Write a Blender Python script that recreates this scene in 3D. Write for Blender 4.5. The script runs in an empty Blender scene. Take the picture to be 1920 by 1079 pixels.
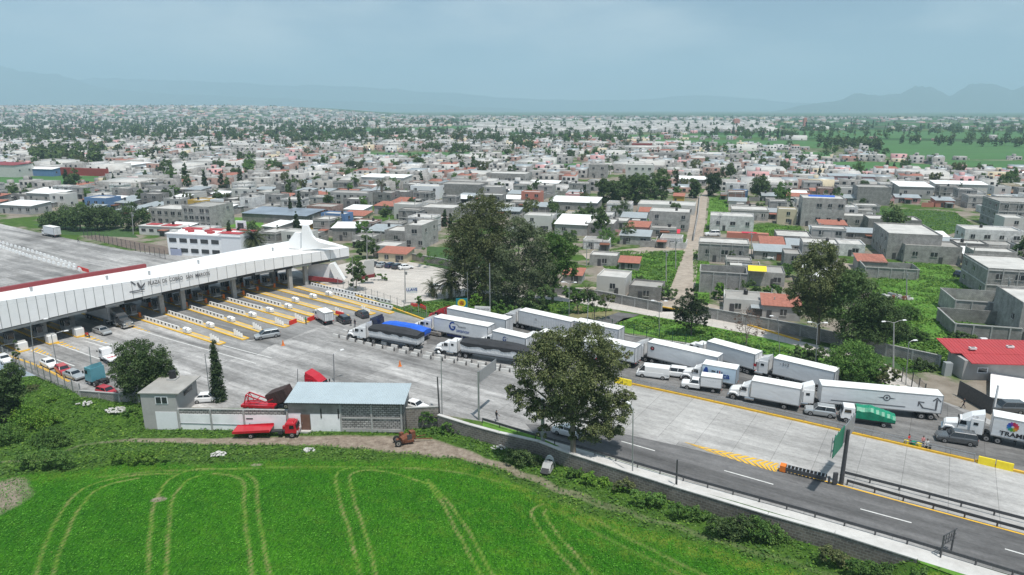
import bpy, math, random
import numpy as np
from mathutils import Vector, Matrix
R = math.radians
random.seed(7); RNG = np.random.default_rng(7)
scene = bpy.context.scene
# ---------------- camera ----------------
CAM_H = 45.0
PITCH = math.atan((539.5 - 205) / 1280.0)
cam_d = bpy.data.cameras.new("camera")
cam_d.sensor_width = 36.0; cam_d.lens = 24.0
cam_d.clip_start = 0.5; cam_d.clip_end = 90000
cam = bpy.data.objects.new("camera", cam_d)
cam.location = (0, 0, CAM_H)
cam.rotation_euler = (math.pi / 2 - PITCH, 0, 0)
scene.collection.objects.link(cam)
scene.camera = cam
# ---------------- world ----------------
SUN_DIR = Vector((0.17, -0.30, 1.0)).normalized()      # towards the sun
SUN_EL = math.asin(SUN_DIR.z)
SUN_AZ = math.atan2(SUN_DIR.x, SUN_DIR.y)
w = bpy.data.worlds.new("World"); scene.world = w; w.use_nodes = True
nt = w.node_tree; nt.nodes.clear()
def N(nt, t, **k):
    n = nt.nodes.new(t)
    for a, b in k.items(): setattr(n, a, b)
    return n
wo = N(nt, 'ShaderNodeOutputWorld'); bg = N(nt, 'ShaderNodeBackground')
sky = N(nt, 'ShaderNodeTexSky', sky_type='NISHITA', sun_disc=False)
sky.sun_elevation = SUN_EL; sky.sun_rotation = SUN_AZ
sky.altitude = 2600; sky.air_density = 1.0; sky.dust_density = 2.5; sky.ozone_density = 1.0
tc = N(nt, 'ShaderNodeTexCoord'); mp = N(nt, 'ShaderNodeMapping')
mp.inputs['Scale'].default_value = (1.0, 1.0, 3.2); mp.inputs['Location'].default_value = (.37, .0, .2)
nz = N(nt, 'ShaderNodeTexNoise'); nz.inputs['Scale'].default_value = 3.4; nz.inputs['Detail'].default_value = 8; nz.inputs['Roughness'].default_value = .52
cr = N(nt, 'ShaderNodeValToRGB'); cr.color_ramp.elements[0].position = .45; cr.color_ramp.elements[1].position = .68
nz2 = N(nt, 'ShaderNodeTexNoise'); nz2.inputs['Scale'].default_value = 2.0; nz2.inputs['Detail'].default_value = 3
cr2 = N(nt, 'ShaderNodeValToRGB'); cr2.color_ramp.elements[0].position = .35; cr2.color_ramp.elements[1].position = .65
cr2.color_ramp.elements[0].color = (1.35, 2.1, 2.85, 1); cr2.color_ramp.elements[1].color = (2.5, 3.4, 4.15, 1)
mx = N(nt, 'ShaderNodeMix', data_type='RGBA'); mx2 = N(nt, 'ShaderNodeMix', data_type='RGBA')
L = nt.links.new
L(tc.outputs['Generated'], mp.inputs['Vector']); L(mp.outputs[0], nz.inputs['Vector']); L(mp.outputs[0], nz2.inputs['Vector'])
L(nz.outputs['Fac'], cr.inputs['Fac']); L(nz2.outputs['Fac'], cr2.inputs['Fac'])
mx.inputs['Factor'].default_value = .82
L(sky.outputs[0], mx.inputs['A']); L(cr2.outputs['Color'], mx.inputs['B'])
L(cr.outputs['Color'], mx2.inputs['Factor']); L(mx.outputs['Result'], mx2.inputs['A'])
mx2.inputs['B'].default_value = (4.6, 5.2, 5.6, 1)
L(mx2.outputs['Result'], bg.inputs['Color']); bg.inputs['Strength'].default_value = .12
L(bg.outputs[0], wo.inputs['Surface'])
sd = bpy.data.lights.new("sun", 'SUN'); sd.energy = 4.0; sd.angle = R(1.5); sd.color = (1.0, .96, .90)
sun = bpy.data.objects.new("sun", sd); scene.collection.objects.link(sun)
sun.rotation_euler = SUN_DIR.to_track_quat('Z', 'Y').to_euler()
scene.view_settings.view_transform = 'Standard'; scene.view_settings.look = 'None'
scene.view_settings.gamma = 1; scene.view_settings.exposure = 0.30
scene.view_settings.use_curve_mapping = False
scene.render.engine = 'CYCLES'
scene.cycles.max_bounces = 5; scene.cycles.diffuse_bounces = 2; scene.cycles.glossy_bounces = 2; scene.cycles.volume_bounces = 1
scene.cycles.transparent_max_bounces = 6; scene.cycles.transmission_bounces = 2

# ---------------- geometry helpers ----------------
_c, _s = math.cos(PITCH), math.sin(PITCH)
FZ = -1.8                                     # level of the crop field below the road
def G(px, py, z=0.0):
    """a point of the photograph taken down to the level z"""
    dx = (px - 960) / 1280; dy = (539.5 - py) / 1280
    t = (z - CAM_H) / (dy * _c - _s)
    return Vector((dx * t, (_c + dy * _s) * t, z))
def PY(x, y, z):
    z -= CAM_H
    return 539.5 - 1280 * (y * _s + z * _c) / (y * _c - z * _s)
def PX(x, y, z):
    return 960 + 1280 * x / (y * _c - (z - CAM_H) * _s)
def HH(p, pyt):
    lo, hi = 0, 120
    for _ in range(40):
        m = (lo + hi) / 2
        if PY(p[0], p[1], p[2] + m) > pyt: lo = m
        else: hi = m
    return lo
C = scene.collection
class MB:
    def __init__(s): s.v = []; s.f = []; s.m = []; s.mats = []
    def mi(s, m):
        if m not in s.mats: s.mats.append(m)
        return s.mats.index(m)
    def face(s, pts, m):
        b = len(s.v); s.v += [tuple(p) for p in pts]; s.f.append(list(range(b, b + len(pts)))); s.m.append(s.mi(m)); return s
    def box(s, c, d, m, rz=0, top=(1, 1), off=(0, 0)):
        x, y, z = c; a, b, h = d[0] / 2, d[1] / 2, d[2] / 2
        cr_, sr_ = math.cos(rz), math.sin(rz); B = len(s.v)
        for k, (sx, sy, sz) in enumerate([(-1,-1,-1),(1,-1,-1),(1,1,-1),(-1,1,-1),(-1,-1,1),(1,-1,1),(1,1,1),(-1,1,1)]):
            tx = top[0] if sz > 0 else 1; ty = top[1] if sz > 0 else 1
            u = sx * a * tx + (off[0] if sz > 0 else 0); v = sy * b * ty + (off[1] if sz > 0 else 0)
            s.v.append((x + u * cr_ - v * sr_, y + u * sr_ + v * cr_, z + sz * h))
        i = s.mi(m)
        for q in [(0,3,2,1),(4,5,6,7),(0,1,5,4),(1,2,6,5),(2,3,7,6),(3,0,4,7)]:
            s.f.append([B + j for j in q]); s.m.append(i)
        return s
    def bar(s, p, q, w_, h_, m):
        """box beam between two points, w_ across, h_ high"""
        p = Vector(p); q = Vector(q); d = (q - p)
        n = d.normalized(); side = n.cross(Vector((0, 0, 1)))
        if side.length < 1e-4: side = Vector((1, 0, 0))
        side.normalize(); up = side.cross(n)
        B = len(s.v); i = s.mi(m)
        for e in (p, q):
            for (a, b) in [(-1,-1),(1,-1),(1,1),(-1,1)]:
                s.v.append(tuple(e + side * a * w_ / 2 + up * b * h_ / 2))
        for q4 in [(0,1,2,3),(7,6,5,4),(0,4,5,1),(1,5,6,2),(2,6,7,3),(3,7,4,0)]:
            s.f.append([B + j for j in q4]); s.m.append(i)
        return s
    def tube(s, p, q, r0, r1, m, n=8, caps=True):
        p = Vector(p); q = Vector(q); d = (q - p).normalized()
        a = d.orthogonal().normalized(); b = d.cross(a); B = len(s.v); i = s.mi(m)
        for e, r in ((p, r0), (q, r1)):
            for k in range(n):
                t = 2 * math.pi * k / n; s.v.append(tuple(e + a * math.cos(t) * r + b * math.sin(t) * r))
        for k in range(n):
            s.f.append([B + k, B + (k + 1) % n, B + n + (k + 1) % n, B + n + k]); s.m.append(i)
        if caps:
            s.f.append([B + k for k in range(n)][::-1]); s.m.append(i)
            s.f.append([B + n + k for k in range(n)]); s.m.append(i)
        return s
    def path(s, pts, r, m, n=6):
        for a, b in zip(pts[:-1], pts[1:]): s.tube(a, b, r, r, m, n)
        return s
    def extr(s, prof, y0, y1, m, y0b=None, y1b=None):
        """profile in x,z extruded along y"""
        B = len(s.v); n = len(prof); i = s.mi(m)
        for (x, z) in prof: s.v.append((x, y0, z))
        for (x, z) in prof: s.v.append((x, y1, z))
        for k in range(n):
            s.f.append([B + k, B + (k + 1) % n, B + n + (k + 1) % n, B + n + k]); s.m.append(i)
        s.f.append([B + k for k in range(n)][::-1]); s.m.append(i)
        s.f.append([B + n + k for k in range(n)]); s.m.append(i)
        return s
    def loft(s, rings, m, caps=True):
        n = len(rings[0]); B = len(s.v); i = s.mi(m)
        for r in rings: s.v += [tuple(p) for p in r]
        for k in range(len(rings) - 1):
            for j in range(n):
                a = B + k * n + j; b = B + k * n + (j + 1) % n
                s.f.append([a, b, b + n, a + n]); s.m.append(i)
        if caps:
            s.f.append([B + j for j in range(n)][::-1]); s.m.append(i)
            s.f.append([B + (len(rings) - 1) * n + j for j in range(n)]); s.m.append(i)
        return s
    def sphere(s, c, r, m, nu=10, nv=6, sc=(1, 1, 1)):
        rings = []
        for k in range(nv + 1):
            t = math.pi * (k / nv) * .98 + .01 * math.pi
            rings.append([(c[0] + r * sc[0] * math.sin(t) * math.cos(2 * math.pi * j / nu), c[1] + r * sc[1] * math.sin(t) * math.sin(2 * math.pi * j / nu), c[2] - r * sc[2] * math.cos(t)) for j in range(nu)])
        return s.loft(rings, m)
    def build(s, name, parent=None, loc=None, rz=None, smooth=False, bevel=0):
        me = bpy.data.meshes.new(name); me.from_pydata(s.v, [], s.f)
        for m in s.mats: me.materials.append(m)
        me.polygons.foreach_set('material_index', s.m)
        if smooth: me.polygons.foreach_set('use_smooth', [True] * len(s.f))
        o = bpy.data.objects.new(name, me); C.objects.link(o)
        if parent is not None: o.parent = parent
        if loc is not None: o.location = loc
        if rz is not None: o.rotation_euler = (0, 0, rz)
        if bevel:
            b = o.modifiers.new('bevel', 'BEVEL'); b.width = bevel; b.segments = 2; b.limit_method = 'ANGLE'
        me.update()
        return o
def tag(o, label=None, cat=None, group=None, kind=None):
    if label: o['label'] = label
    if cat: o['category'] = cat
    if group: o['group'] = group
    if kind: o['kind'] = kind
    return o
def thing(name, label, cat, loc, rz=0, group=None):
    o = bpy.data.objects.new(name, None); o.empty_display_size = .3; C.objects.link(o)
    o.location = loc; o.rotation_euler = (0, 0, rz)
    return tag(o, label, cat, group)
def kids(o): return [c for c in bpy.data.objects if c.parent == o]
def dup(o, loc=None, rz=None, label=None, group=None, parent=None, sc=None):
    c = o.copy(); C.objects.link(c)
    if parent is not None: c.parent = parent
    for ch in KIDS(o): dup(ch, parent=c)
    if loc is not None: c.location = loc
    if rz is not None: c.rotation_euler = (0, 0, rz)
    if sc is not None: c.scale = sc if hasattr(sc, '__len__') else (sc, sc, sc)
    if label: c['label'] = label
    if group: c['group'] = group
    return c
def KIDS(o): return list(o.children)

# ---------------- materials ----------------
def new_mat(name):
    m = bpy.data.materials.new(name); m.use_nodes = True
    t = m.node_tree; b = t.nodes['Principled BSDF']; return m, t, b
def mat(name, col, rough=.6, metal=0.0, var=.12, scale=2.0, bump=0.0, dirt=0.0, dirtcol=(.12, .10, .08), spec=.5, coat=0, stretch=(1, 1, 1)):
    m, t, b = new_mat(name); l = t.links.new
    b.inputs['Roughness'].default_value = rough; b.inputs['Metallic'].default_value = metal
    b.inputs['Specular IOR Level'].default_value = spec
    if coat: b.inputs['Coat Weight'].default_value = coat; b.inputs['Coat Roughness'].default_value = .08
    tcn = N(t, 'ShaderNodeTexCoord'); mpn = N(t, 'ShaderNodeMapping'); mpn.inputs['Scale'].default_value = stretch
    no = N(t, 'ShaderNodeTexNoise'); no.inputs['Scale'].default_value = scale; no.inputs['Detail'].default_value = 6; no.inputs['Roughness'].default_value = .6
    l(tcn.outputs['Object'], mpn.inputs[0]); l(mpn.outputs[0], no.inputs['Vector'])
    r = N(t, 'ShaderNodeMapRange'); r.inputs[1].default_value = .25; r.inputs[2].default_value = .75
    r.inputs[3].default_value = 1 - var; r.inputs[4].default_value = 1 + var
    l(no.outputs['Fac'], r.inputs[0])
    mu = N(t, 'ShaderNodeMix', data_type='RGBA', blend_type='MULTIPLY'); mu.inputs['Factor'].default_value = 1
    mu.inputs['A'].default_value = (*col, 1); l(r.outputs[0], mu.inputs['B'])
    out = mu.outputs['Result']
    if dirt:
        n2 = N(t, 'ShaderNodeTexNoise'); n2.inputs['Scale'].default_value = scale * .45; n2.inputs['Detail'].default_value = 8; n2.inputs['Roughness'].default_value = .7
        l(mpn.outputs[0], n2.inputs['Vector'])
        r2 = N(t, 'ShaderNodeMapRange'); r2.inputs[1].default_value = .48; r2.inputs[2].default_value = .72; r2.inputs[4].default_value = dirt
        l(n2.outputs['Fac'], r2.inputs[0])
        m2 = N(t, 'ShaderNodeMix', data_type='RGBA'); l(r2.outputs[0], m2.inputs['Factor']); l(out, m2.inputs['A']); m2.inputs['B'].default_value = (*dirtcol, 1)
        out = m2.outputs['Result']
    l(out, b.inputs['Base Color'])
    if bump:
        bn = N(t, 'ShaderNodeBump'); bn.inputs['Strength'].default_value = bump; bn.inputs['Distance'].default_value = .05
        l(no.outputs['Fac'], bn.inputs['Height']); l(bn.outputs[0], b.inputs['Normal'])
    return m
def mat_block(name, c1, c2, mortar, bw=.4, bh=.2, ms=.03, paint=None):
    """wall of blocks: brick pattern along the wall, in object space"""
    m, t, b = new_mat(name); l = t.links.new; b.inputs['Roughness'].default_value = .9
    tcn = N(t, 'ShaderNodeTexCoord'); ge = N(t, 'ShaderNodeNewGeometry')
    vt = N(t, 'ShaderNodeVectorTransform', vector_type='NORMAL', convert_from='WORLD', convert_to='OBJECT')
    l(ge.outputs['Normal'], vt.inputs[0])
    sx = N(t, 'ShaderNodeSeparateXYZ'); sn = N(t, 'ShaderNodeSeparateXYZ'); l(tcn.outputs['Object'], sx.inputs[0]); l(vt.outputs[0], sn.inputs[0])
    ab = N(t, 'ShaderNodeMath', operation='ABSOLUTE'); l(sn.outputs['X'], ab.inputs[0])
    gt = N(t, 'ShaderNodeMath', operation='GREATER_THAN'); gt.inputs[1].default_value = .7; l(ab.outputs[0], gt.inputs[0])
    mxx = N(t, 'ShaderNodeMix', data_type='FLOAT'); l(gt.outputs[0], mxx.inputs['Factor']); l(sx.outputs['X'], mxx.inputs['A']); l(sx.outputs['Y'], mxx.inputs['B'])
    cb = N(t, 'ShaderNodeCombineXYZ'); l(mxx.outputs['Result'], cb.inputs['X']); l(sx.outputs['Z'], cb.inputs['Y'])
    br = N(t, 'ShaderNodeTexBrick'); br.inputs['Scale'].default_value = 1; br.inputs['Brick Width'].default_value = bw; br.inputs['Row Height'].default_value = bh
    br.inputs['Mortar Size'].default_value = ms; br.inputs['Color1'].default_value = (*c1, 1); br.inputs['Color2'].default_value = (*c2, 1); br.inputs['Mortar'].default_value = (*mortar, 1)
    l(cb.outputs[0], br.inputs['Vector'])
    no = N(t, 'ShaderNodeTexNoise'); no.inputs['Scale'].default_value = .55; no.inputs['Detail'].default_value = 8; no.inputs['Roughness'].default_value = .65
    l(tcn.outputs['Object'], no.inputs['Vector'])
    r = N(t, 'ShaderNodeMapRange'); r.inputs[1].default_value = .3; r.inputs[2].default_value = .7; r.inputs[3].default_value = .62; r.inputs[4].default_value = 1.25; l(no.outputs['Fac'], r.inputs[0])
    oi = N(t, 'ShaderNodeObjectInfo'); r3 = N(t, 'ShaderNodeMapRange'); r3.inputs[3].default_value = .8; r3.inputs[4].default_value = 1.2; l(oi.outputs['Random'], r3.inputs[0])
    mm = N(t, 'ShaderNodeMath', operation='MULTIPLY'); l(r.outputs[0], mm.inputs[0]); l(r3.outputs[0], mm.inputs[1])
    mu = N(t, 'ShaderNodeMix', data_type='RGBA', blend_type='MULTIPLY'); mu.inputs['Factor'].default_value = 1
    l(br.outputs['Color'], mu.inputs['A']); l(mm.outputs[0], mu.inputs['B']); l(mu.outputs['Result'], b.inputs['Base Color'])
    bn = N(t, 'ShaderNodeBump'); bn.inputs['Strength'].default_value = .4; bn.inputs['Distance'].default_value = .02
    l(br.outputs['Fac'], bn.inputs['Height']); bn.invert = True; l(bn.outputs[0], b.inputs['Normal'])
    return m
def mat_leaf(name, c1, c2, c3):
    m, t, b = new_mat(name); l = t.links.new
    b.inputs['Roughness'].default_value = .65; b.inputs['Specular IOR Level'].default_value = .25
    ge = N(t, 'ShaderNodeNewGeometry'); tcn = N(t, 'ShaderNodeTexCoord')
    no = N(t, 'ShaderNodeTexNoise'); no.inputs['Scale'].default_value = .45; no.inputs['Detail'].default_value = 3; l(tcn.outputs['Object'], no.inputs['Vector'])
    ad = N(t, 'ShaderNodeMath', operation='MULTIPLY_ADD'); ad.inputs[1].default_value = .45; l(ge.outputs['Random Per Island'], ad.inputs[0]); 
    su = N(t, 'ShaderNodeMath', operation='MULTIPLY'); su.inputs[1].default_value = .75; l(no.outputs['Fac'], su.inputs[0]); l(su.outputs[0], ad.inputs[2])
    cr = N(t, 'ShaderNodeValToRGB'); e = cr.color_ramp.elements; e[0].position = .2; e[0].color = (*c1, 1); e[1].position = .85; e[1].color = (*c3, 1)
    k = e.new(.52); k.color = (*c2, 1); l(ad.outputs[0], cr.inputs['Fac'])
    oi = N(t, 'ShaderNodeObjectInfo'); r3 = N(t, 'ShaderNodeMapRange'); r3.inputs[3].default_value = .82; r3.inputs[4].default_value = 1.2; l(oi.outputs['Random'], r3.inputs[0])
    mu = N(t, 'ShaderNodeMix', data_type='RGBA', blend_type='MULTIPLY'); mu.inputs['Factor'].default_value = 1; l(cr.outputs['Color'], mu.inputs['A']); l(r3.outputs[0], mu.inputs['B'])
    tr = N(t, 'ShaderNodeBsdfTranslucent'); l(mu.outputs['Result'], tr.inputs['Color']); l(mu.outputs['Result'], b.inputs['Base Color'])
    ms = N(t, 'ShaderNodeMixShader'); ms.inputs[0].default_value = .22; l(b.outputs[0], ms.inputs[1]); l(tr.outputs[0], ms.inputs[2])
    l(ms.outputs[0], t.nodes['Material Output'].inputs['Surface'])
    return m
M = {}
M['white'] = mat('white_paint', (.78, .78, .77), .45, var=.05, scale=1.2, dirt=.25, dirtcol=(.5, .48, .44))
M['trailer'] = mat('trailer_skin', (.70, .71, .725), .4, var=.10, scale=.9, dirt=.55, dirtcol=(.50, .49, .46), stretch=(.5, 1, 2))
M['trailer_top'] = mat('trailer_roof', (.82, .82, .80), .5, var=.08, scale=.7, dirt=.4, dirtcol=(.55, .52, .47))
M['carwhite'] = mat('car_paint_white', (.80, .80, .80), .25, var=.02, coat=.6)
M['silver'] = mat('car_paint_silver', (.48, .50, .51), .3, .5, var=.03, coat=.6)
M['beige_paint'] = mat('car_paint_beige', (.42, .38, .33), .3, .4, var=.03, coat=.6)
M['darkcar'] = mat('car_paint_dark', (.045, .048, .055), .25, .3, var=.05, coat=.7)
M['greycar'] = mat('car_paint_grey', (.12, .125, .13), .25, .4, var=.05, coat=.7)
M['bluecar'] = mat('car_paint_blue', (.02, .03, .08), .25, .2, var=.05, coat=.7)
M['redcar'] = mat('car_paint_red', (.42, .02, .03), .28, var=.08, coat=.5)
M['redtruck'] = mat('truck_paint_red', (.46, .012, .025), .35, var=.12, coat=.3)
M['teal'] = mat('truck_paint_teal', (.10, .30, .36), .35, var=.1, coat=.4)
M['bluetruck'] = mat('truck_paint_blue', (.02, .12, .62), .4, var=.1)
M['glass'] = mat('dark_glass', (.015, .02, .025), .06, 0, var=.0, spec=.8)
M['tyre'] = mat('tyre_rubber', (.018, .018, .018), .85, var=.15)
M['rim'] = mat('wheel_rim', (.45, .45, .46), .35, .7, var=.1)
M['chassis'] = mat('dark_chassis', (.03, .03, .032), .7, var=.25)
M['chrome'] = mat('chrome', (.6, .6, .6), .18, .9, var=.05)
M['steel'] = mat('galvanised_steel', (.38, .39, .40), .45, .6, var=.12, scale=3)
M['darksteel'] = mat('weathered_steel', (.09, .09, .095), .55, .4, var=.25, scale=3)
M['tarp'] = mat('black_tarp', (.028, .029, .033), .75, var=.35, scale=1.4, bump=.5, stretch=(.5, 2, 2))
M['greentarp'] = mat('green_tarp', (.004, .22, .12), .45, var=.4, scale=2.2, bump=.7)
M['taillight'] = mat('tail_light', (.45, .01, .01), .3)
M['headlight'] = mat('head_light', (.75, .75, .72), .15)
M['yellow'] = mat('yellow_paint', (.72, .42, .03), .7, var=.15, scale=1.5, dirt=.45, dirtcol=(.30, .24, .13))
M['orange'] = mat('orange_paint', (.70, .18, .02), .6, var=.15)
M['red'] = mat('red_paint', (.55, .03, .02), .5, var=.15)
M['redroof'] = mat('red_roof_paint', (.40, .045, .05), .6, var=.12, scale=.6, dirt=.3, dirtcol=(.32, .06, .05), stretch=(1, .2, 1))
M['linewhite'] = mat('road_paint_white', (.62, .62, .60), .8, var=.2, scale=1.5, dirt=.4, dirtcol=(.36, .36, .35))
M['conc'] = mat('grey_concrete', (.36, .36, .35), .85, var=.2, scale=1.5, bump=.2, dirt=.35, dirtcol=(.2, .19, .18))
M['lightconc'] = mat('light_concrete', (.52, .51, .49), .85, var=.15, scale=.8, dirt=.4, dirtcol=(.34, .32, .30))
M['whitewall'] = mat('white_wall_paint', (.84, .84, .85), .8, var=.07, scale=.7, dirt=.45, dirtcol=(.50, .51, .52))
M['canopy'] = mat('canopy_white_sheet', (.84, .84, .83), .5, var=.03, scale=.5, dirt=.12, dirtcol=(.66, .65, .62))
M['fascia'] = mat('canopy_white_panel', (.84, .84, .84), .45, var=.06, scale=.4, dirt=.2, dirtcol=(.6, .6, .6))
M['maroon'] = mat('maroon_paint', (.22, .03, .035), .6, var=.1)
M['black'] = mat('black_plastic', (.02, .02, .022), .5, var=.1)
M['block'] = mat_block('grey_block_wall', (.37, .36, .345), (.29, .28, .27), (.17, .165, .16))
M['block_light'] = mat_block('pale_block_wall', (.46, .445, .42), (.36, .35, .335), (.20, .195, .185))
M['block_white'] = mat_block('whitewashed_block_wall', (.68, .67, .66), (.58, .575, .57), (.42, .41, .41), ms=.012)
M['block_near'] = mat_block('rough_block_wall', (.46, .445, .43), (.30, .29, .28), (.10, .098, .095), .62, .31, .05)
M['brick'] = mat_block('red_brick_wall', (.34, .15, .11), (.26, .12, .09), (.30, .27, .25), .28, .1, .02)
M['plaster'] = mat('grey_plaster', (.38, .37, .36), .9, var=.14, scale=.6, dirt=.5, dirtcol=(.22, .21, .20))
M['stone'] = mat_block('rubble_stone_wall', (.25, .215, .185), (.17, .15, .135), (.30, .28, .26), .55, .34, .05)
M['paint_white'] = mat('house_white', (.55, .54, .515), .85, var=.08, scale=.6, dirt=.35, dirtcol=(.45, .43, .40))
M['paint_cream'] = mat('house_cream', (.58, .50, .36), .85, var=.1, scale=.6, dirt=.3)
M['paint_salmon'] = mat('house_salmon', (.50, .20, .15), .85, var=.1, scale=.6, dirt=.3)
M['paint_pink'] = mat('house_pink', (.60, .34, .34), .85, var=.1, scale=.6, dirt=.3)
M['paint_blue'] = mat('house_blue', (.12, .22, .40), .8, var=.1, scale=.6)
M['paint_ochre'] = mat('house_ochre', (.55, .36, .08), .85, var=.1, scale=.6)
M['roofconc'] = mat('concrete_roof', (.33, .32, .30), .9, var=.25, scale=.35, dirt=.6, dirtcol=(.24, .22, .20))
M['roofpale'] = mat('pale_roof', (.50, .49, .465), .85, var=.22, scale=.35, dirt=.5, dirtcol=(.40, .37, .34))
M['rooflam'] = mat('sheet_metal_roof', (.42, .45, .46), .45, .3, var=.12, scale=.5, dirt=.35, dirtcol=(.34, .33, .32))
M['rooftile'] = mat('clay_tile_roof', (.34, .13, .09), .8, var=.25, scale=1.2, dirt=.35, dirtcol=(.25, .1, .08))
M['window'] = mat('window_dark', (.035, .04, .045), .12, var=.3, spec=.7)
M['wood'] = mat('brown_door', (.16, .085, .06), .7, var=.25, scale=2)
M['bluefab'] = mat('blue_plastic', (.02, .10, .45), .5, var=.15)
M['yellowfab'] = mat('yellow_awning', (.80, .62, .02), .6, var=.12)
M['pinkfab'] = mat('pink_awning', (.65, .25, .32), .6, var=.12)
M['redfab'] = mat('red_awning', (.55, .03, .06), .6, var=.12)
M['rust'] = mat('rusty_metal', (.20, .075, .04), .85, .2, var=.4, scale=3, bump=.4, dirt=.6, dirtcol=(.06, .035, .03))
M['bark'] = mat('bark', (.17, .145, .12), .95, var=.3, scale=3, bump=.6, stretch=(1, 1, .3))
M['skin'] = mat('skin', (.36, .19, .13), .6, var=.05)
M['hair'] = mat('black_hair', (.015, .012, .01), .7)
M['denim'] = mat('dark_trousers', (.03, .035, .06), .85, var=.15)
M['cloth_red'] = mat('red_shirt', (.55, .03, .03), .85); M['cloth_white'] = mat('white_shirt', (.7, .7, .7), .85); M['cloth_black'] = mat('black_shirt', (.025, .025, .03), .85)
M['cloth_green'] = mat('green_vest', (.05, .3, .1), .85); M['cloth_pink'] = mat('pink_shirt', (.6, .25, .25), .85)
M['leaf_euc'] = mat_leaf('eucalyptus_leaf', (.030, .046, .016), (.082, .104, .038), (.19, .21, .085))
M['leaf_dark'] = mat_leaf('dark_leaf', (.022, .048, .016), (.056, .100, .032), (.13, .19, .06))
M['leaf_green'] = mat_leaf('green_leaf', (.025, .07, .014), (.065, .145, .03), (.15, .25, .055))
M['leaf_bright'] = mat_leaf('bright_leaf', (.04, .11, .012), (.10, .23, .025), (.21, .33, .05))
M['leaf_cyp'] = mat_leaf('cypress_leaf', (.012, .026, .011), (.028, .052, .020), (.06, .09, .033))
M['leaf_palm'] = mat_leaf('palm_leaf', (.02, .035, .012), (.055, .075, .028), (.12, .13, .055))
M['leaf_brown'] = mat_leaf('dry_leaf', (.06, .035, .025), (.12, .075, .055), (.19, .13, .10))
# ---------------- terrain materials ----------------
def mat_ground():
    m, t, b = new_mat('town_ground'); l = t.links.new; b.inputs['Roughness'].default_value = 1; b.inputs['Specular IOR Level'].default_value = .1
    tcn = N(t, 'ShaderNodeTexCoord')
    def noise(sc, det=6, ro=.6):
        n = N(t, 'ShaderNodeTexNoise'); n.inputs['Scale'].default_value = sc; n.inputs['Detail'].default_value = det; n.inputs['Roughness'].default_value = ro
        l(tcn.outputs['Object'], n.inputs['Vector']); return n.outputs['Fac']
    def ramp(f, a, c1, bb, c2):
        r = N(t, 'ShaderNodeValToRGB'); r.color_ramp.elements[0].position = a; r.color_ramp.elements[1].position = bb
        r.color_ramp.elements[0].color = (*c1, 1); r.color_ramp.elements[1].color = (*c2, 1); l(f, r.inputs[0]); return r.outputs[0]
    grass = ramp(noise(.35, 8, .7), .3, (.030, .070, .012), .7, (.085, .150, .030))
    dirt = ramp(noise(.2, 8, .7), .3, (.17, .145, .115), .7, (.30, .265, .225))
    near = N(t, 'ShaderNodeMix', data_type='RGBA'); l(ramp(noise(.045, 7, .65), .46, (0, 0, 0), .54, (1, 1, 1)), near.inputs['Factor']); l(grass, near.inputs['A']); l(dirt, near.inputs['B'])
    # patchwork of fields far away
    mp_ = N(t, 'ShaderNodeMapping'); mp_.inputs['Scale'].default_value = (.0042, .0085, 1); mp_.inputs['Rotation'].default_value = (0, 0, R(12)); l(tcn.outputs['Object'], mp_.inputs[0])
    vo = N(t, 'ShaderNodeTexVoronoi', feature='F1'); vo.inputs['Scale'].default_value = 1; vo.inputs['Randomness'].default_value = .75; l(mp_.outputs[0], vo.inputs['Vector'])
    sc = N(t, 'ShaderNodeSeparateColor'); l(vo.outputs['Color'], sc.inputs[0])
    r = N(t, 'ShaderNodeValToRGB'); r.color_ramp.interpolation = 'CONSTANT'; e = r.color_ramp.elements
    e[0].color = (.045, .11, .03, 1); e[1].position = .3; e[1].color = (.03, .075, .022, 1)
    for p_, c_ in ((.5, (.075, .14, .04, 1)), (.68, (.12, .14, .07, 1)), (.82, (.04, .09, .03, 1)), (.92, (.15, .13, .09, 1))):
        k = e.new(p_); k.color = c_
    l(sc.outputs[0], r.inputs[0])
    fm = N(t, 'ShaderNodeMix', data_type='RGBA', blend_type='MULTIPLY'); fm.inputs['Factor'].default_value = 1; l(r.outputs[0], fm.inputs['A'])
    l(ramp(noise(.02, 8, .75), .3, (.6, .6, .6), .7, (1.2, 1.2, 1.2)), fm.inputs['B'])
    sx = N(t, 'ShaderNodeSeparateXYZ'); l(tcn.outputs['Object'], sx.inputs[0])
    mr = N(t, 'ShaderNodeMapRange'); mr.inputs[1].default_value = 650; mr.inputs[2].default_value = 1100; l(sx.outputs['Y'], mr.inputs[0])
    fin = N(t, 'ShaderNodeMix', data_type='RGBA'); l(mr.outputs[0], fin.inputs['Factor']); l(near.outputs['Result'], fin.inputs['A']); l(fm.outputs['Result'], fin.inputs['B'])
    l(fin.outputs['Result'], b.inputs['Base Color'])
    bn = N(t, 'ShaderNodeBump'); bn.inputs['Strength'].default_value = .5; bn.inputs['Distance'].default_value = .3; l(noise(1.2), bn.inputs['Height']); l(bn.outputs[0], b.inputs['Normal'])
    return m
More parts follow.
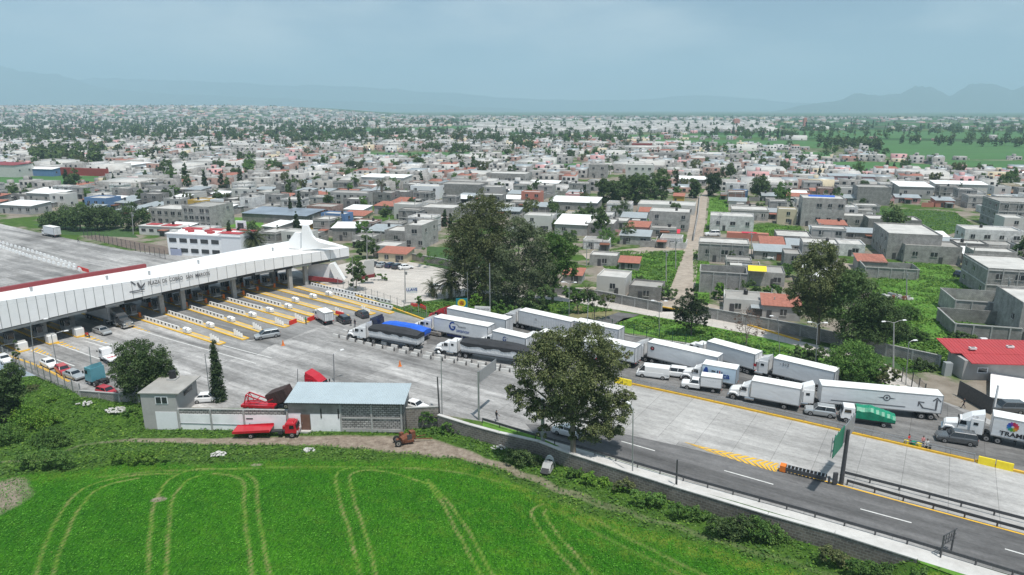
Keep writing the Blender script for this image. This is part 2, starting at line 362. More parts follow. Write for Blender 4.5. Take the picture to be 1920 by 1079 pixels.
def mat_pave(name, base, rot, slab=(4.5, 3.6), joint=.6, streak=.25, slabvar=.10, dark=.35, joints=True, blot=(.62, 1.12)):
    m, t, b = new_mat(name); l = t.links.new; b.inputs['Roughness'].default_value = .85; b.inputs['Specular IOR Level'].default_value = .3
    tcn = N(t, 'ShaderNodeTexCoord'); mp_ = N(t, 'ShaderNodeMapping'); mp_.inputs['Rotation'].default_value = (0, 0, -rot); l(tcn.outputs['Object'], mp_.inputs[0])
    cur = None
    br = N(t, 'ShaderNodeTexBrick'); br.inputs['Scale'].default_value = 1; br.offset = 0; br.inputs['Brick Width'].default_value = slab[0]; br.inputs['Row Height'].default_value = slab[1]
    br.inputs['Mortar Size'].default_value = .035; br.inputs['Color1'].default_value = (1 - slabvar,) * 3 + (1,); br.inputs['Color2'].default_value = (1 + slabvar,) * 3 + (1,)
    br.inputs['Mortar'].default_value = ((joint if joints else 1),) * 3 + (1,); l(mp_.outputs[0], br.inputs['Vector'])
    def nz_(sx, sy, det, lo, hi, a=.3, bb=.7, ro=.6):
        q = N(t, 'ShaderNodeMapping'); q.inputs['Scale'].default_value = (sx, sy, 1); l(mp_.outputs[0], q.inputs[0])
        n = N(t, 'ShaderNodeTexNoise'); n.inputs['Scale'].default_value = 1; n.inputs['Detail'].default_value = det; n.inputs['Roughness'].default_value = ro; l(q.outputs[0], n.inputs['Vector'])
        r = N(t, 'ShaderNodeMapRange'); r.inputs[1].default_value = a; r.inputs[2].default_value = bb; r.inputs[3].default_value = lo; r.inputs[4].default_value = hi; l(n.outputs['Fac'], r.inputs[0]); return r.outputs[0]
    facs = [nz_(.02, .38, 6, 1 - streak, 1 + streak * .6), nz_(.045, .06, 5, blot[0], blot[1]), nz_(2.5, 2.5, 4, .88, 1.1), nz_(.5, 1.1, 8, 1 - dark * .5, 1.05, .3, .6, .75)]
    prev = br.outputs['Color']
    for f in facs:
        mu = N(t, 'ShaderNodeMix', data_type='RGBA', blend_type='MULTIPLY'); mu.inputs['Factor'].default_value = 1; l(prev, mu.inputs['A']); l(f, mu.inputs['B']); prev = mu.outputs['Result']
    mu = N(t, 'ShaderNodeMix', data_type='RGBA', blend_type='MULTIPLY'); mu.inputs['Factor'].default_value = 1; l(prev, mu.inputs['A']); mu.inputs['B'].default_value = (*base, 1)
    l(mu.outputs['Result'], b.inputs['Base Color'])
    return m
LANE = R(-32.5)
M['ground'] = mat_ground()
M['plaza'] = mat_pave('plaza_concrete', (.42, .41, .40), LANE, slab=(9.0, 7.2), streak=.5, slabvar=.16, dark=.8, blot=(.5, 1.15))
M['road_conc'] = mat_pave('ribbed_road_concrete', (.46, .45, .435), LANE, slab=(5.0, 30), streak=.3, dark=.5, slabvar=.05)
M['queue'] = mat_pave('old_queue_pavement', (.21, .205, .20), LANE, slab=(4.5, 3.7), streak=.4, dark=.8, slabvar=.14)
M['asphalt'] = mat_pave('asphalt', (.145, .142, .142), LANE, joints=False, slabvar=0, streak=.5, dark=.6, blot=(.75, 1.2))
M['lane_conc'] = mat_pave('toll_lane_concrete', (.29, .285, .28), R(-32), slab=(6, 4), streak=.55, dark=.5, slabvar=.06)
M['pale_pave'] = mat_pave('pale_stamped_paving', (.50, .465, .425), R(-18), slab=(2.4, 1.2), joint=.75, streak=.1, dark=.2, slabvar=.05, blot=(.9, 1.06))
M['dirt'] = mat('dirt_track', (.34, .29, .24), 1, var=.3, scale=.5, bump=.4, dirt=.5, dirtcol=(.22, .18, .145))
M['grassA'] = mat('lawn_green', (.085, .205, .020), 1, var=.45, scale=1.1, bump=.6, dirt=.5, dirtcol=(.11, .15, .035))
M['grassB'] = mat('dark_lawn', (.035, .085, .018), 1, var=.45, scale=.8, bump=.6, dirt=.5, dirtcol=(.07, .11, .03))
M['grassDry'] = mat('dry_verge', (.17, .16, .07), 1, var=.4, scale=.8, bump=.5, dirt=.5, dirtcol=(.20, .17, .12))
M['fieldfar'] = mat('crop_far', (.045, .13, .028), 1, var=.25, scale=.05, dirt=.3, dirtcol=(.08, .13, .04), stretch=(.3, 1, 1))
M['garden'] = mat('brown_garden', (.15, .115, .095), 1, var=.3, scale=.6, dirt=.4, dirtcol=(.07, .08, .04))

# ---------------- the ground sheet (edge = top of the bank / retaining wall) ----------------
EDGE_PX = [(-700, 470), (-100, 618), (40, 692), (100, 720), (152, 742), (262, 752)]
edge = [G(x, y) for x, y in EDGE_PX]
BL = G(272, 805, FZ); BR = G(757, 812, FZ)                 # front corners of the workshop, at field level
edge += [Vector((BL.x + .3, BL.y + 4.2, 0)), Vector((BL.x + .3, BL.y + .25, 0)), Vector((BR.x - .3, BR.y + .25, 0)), Vector((BR.x - .3, BR.y + 3.0, 0))]
WALL_PX = [(822, 782), (880, 800), (935, 815), (1010, 832), (1056, 850), (1263, 916), (1440, 969), (1565, 1004), (1719, 1053)]
wallpts = [G(x, y) for x, y in WALL_PX]
edge += wallpts + [G(1850, 1100), G(2100, 1190), G(2500, 1300)]
far = [Vector((900, 20, 0)), Vector((30000, 3000, 0)), Vector((34000, 34000, 0)), Vector((-34000, 34000, 0)), Vector((-30000, 3000, 0)), Vector((-900, 150, 0))]
def sheet(name, pts, m, z=0.0, kind='structure', label=None, cat=None):
    b = MB(); b.face([(p[0], p[1], z) for p in pts], m); o = b.build(name)
    if kind: o['kind'] = kind
    return o
def sheet_px(name, px, m, z, zz=0):
    return sheet(name, [G(a, b, zz) for a, b in px], m, z)
sheet('ground', edge + far, M['ground'], 0)

# ---------------- crop field: fine grid, heights and colours from what grows there ----------------
def seg_dist(X, Y, pts):
    D = np.full(X.shape, 1e9)
    for a, b in zip(pts[:-1], pts[1:]):
        ax, ay = a[0], a[1]; dx, dy = b[0] - ax, b[1] - ay; L2 = dx * dx + dy * dy + 1e-9
        t = np.clip(((X - ax) * dx + (Y - ay) * dy) / L2, 0, 1)
        D = np.minimum(D, np.hypot(X - ax - t * dx, Y - ay - t * dy))
    return D
def smooth_poly(pts, n=6):
    out = []
    P = [pts[0]] + pts + [pts[-1]]
    for i in range(1, len(P) - 2):
        for k in range(n):
            t = k / n; a, b, c, d = P[i - 1], P[i], P[i + 1], P[i + 2]
            out.append(.5 * ((2 * b) + (c - a) * t + (2 * a - 5 * b + 4 * c - d) * t * t + (3 * b - a - 3 * c + d) * t ** 3))
    return out + [pts[-1]]
step = .3
xs = np.arange(-118, 62, step); ys = np.arange(34, 112, step)
X, Y = np.meshgrid(xs, ys)
leftedge = [G(x, y) for x, y in EDGE_PX]
dl = seg_dist(X, Y, leftedge)
dr = seg_dist(X, Y, [G(1719, 1053), G(1850, 1100), G(2100, 1190)])
wob = np.sin(X * .31 + Y * .17) * .25 + np.sin(X * .83 - Y * .61) * .12 + np.sin(X * 1.9 + Y * 2.3) * .05
def sst(v, a, b):
    t = np.clip((v - a) / (b - a), 0, 1); return t * t * (3 - 2 * t)
Z = FZ + (1.72 + wob * .4) * (1 - sst(dl, .5, 8.5)) + 1.7 * (1 - sst(dr, .3, 3.5))
ledge = sst(Y - (86.5 + .06 * X), -2, 3)            # rougher ground near the buildings
Z += wob * .35 * ledge
# inside the plaza the field sheet dips below the ground sheet
from mathutils import geometry as geo
def inside(X, Y, poly):
    n = len(poly); ins = np.zeros(X.shape, bool); j = n - 1
    for i in range(n):
        xi, yi, xj, yj = poly[i][0], poly[i][1], poly[j][0], poly[j][1]
        c = ((yi > Y) != (yj > Y)) & (X < (xj - xi) * (Y - yi) / (yj - yi + 1e-12) + xi)
        ins ^= c; j = i
    return ins
INS = inside(X, Y, edge + far)
Z = np.where(INS, np.minimum(Z, -.12), Z)
# what covers the ground: 0 crop, channels: track, dirt, weed, dry
tracks = [[(68, 1079), (90, 1010), (130, 940), (175, 908), (250, 892), (330, 889)], [(100, 1079), (122, 1010), (155, 945), (195, 912), (260, 897)],
          [(275, 1085), (280, 1000), (290, 940), (320, 898), (370, 880), (450, 880)], [(310, 1085), (315, 1000), (322, 940), (345, 905), (375, 892)],
          [(475, 1085), (465, 1010), (458, 950), (458, 910), (440, 893), (400, 888)], [(507, 1085), (493, 1010), (483, 950), (480, 905), (462, 889)],
          [(675, 1085), (655, 1000), (640, 950), (630, 905), (634, 885), (662, 876)], [(706, 1085), (685, 1000), (668, 950), (657, 905), (662, 888), (690, 882), (740, 888), (800, 908)],
          [(925, 1085), (880, 1000), (845, 950), (812, 912), (800, 900)], [(905, 1085), (858, 1000), (832, 950), (800, 905)],
          [(1090, 1085), (1050, 1040), (1010, 990), (998, 965), (1003, 952), (1020, 945)], [(1120, 1085), (1080, 1040), (1040, 995), (1022, 965), (1025, 955)],
          [(1330, 1085), (1280, 1060), (1180, 1010), (1100, 965), (1010, 925), (900, 895), (800, 880), (640, 876), (480, 878), (300, 884), (180, 896)],
          [(1290, 1085), (1200, 1040), (1120, 1000), (1050, 960)]]
trk = np.zeros(X.shape)
for i, tr in enumerate(tracks):
    P = smooth_poly([G(a, b, FZ) for a, b in tr]); d = seg_dist(X + wob * .25, Y + wob * .2, P)
    wd = .15 if i < 12 else .22
    trk = np.maximum(trk, (1 - sst(d, wd * .55, wd * 1.5)) * (1 if i < 12 else .5))
pathc = smooth_poly([G(a, b, FZ) for a, b in [(-60, 875), (0, 868), (100, 860), (170, 832), (330, 826), (500, 828), (640, 826), (760, 836), (850, 848), (930, 868), (990, 890), (1060, 920), (1180, 965), (1330, 1010), (1480, 1050), (1600, 1085)]])
dp = seg_dist(X + wob, Y + wob * 1.5, pathc)
hw = np.interp(X, [-60, -45, -30, -12, -4, 4, 20, 40], [.3, .7, 1.3, 2.3, .8, .6, .5, .4])
dirt = 1 - sst(dp, hw * .7, hw * 1.25 + .3)
fade = np.interp(X, [-60, -52, -8, 2, 10, 40], [.3, .8, 1, .55, .3, .15]); dirt = dirt * fade
# bare corner on the far left
dirt = np.maximum(dirt, .8 * (1 - sst(np.hypot(X - G(-10, 935, FZ).x, (Y - G(-10, 935, FZ).y) * .9) + wob * 3, 2.0, 5.5)))
for (a, b, r) in [(300, 937, .35), (432, 940, .3), (480, 872, .5)]:
    g = G(a, b, FZ); dirt = np.maximum(dirt, .8 * (1 - sst(np.hypot((X - g.x) * .6, Y - g.y) + wob, r * .5, r * 1.3)))
crop_edge = smooth_poly([G(a, b, FZ) for a, b in [(-80, 930), (0, 900), (150, 880), (400, 868), (700, 862), (860, 868), (960, 900), (1060, 945), (1180, 985), (1330, 1028), (1480, 1065), (1560, 1100)]])
ce = np.array([(p.x, p.y) for p in crop_edge])
cy = np.interp(X, ce[:, 0], ce[:, 1]); weed = sst(Y - cy + wob * 2, -.8, .8)
dry = np.exp(-((Y - cy + 1.2 + wob) / 1.7) ** 2) * np.interp(X, [-60, -20, 0, 10], [.45, .4, .75, 1.0])
streak = (np.sin(X * .9 + Y * 1.3 + wob * 4) * .5 + .5) * np.interp(X, [-40, -10, 10, 30], [.15, .35, .85, .95]) * np.interp(Y, [40, 55, 70], [.35, .55, .9])
verts = np.stack([X, Y, Z], -1).reshape(-1, 3); ny, nx = X.shape
idx = np.arange(ny * nx).reshape(ny, nx)
quads = np.stack([idx[:-1, :-1], idx[:-1, 1:], idx[1:, 1:], idx[1:, :-1]], -1).reshape(-1, 4)
def np_mesh(name, verts, quads, mats, k=4, midx=None, smooth=False):
    me = bpy.data.meshes.new(name); nv = len(verts); nf = len(quads)
    me.vertices.add(nv); me.vertices.foreach_set('co', np.ascontiguousarray(verts, dtype=np.float32).ravel())
    me.loops.add(nf * k); me.loops.foreach_set('vertex_index', np.ascontiguousarray(quads, dtype=np.int32).ravel())
    me.polygons.add(nf); me.polygons.foreach_set('loop_start', np.arange(0, nf * k, k, dtype=np.int32)); me.polygons.foreach_set('loop_total', np.full(nf, k, dtype=np.int32))
    for m in mats: me.materials.append(m)
    if midx is not None: me.polygons.foreach_set('material_index', np.ascontiguousarray(midx, dtype=np.int32))
    if smooth: me.polygons.foreach_set('use_smooth', np.ones(nf, bool))
    me.update(calc_edges=True); me.validate()
    return me
def np_obj(name, me, parent=None, loc=None):
    o = bpy.data.objects.new(name, me); C.objects.link(o)
    if parent is not None: o.parent = parent
    if loc is not None: o.location = loc
    return o
me = np_mesh('field', verts, quads, [], smooth=True)
at = me.color_attributes.new('cover', 'FLOAT_COLOR', 'POINT')
at.data.foreach_set('color', np.stack([trk, dirt, weed, np.clip(np.maximum(dry, 0), 0, 1)], -1).reshape(-1, 4).astype(np.float32).ravel())
at2 = me.attributes.new('streak', 'FLOAT', 'POINT'); at2.data.foreach_set('value', streak.astype(np.float32).ravel())
def mat_field():
    m, t, b = new_mat('crop_field'); l = t.links.new; b.inputs['Roughness'].default_value = .95; b.inputs['Specular IOR Level'].default_value = .12
    ca = N(t, 'ShaderNodeAttribute', attribute_name='cover'); sa = N(t, 'ShaderNodeAttribute', attribute_name='streak'); sc = N(t, 'ShaderNodeSeparateColor'); l(ca.outputs['Color'], sc.inputs[0])
    tcn = N(t, 'ShaderNodeTexCoord')
    def noise(s, det=5, ro=.65, st=None):
        src = tcn.outputs['Object']
        if st:
            q = N(t, 'ShaderNodeMapping'); q.inputs['Scale'].default_value = st; q.inputs['Rotation'].default_value = (0, 0, R(4)); l(src, q.inputs[0]); src = q.outputs[0]
        n = N(t, 'ShaderNodeTexNoise'); n.inputs['Scale'].default_value = s; n.inputs['Detail'].default_value = det; n.inputs['Roughness'].default_value = ro; l(src, n.inputs['Vector']); return n.outputs['Fac']
    def ramp(f, a, c1, bb, c2):
        r = N(t, 'ShaderNodeValToRGB'); r.color_ramp.elements[0].position = a; r.color_ramp.elements[1].position = bb
        r.color_ramp.elements[0].color = (*c1, 1); r.color_ramp.elements[1].color = (*c2, 1); l(f, r.inputs[0]); return r.outputs[0]
    def mix(f, A, B, bt='MIX'):
        x = N(t, 'ShaderNodeMix', data_type='RGBA', blend_type=bt)
        if isinstance(f, float): x.inputs['Factor'].default_value = f
        else: l(f, x.inputs['Factor'])
        l(A, x.inputs['A']); l(B, x.inputs['B']); return x.outputs['Result']
    def mul(a, bb):
        x = N(t, 'ShaderNodeMath', operation='MULTIPLY', use_clamp=True); l(a, x.inputs[0])
        if isinstance(bb, float): x.inputs[1].default_value = bb
        else: l(bb, x.inputs[1])
        return x.outputs[0]
    fine = noise(2.6, 6, .75, (2.2, .5, 1)); big = noise(.06, 4); mid = noise(.5, 5)
    crop = ramp(fine, .34, (.007, .064, .003), .66, (.060, .232, .010))
    crop = mix(1.0, crop, ramp(big, .3, (.62, .72, .7), .7, (1.35, 1.2, 1.15)), 'MULTIPLY')
    yel = ramp(fine, .35, (.06, .13, .012), .65, (.20, .26, .035))
    dirtc = ramp(noise(1.2, 7), .3, (.17, .13, .10), .7, (.38, .32, .26))
    weedc = ramp(noise(1.0, 7, .7), .3, (.025, .07, .010), .7, (.10, .19, .030))
    sm = mul(sa.outputs['Fac'], ramp(noise(.55, 7, .7), .46, (0, 0, 0), .62, (.9, .9, .9)))
    c = mix(sm, crop, yel)
    dm = mul(ca.outputs['Alpha'], ramp(mid, .38, (0, 0, 0), .6, (1, 1, 1))); c = mix(dm, c, yel)
    tm = mul(sc.outputs[0], ramp(noise(1.5), .28, (.25, .25, .25), .6, (.95, .95, .95))); c = mix(tm, c, ramp(noise(.35), .4, (.17, .27, .04), .62, (.30, .27, .12)))
    c = mix(sc.outputs[2], c, weedc)
    ed = N(t, 'ShaderNodeMath', operation='ADD', use_clamp=True); l(sc.outputs[1], ed.inputs[0]); l(ramp(mid, .35, (-.25, -.25, -.25), .65, (.25, .25, .25)), ed.inputs[1])
    dmask = mul(ed.outputs[0], ramp(sc.outputs[1], .1, (0, 0, 0), .35, (1, 1, 1)))
    c = mix(dmask, c, dirtc)
    l(c, b.inputs['Base Color'])
    bn = N(t, 'ShaderNodeBump'); bn.inputs['Strength'].default_value = .9; bn.inputs['Distance'].default_value = .25; l(fine, bn.inputs['Height']); l(bn.outputs[0], b.inputs['Normal'])
    return m
me.materials.append(mat_field())
fo = np_obj('field', me); fo['kind'] = 'structure'
def fz(x, y):
    j = int(round((x - xs[0]) / step)); i = int(round((y - ys[0]) / step))
    if 0 <= i < ny and 0 <= j < nx: return float(Z[i, j])
    return FZ
# ---------------- roads, paving, verges ----------------
plaza_px = [(-700, 480), (-100, 622), (0, 670), (40, 692), (100, 720), (152, 742), (262, 751)]
plaza = [G(a, b) for a, b in plaza_px] + [Vector((BL.x + .5, BL.y + 4.0, 0)), Vector((BR.x - .5, BR.y + 4.0, 0))] + \
        [G(a, b) for a, b in [(822, 776), (900, 790), (1000, 818), (1100, 845), (1300, 905), (1500, 962), (1900, 1080), (2500, 1262), (2600, 960), (1960, 838), (1830, 775), (1700, 728), (1440, 664), (1180, 628), (1110, 612), (930, 590), (790, 600), (700, 568), (600, 528), (545, 500), (420, 470), (320, 478), (240, 470), (110, 444), (70, 436), (0, 420), (-500, 330), (-1600, 380)]]
sheet('plaza_pavement', plaza, M['plaza'], .004)
sheet_px('highway_concrete', [(1085, 690), (1163, 716), (1300, 747), (1500, 792), (1700, 838), (1905, 886), (2200, 955), (2500, 1060), (2500, 1160), (1920, 1000), (1700, 946), (1600, 916), (1455, 876), (1280, 830), (1150, 800), (1060, 790), (985, 730)], M['road_conc'], .009)
sheet_px('queue_pavement', [(800, 606), (935, 596), (1110, 614), (1180, 630), (1440, 666), (1700, 730), (1755, 748), (1840, 790), (1965, 845), (2400, 900), (2500, 1040), (2200, 950), (1905, 884), (1700, 836), (1500, 790), (1300, 745), (1165, 713), (1060, 690), (960, 668), (800, 645)], M['queue'], .009)
sheet_px('asphalt_carriageway', [(985, 795), (1100, 806), (1160, 812), (1280, 838), (1450, 880), (1560, 906), (1700, 944), (1920, 1004), (2500, 1160), (2500, 1250), (1920, 1080), (1700, 1014), (1500, 958), (1300, 901), (1100, 841), (1000, 812)], M['asphalt'], .013)
sheet_px('drain_concrete', [(1000, 818), (1100, 846), (1300, 906), (1500, 963), (1700, 1020), (1920, 1088), (2500, 1262), (2500, 1290), (1900, 1108), (1725, 1052), (1565, 1000), (1440, 963), (1263, 911), (1056, 845), (1000, 826)], M['lightconc'], .017)
sheet_px('verge_grass', [(905, 790), (1010, 820), (1050, 838), (1030, 836), (1010, 830), (935, 813), (905, 800)], M['grassA'], .03)
sheet_px('drain_grass', [(1262, 909), (1380, 941), (1560, 994), (1720, 1046), (1722, 1052), (1565, 1003), (1440, 968), (1263, 915)], M['grassB'], .021)
sheet_px('bank_grass', [(1719, 1050), (1900, 1106), (2100, 1168), (2100, 1192), (1850, 1102), (1719, 1054)], M['grassA'], .021)
# toll lanes
sheet_px('toll_lane_pavement', [(300, 606), (330, 588), (560, 522), (600, 530), (700, 570), (800, 606), (800, 640), (700, 612), (650, 600), (600, 612), (505, 650), (480, 667), (420, 650)], M['lane_conc'], .013)
# service road, island lawns
sheet_px('service_road', [(700, 548), (790, 560), (900, 545), (1000, 552), (1105, 556), (1180, 566), (1270, 582), (1400, 610), (1500, 640), (1640, 672), (1690, 700), (1760, 748), (1700, 735), (1640, 712), (1560, 682), (1480, 655), (1380, 622), (1260, 601), (1180, 585), (1080, 568), (930, 560), (820, 575), (760, 560)], M['pale_pave'], .013)
sheet_px('asphalt_spur', [(1060, 620), (1090, 605), (1155, 586), (1200, 590), (1165, 604), (1150, 612), (1140, 632)], M['asphalt'], .021)
sheet_px('island_lawn', [(1152, 608), (1170, 597), (1215, 592), (1300, 606), (1400, 626), (1500, 650), (1560, 680), (1640, 710), (1715, 742), (1600, 712), (1440, 666), (1240, 634), (1160, 622)], M['grassA'], .021)
sheet_px('park_lawn', [(730, 582), (790, 566), (900, 552), (1010, 560), (1090, 570), (1150, 584), (1085, 606), (1060, 618), (940, 596), (830, 590), (790, 598)], M['grassB'], .021)
sheet_px('dry_verge', [(1080, 572), (1160, 586), (1100, 606), (1060, 600)], M['grassDry'], .026)
sheet_px('far_verge', [(1030, 542), (1180, 560), (1310, 582), (1400, 602), (1560, 646), (1660, 670), (1640, 660), (1560, 634), (1420, 590), (1320, 568), (1200, 550), (1110, 538)], M['dirt'], .017)
sheet_px('parking_lot', [(690, 486), (760, 490), (850, 508), (900, 530), (880, 560), (800, 590), (700, 560), (560, 520), (620, 500)], M['pale_pave'], .017)
sheet_px('dirt_street', [(1238, 585), (1265, 520), (1285, 460), (1296, 400), (1308, 372), (1326, 372), (1322, 420), (1312, 470), (1303, 540), (1300, 585)], M['dirt'], .013)
sheet_px('dirt_crossroad', [(1090, 476), (1300, 455), (1500, 478), (1620, 500), (1620, 510), (1480, 488), (1300, 466), (1100, 486)], M['dirt'], .009)
sheet_px('dirt_path', [(1325, 352), (1332, 352), (1326, 374), (1310, 374)], M['dirt'], .009)
for nm, px, m in [('meadow', [(1130, 470), (1290, 470), (1262, 540), (1240, 560), (1195, 545), (1130, 500)], 'grassA'),
                  ('meadow', [(1300, 470), (1330, 470), (1330, 570), (1300, 580)], 'grassA'),
                  ('meadow', [(1410, 424), (1490, 424), (1510, 446), (1450, 452), (1400, 446)], 'grassA'),
                  ('meadow', [(1330, 372), (1368, 372), (1362, 420), (1325, 425)], 'grassA'),
                  ('meadow', [(1640, 390), (1790, 398), (1830, 425), (1780, 440), (1640, 425)], 'grassB'),
                  ('meadow', [(1660, 500), (1760, 480), (1850, 560), (1800, 650), (1700, 660), (1600, 610)], 'grassA'),
                  ('meadow', [(1600, 600), (1760, 640), (1920, 640), (2000, 700), (1880, 690), (1700, 700), (1600, 655)], 'grassB'),
                  ('meadow', [(440, 408), (500, 408), (490, 428), (430, 426)], 'grassA'),
                  ('meadow', [(800, 462), (900, 470), (930, 520), (880, 530), (800, 500)], 'grassB'),
                  ('football_pitch', [(-40, 332), (200, 330), (170, 350), (-60, 352)], 'fieldfar'),
                  ('meadow', [(60, 420), (240, 430), (260, 446), (110, 440)], 'grassB')]:
    sheet_px(nm, px, M[m], .006)
sheet_px('brown_garden', [(155, 444), (180, 441), (310, 462), (330, 478), (300, 476), (240, 466)], M['garden'], .017)
FARF = [[(600, 287), (960, 285), (960, 297), (620, 296)], [(1540, 303), (1690, 305), (1860, 318), (1800, 326), (1550, 324)], [(1560, 262), (1960, 268), (1960, 300), (1680, 300), (1640, 285)], [(1230, 262), (1560, 266), (1560, 278), (1220, 274)], [(1440, 246), (1980, 248), (1980, 262), (1440, 258)], [(960, 253), (1440, 253), (1440, 258), (950, 258)], [(1380, 284), (1560, 286), (1560, 294), (1370, 292)],
        [(1020, 308), (1120, 305), (1130, 318), (1020, 323)], [(560, 246), (900, 236), (900, 244), (600, 252)], [(1700, 300), (1960, 302), (1960, 322), (1860, 318)]]
for i, q in enumerate(FARF): sheet_px('far_field', q, M['fieldfar'], .02 if i < 2 else .05)

# ---------------- hills ----------------
M['hill'] = mat('wooded_hill', (.04, .06, .045), 1, var=.7, scale=.004, dirt=.4, dirtcol=(.09, .10, .07))
def ridge(name, pxs, dist, depth, base_px=(-400, 2400), seed=1):
    rr = random.Random(seed)
    xs_ = [p[0] for p in pxs]; hs = [p[1] for p in pxs]
    n = 150; m_ = 14; V = []; Q = []
    for i in range(n + 1):
        px = xs_[0] + (xs_[-1] - xs_[0]) * i / n
        py = float(np.interp(px, xs_, hs)); top = CAM_H + (205 - py) / 1280 * dist * 1.0
        top += (math.sin(px * .05 + seed) + math.sin(px * .13 + 2 * seed) * .5 + rr.uniform(-.5, .5)) * dist * .0006
        x = (px - 960) / 1280 * dist / _c
        for j in range(m_ + 1):
            t = j / m_; z = max(top, 2) * math.sin(math.pi / 2 * (1 - abs(2 * t - 1))) ** 1.5 + rr.uniform(-1, 1) * top * .03 * (0 < t < 1)
            V.append((x * (1 + (t - .5) * depth / dist), dist + (t - .5) * depth, z - 1.5))
    for i in range(n):
        for j in range(m_):
            a = i * (m_ + 1) + j; Q.append((a, a + m_ + 1, a + m_ + 2, a + 1))
    o = np_obj(name, np_mesh(name, np.array(V), np.array(Q), [M['hill']], smooth=True)); o['kind'] = 'structure'; return o
ridge('mountains', [(1380, 215), (1480, 197), (1530, 190), (1560, 176), (1600, 182), (1640, 178), (1660, 164), (1690, 166), (1725, 183), (1760, 160), (1800, 160), (1835, 172), (1870, 158), (1900, 146), (1940, 138), (2100, 150), (2300, 200)], 12000, 2500, seed=3)
ridge('hills', [(-500, 126), (-200, 120), (0, 131), (60, 129), (120, 140), (180, 147), (230, 163), (300, 174), (420, 180), (600, 188), (800, 196), (960, 204), (1100, 212)], 15500, 3200, seed=5)
ridge('far_mountains', [(-500, 152), (0, 150), (150, 155), (260, 151), (420, 156), (560, 163), (700, 166), (860, 178), (1000, 188), (1150, 190), (1300, 180), (1420, 190), (1560, 200), (1800, 196), (2400, 170)], 18600, 2600, seed=8)
# rising town slope on the left
def slope_h(x, y):
    a = max(0, min(1, (y - 1900) / 2600)); b = max(0, min(1, (-x - 500) / 1300))
    return 62 * a * a * (3 - 2 * a) * b * b * (3 - 2 * b)
V = []; Q = []; nxs, nys = 40, 30
for i in range(nxs + 1):
    for j in range(nys + 1):
        x = -6500 + 6600 * i / nxs; y = 1800 + 4200 * j / nys; V.append((x, y, slope_h(x, y) - .5 + (0 if y < 5600 else -(y - 5600) * .35)))
for i in range(nxs):
    for j in range(nys):
        a = i * (nys + 1) + j; Q.append((a, a + nys + 1, a + nys + 2, a + 1))
o = np_obj('hillside', np_mesh('hillside', np.array(V), np.array(Q), [M['ground']], smooth=True)); o['kind'] = 'structure'
# ---------------- vehicles ----------------
def frame_from(Fp, Rp, W, L=None, z=0.0, head=None):
    """near-side ground corners at the front and the rear -> centre, heading, length"""
    a = G(*Fp, z); b = G(*Rp, z); d = a - b; Ls = d.length
    h = math.atan2(d.y, d.x) if head is None else R(head)
    u = Vector((math.cos(h), math.sin(h), 0)); n = Vector((-u.y, u.x, 0))
    mid = (a + b) / 2
    near = 1 if n.dot(Vector((mid.x, mid.y, 0))) < 0 else -1       # which side faces the camera
    c = mid - n * near * W / 2
    return c, h, (L or Ls)
_wm = {}
def wheel(par, x, y, r, w_=.28, name='wheel'):
    k = (r, w_)
    if k not in _wm:
        b = MB(); b.loft([[(r * f * math.cos(t * math.pi / 8), yy, r * f * math.sin(t * math.pi / 8)) for t in range(16)] for yy, f in ((-w_ / 2, .9), (-w_ / 2 + .04, 1), (w_ / 2 - .04, 1), (w_ / 2, .9))], M['tyre'])
        o = b.build('tyre', smooth=False); bb = MB(); bb.tube((0, -w_ / 2 - .012, 0), (0, w_ / 2 + .012, 0), r * .58, r * .58, M['rim'], 12); bb.tube((0, -w_ / 2 - .05, 0), (0, w_ / 2 + .05, 0), r * .2, r * .2, M['chassis'], 8)
        q = bb.build('rim'); _wm[k] = (o.data, q.data); bpy.data.objects.remove(o); bpy.data.objects.remove(q)
    t, m = _wm[k]
    a = bpy.data.objects.new(name, t); C.objects.link(a); a.parent = par; a.location = (x, y, r)
    c = bpy.data.objects.new('rim', m); C.objects.link(c); c.parent = a
    return a
def text(par, s, size, loc, rot, m, name='lettering', extrude=.01, align='CENTER', sx=1.0, bold=0.0):
    cu = bpy.data.curves.new(name, 'FONT'); cu.body = s; cu.size = size; cu.extrude = extrude; cu.align_x = align; cu.align_y = 'CENTER'; cu.resolution_u = 3; cu.offset = bold
    tmp = bpy.data.objects.new('tmp', cu); C.objects.link(tmp)
    dg = bpy.context.evaluated_depsgraph_get(); me = bpy.data.meshes.new_from_object(tmp.evaluated_get(dg)); bpy.data.objects.remove(tmp)
    me.name = name; me.materials.clear(); me.materials.append(m)
    o = bpy.data.objects.new(name, me); C.objects.link(o); o.parent = par; o.location = loc; o.rotation_euler = rot; o.scale = (sx, 1, 1)
    return o
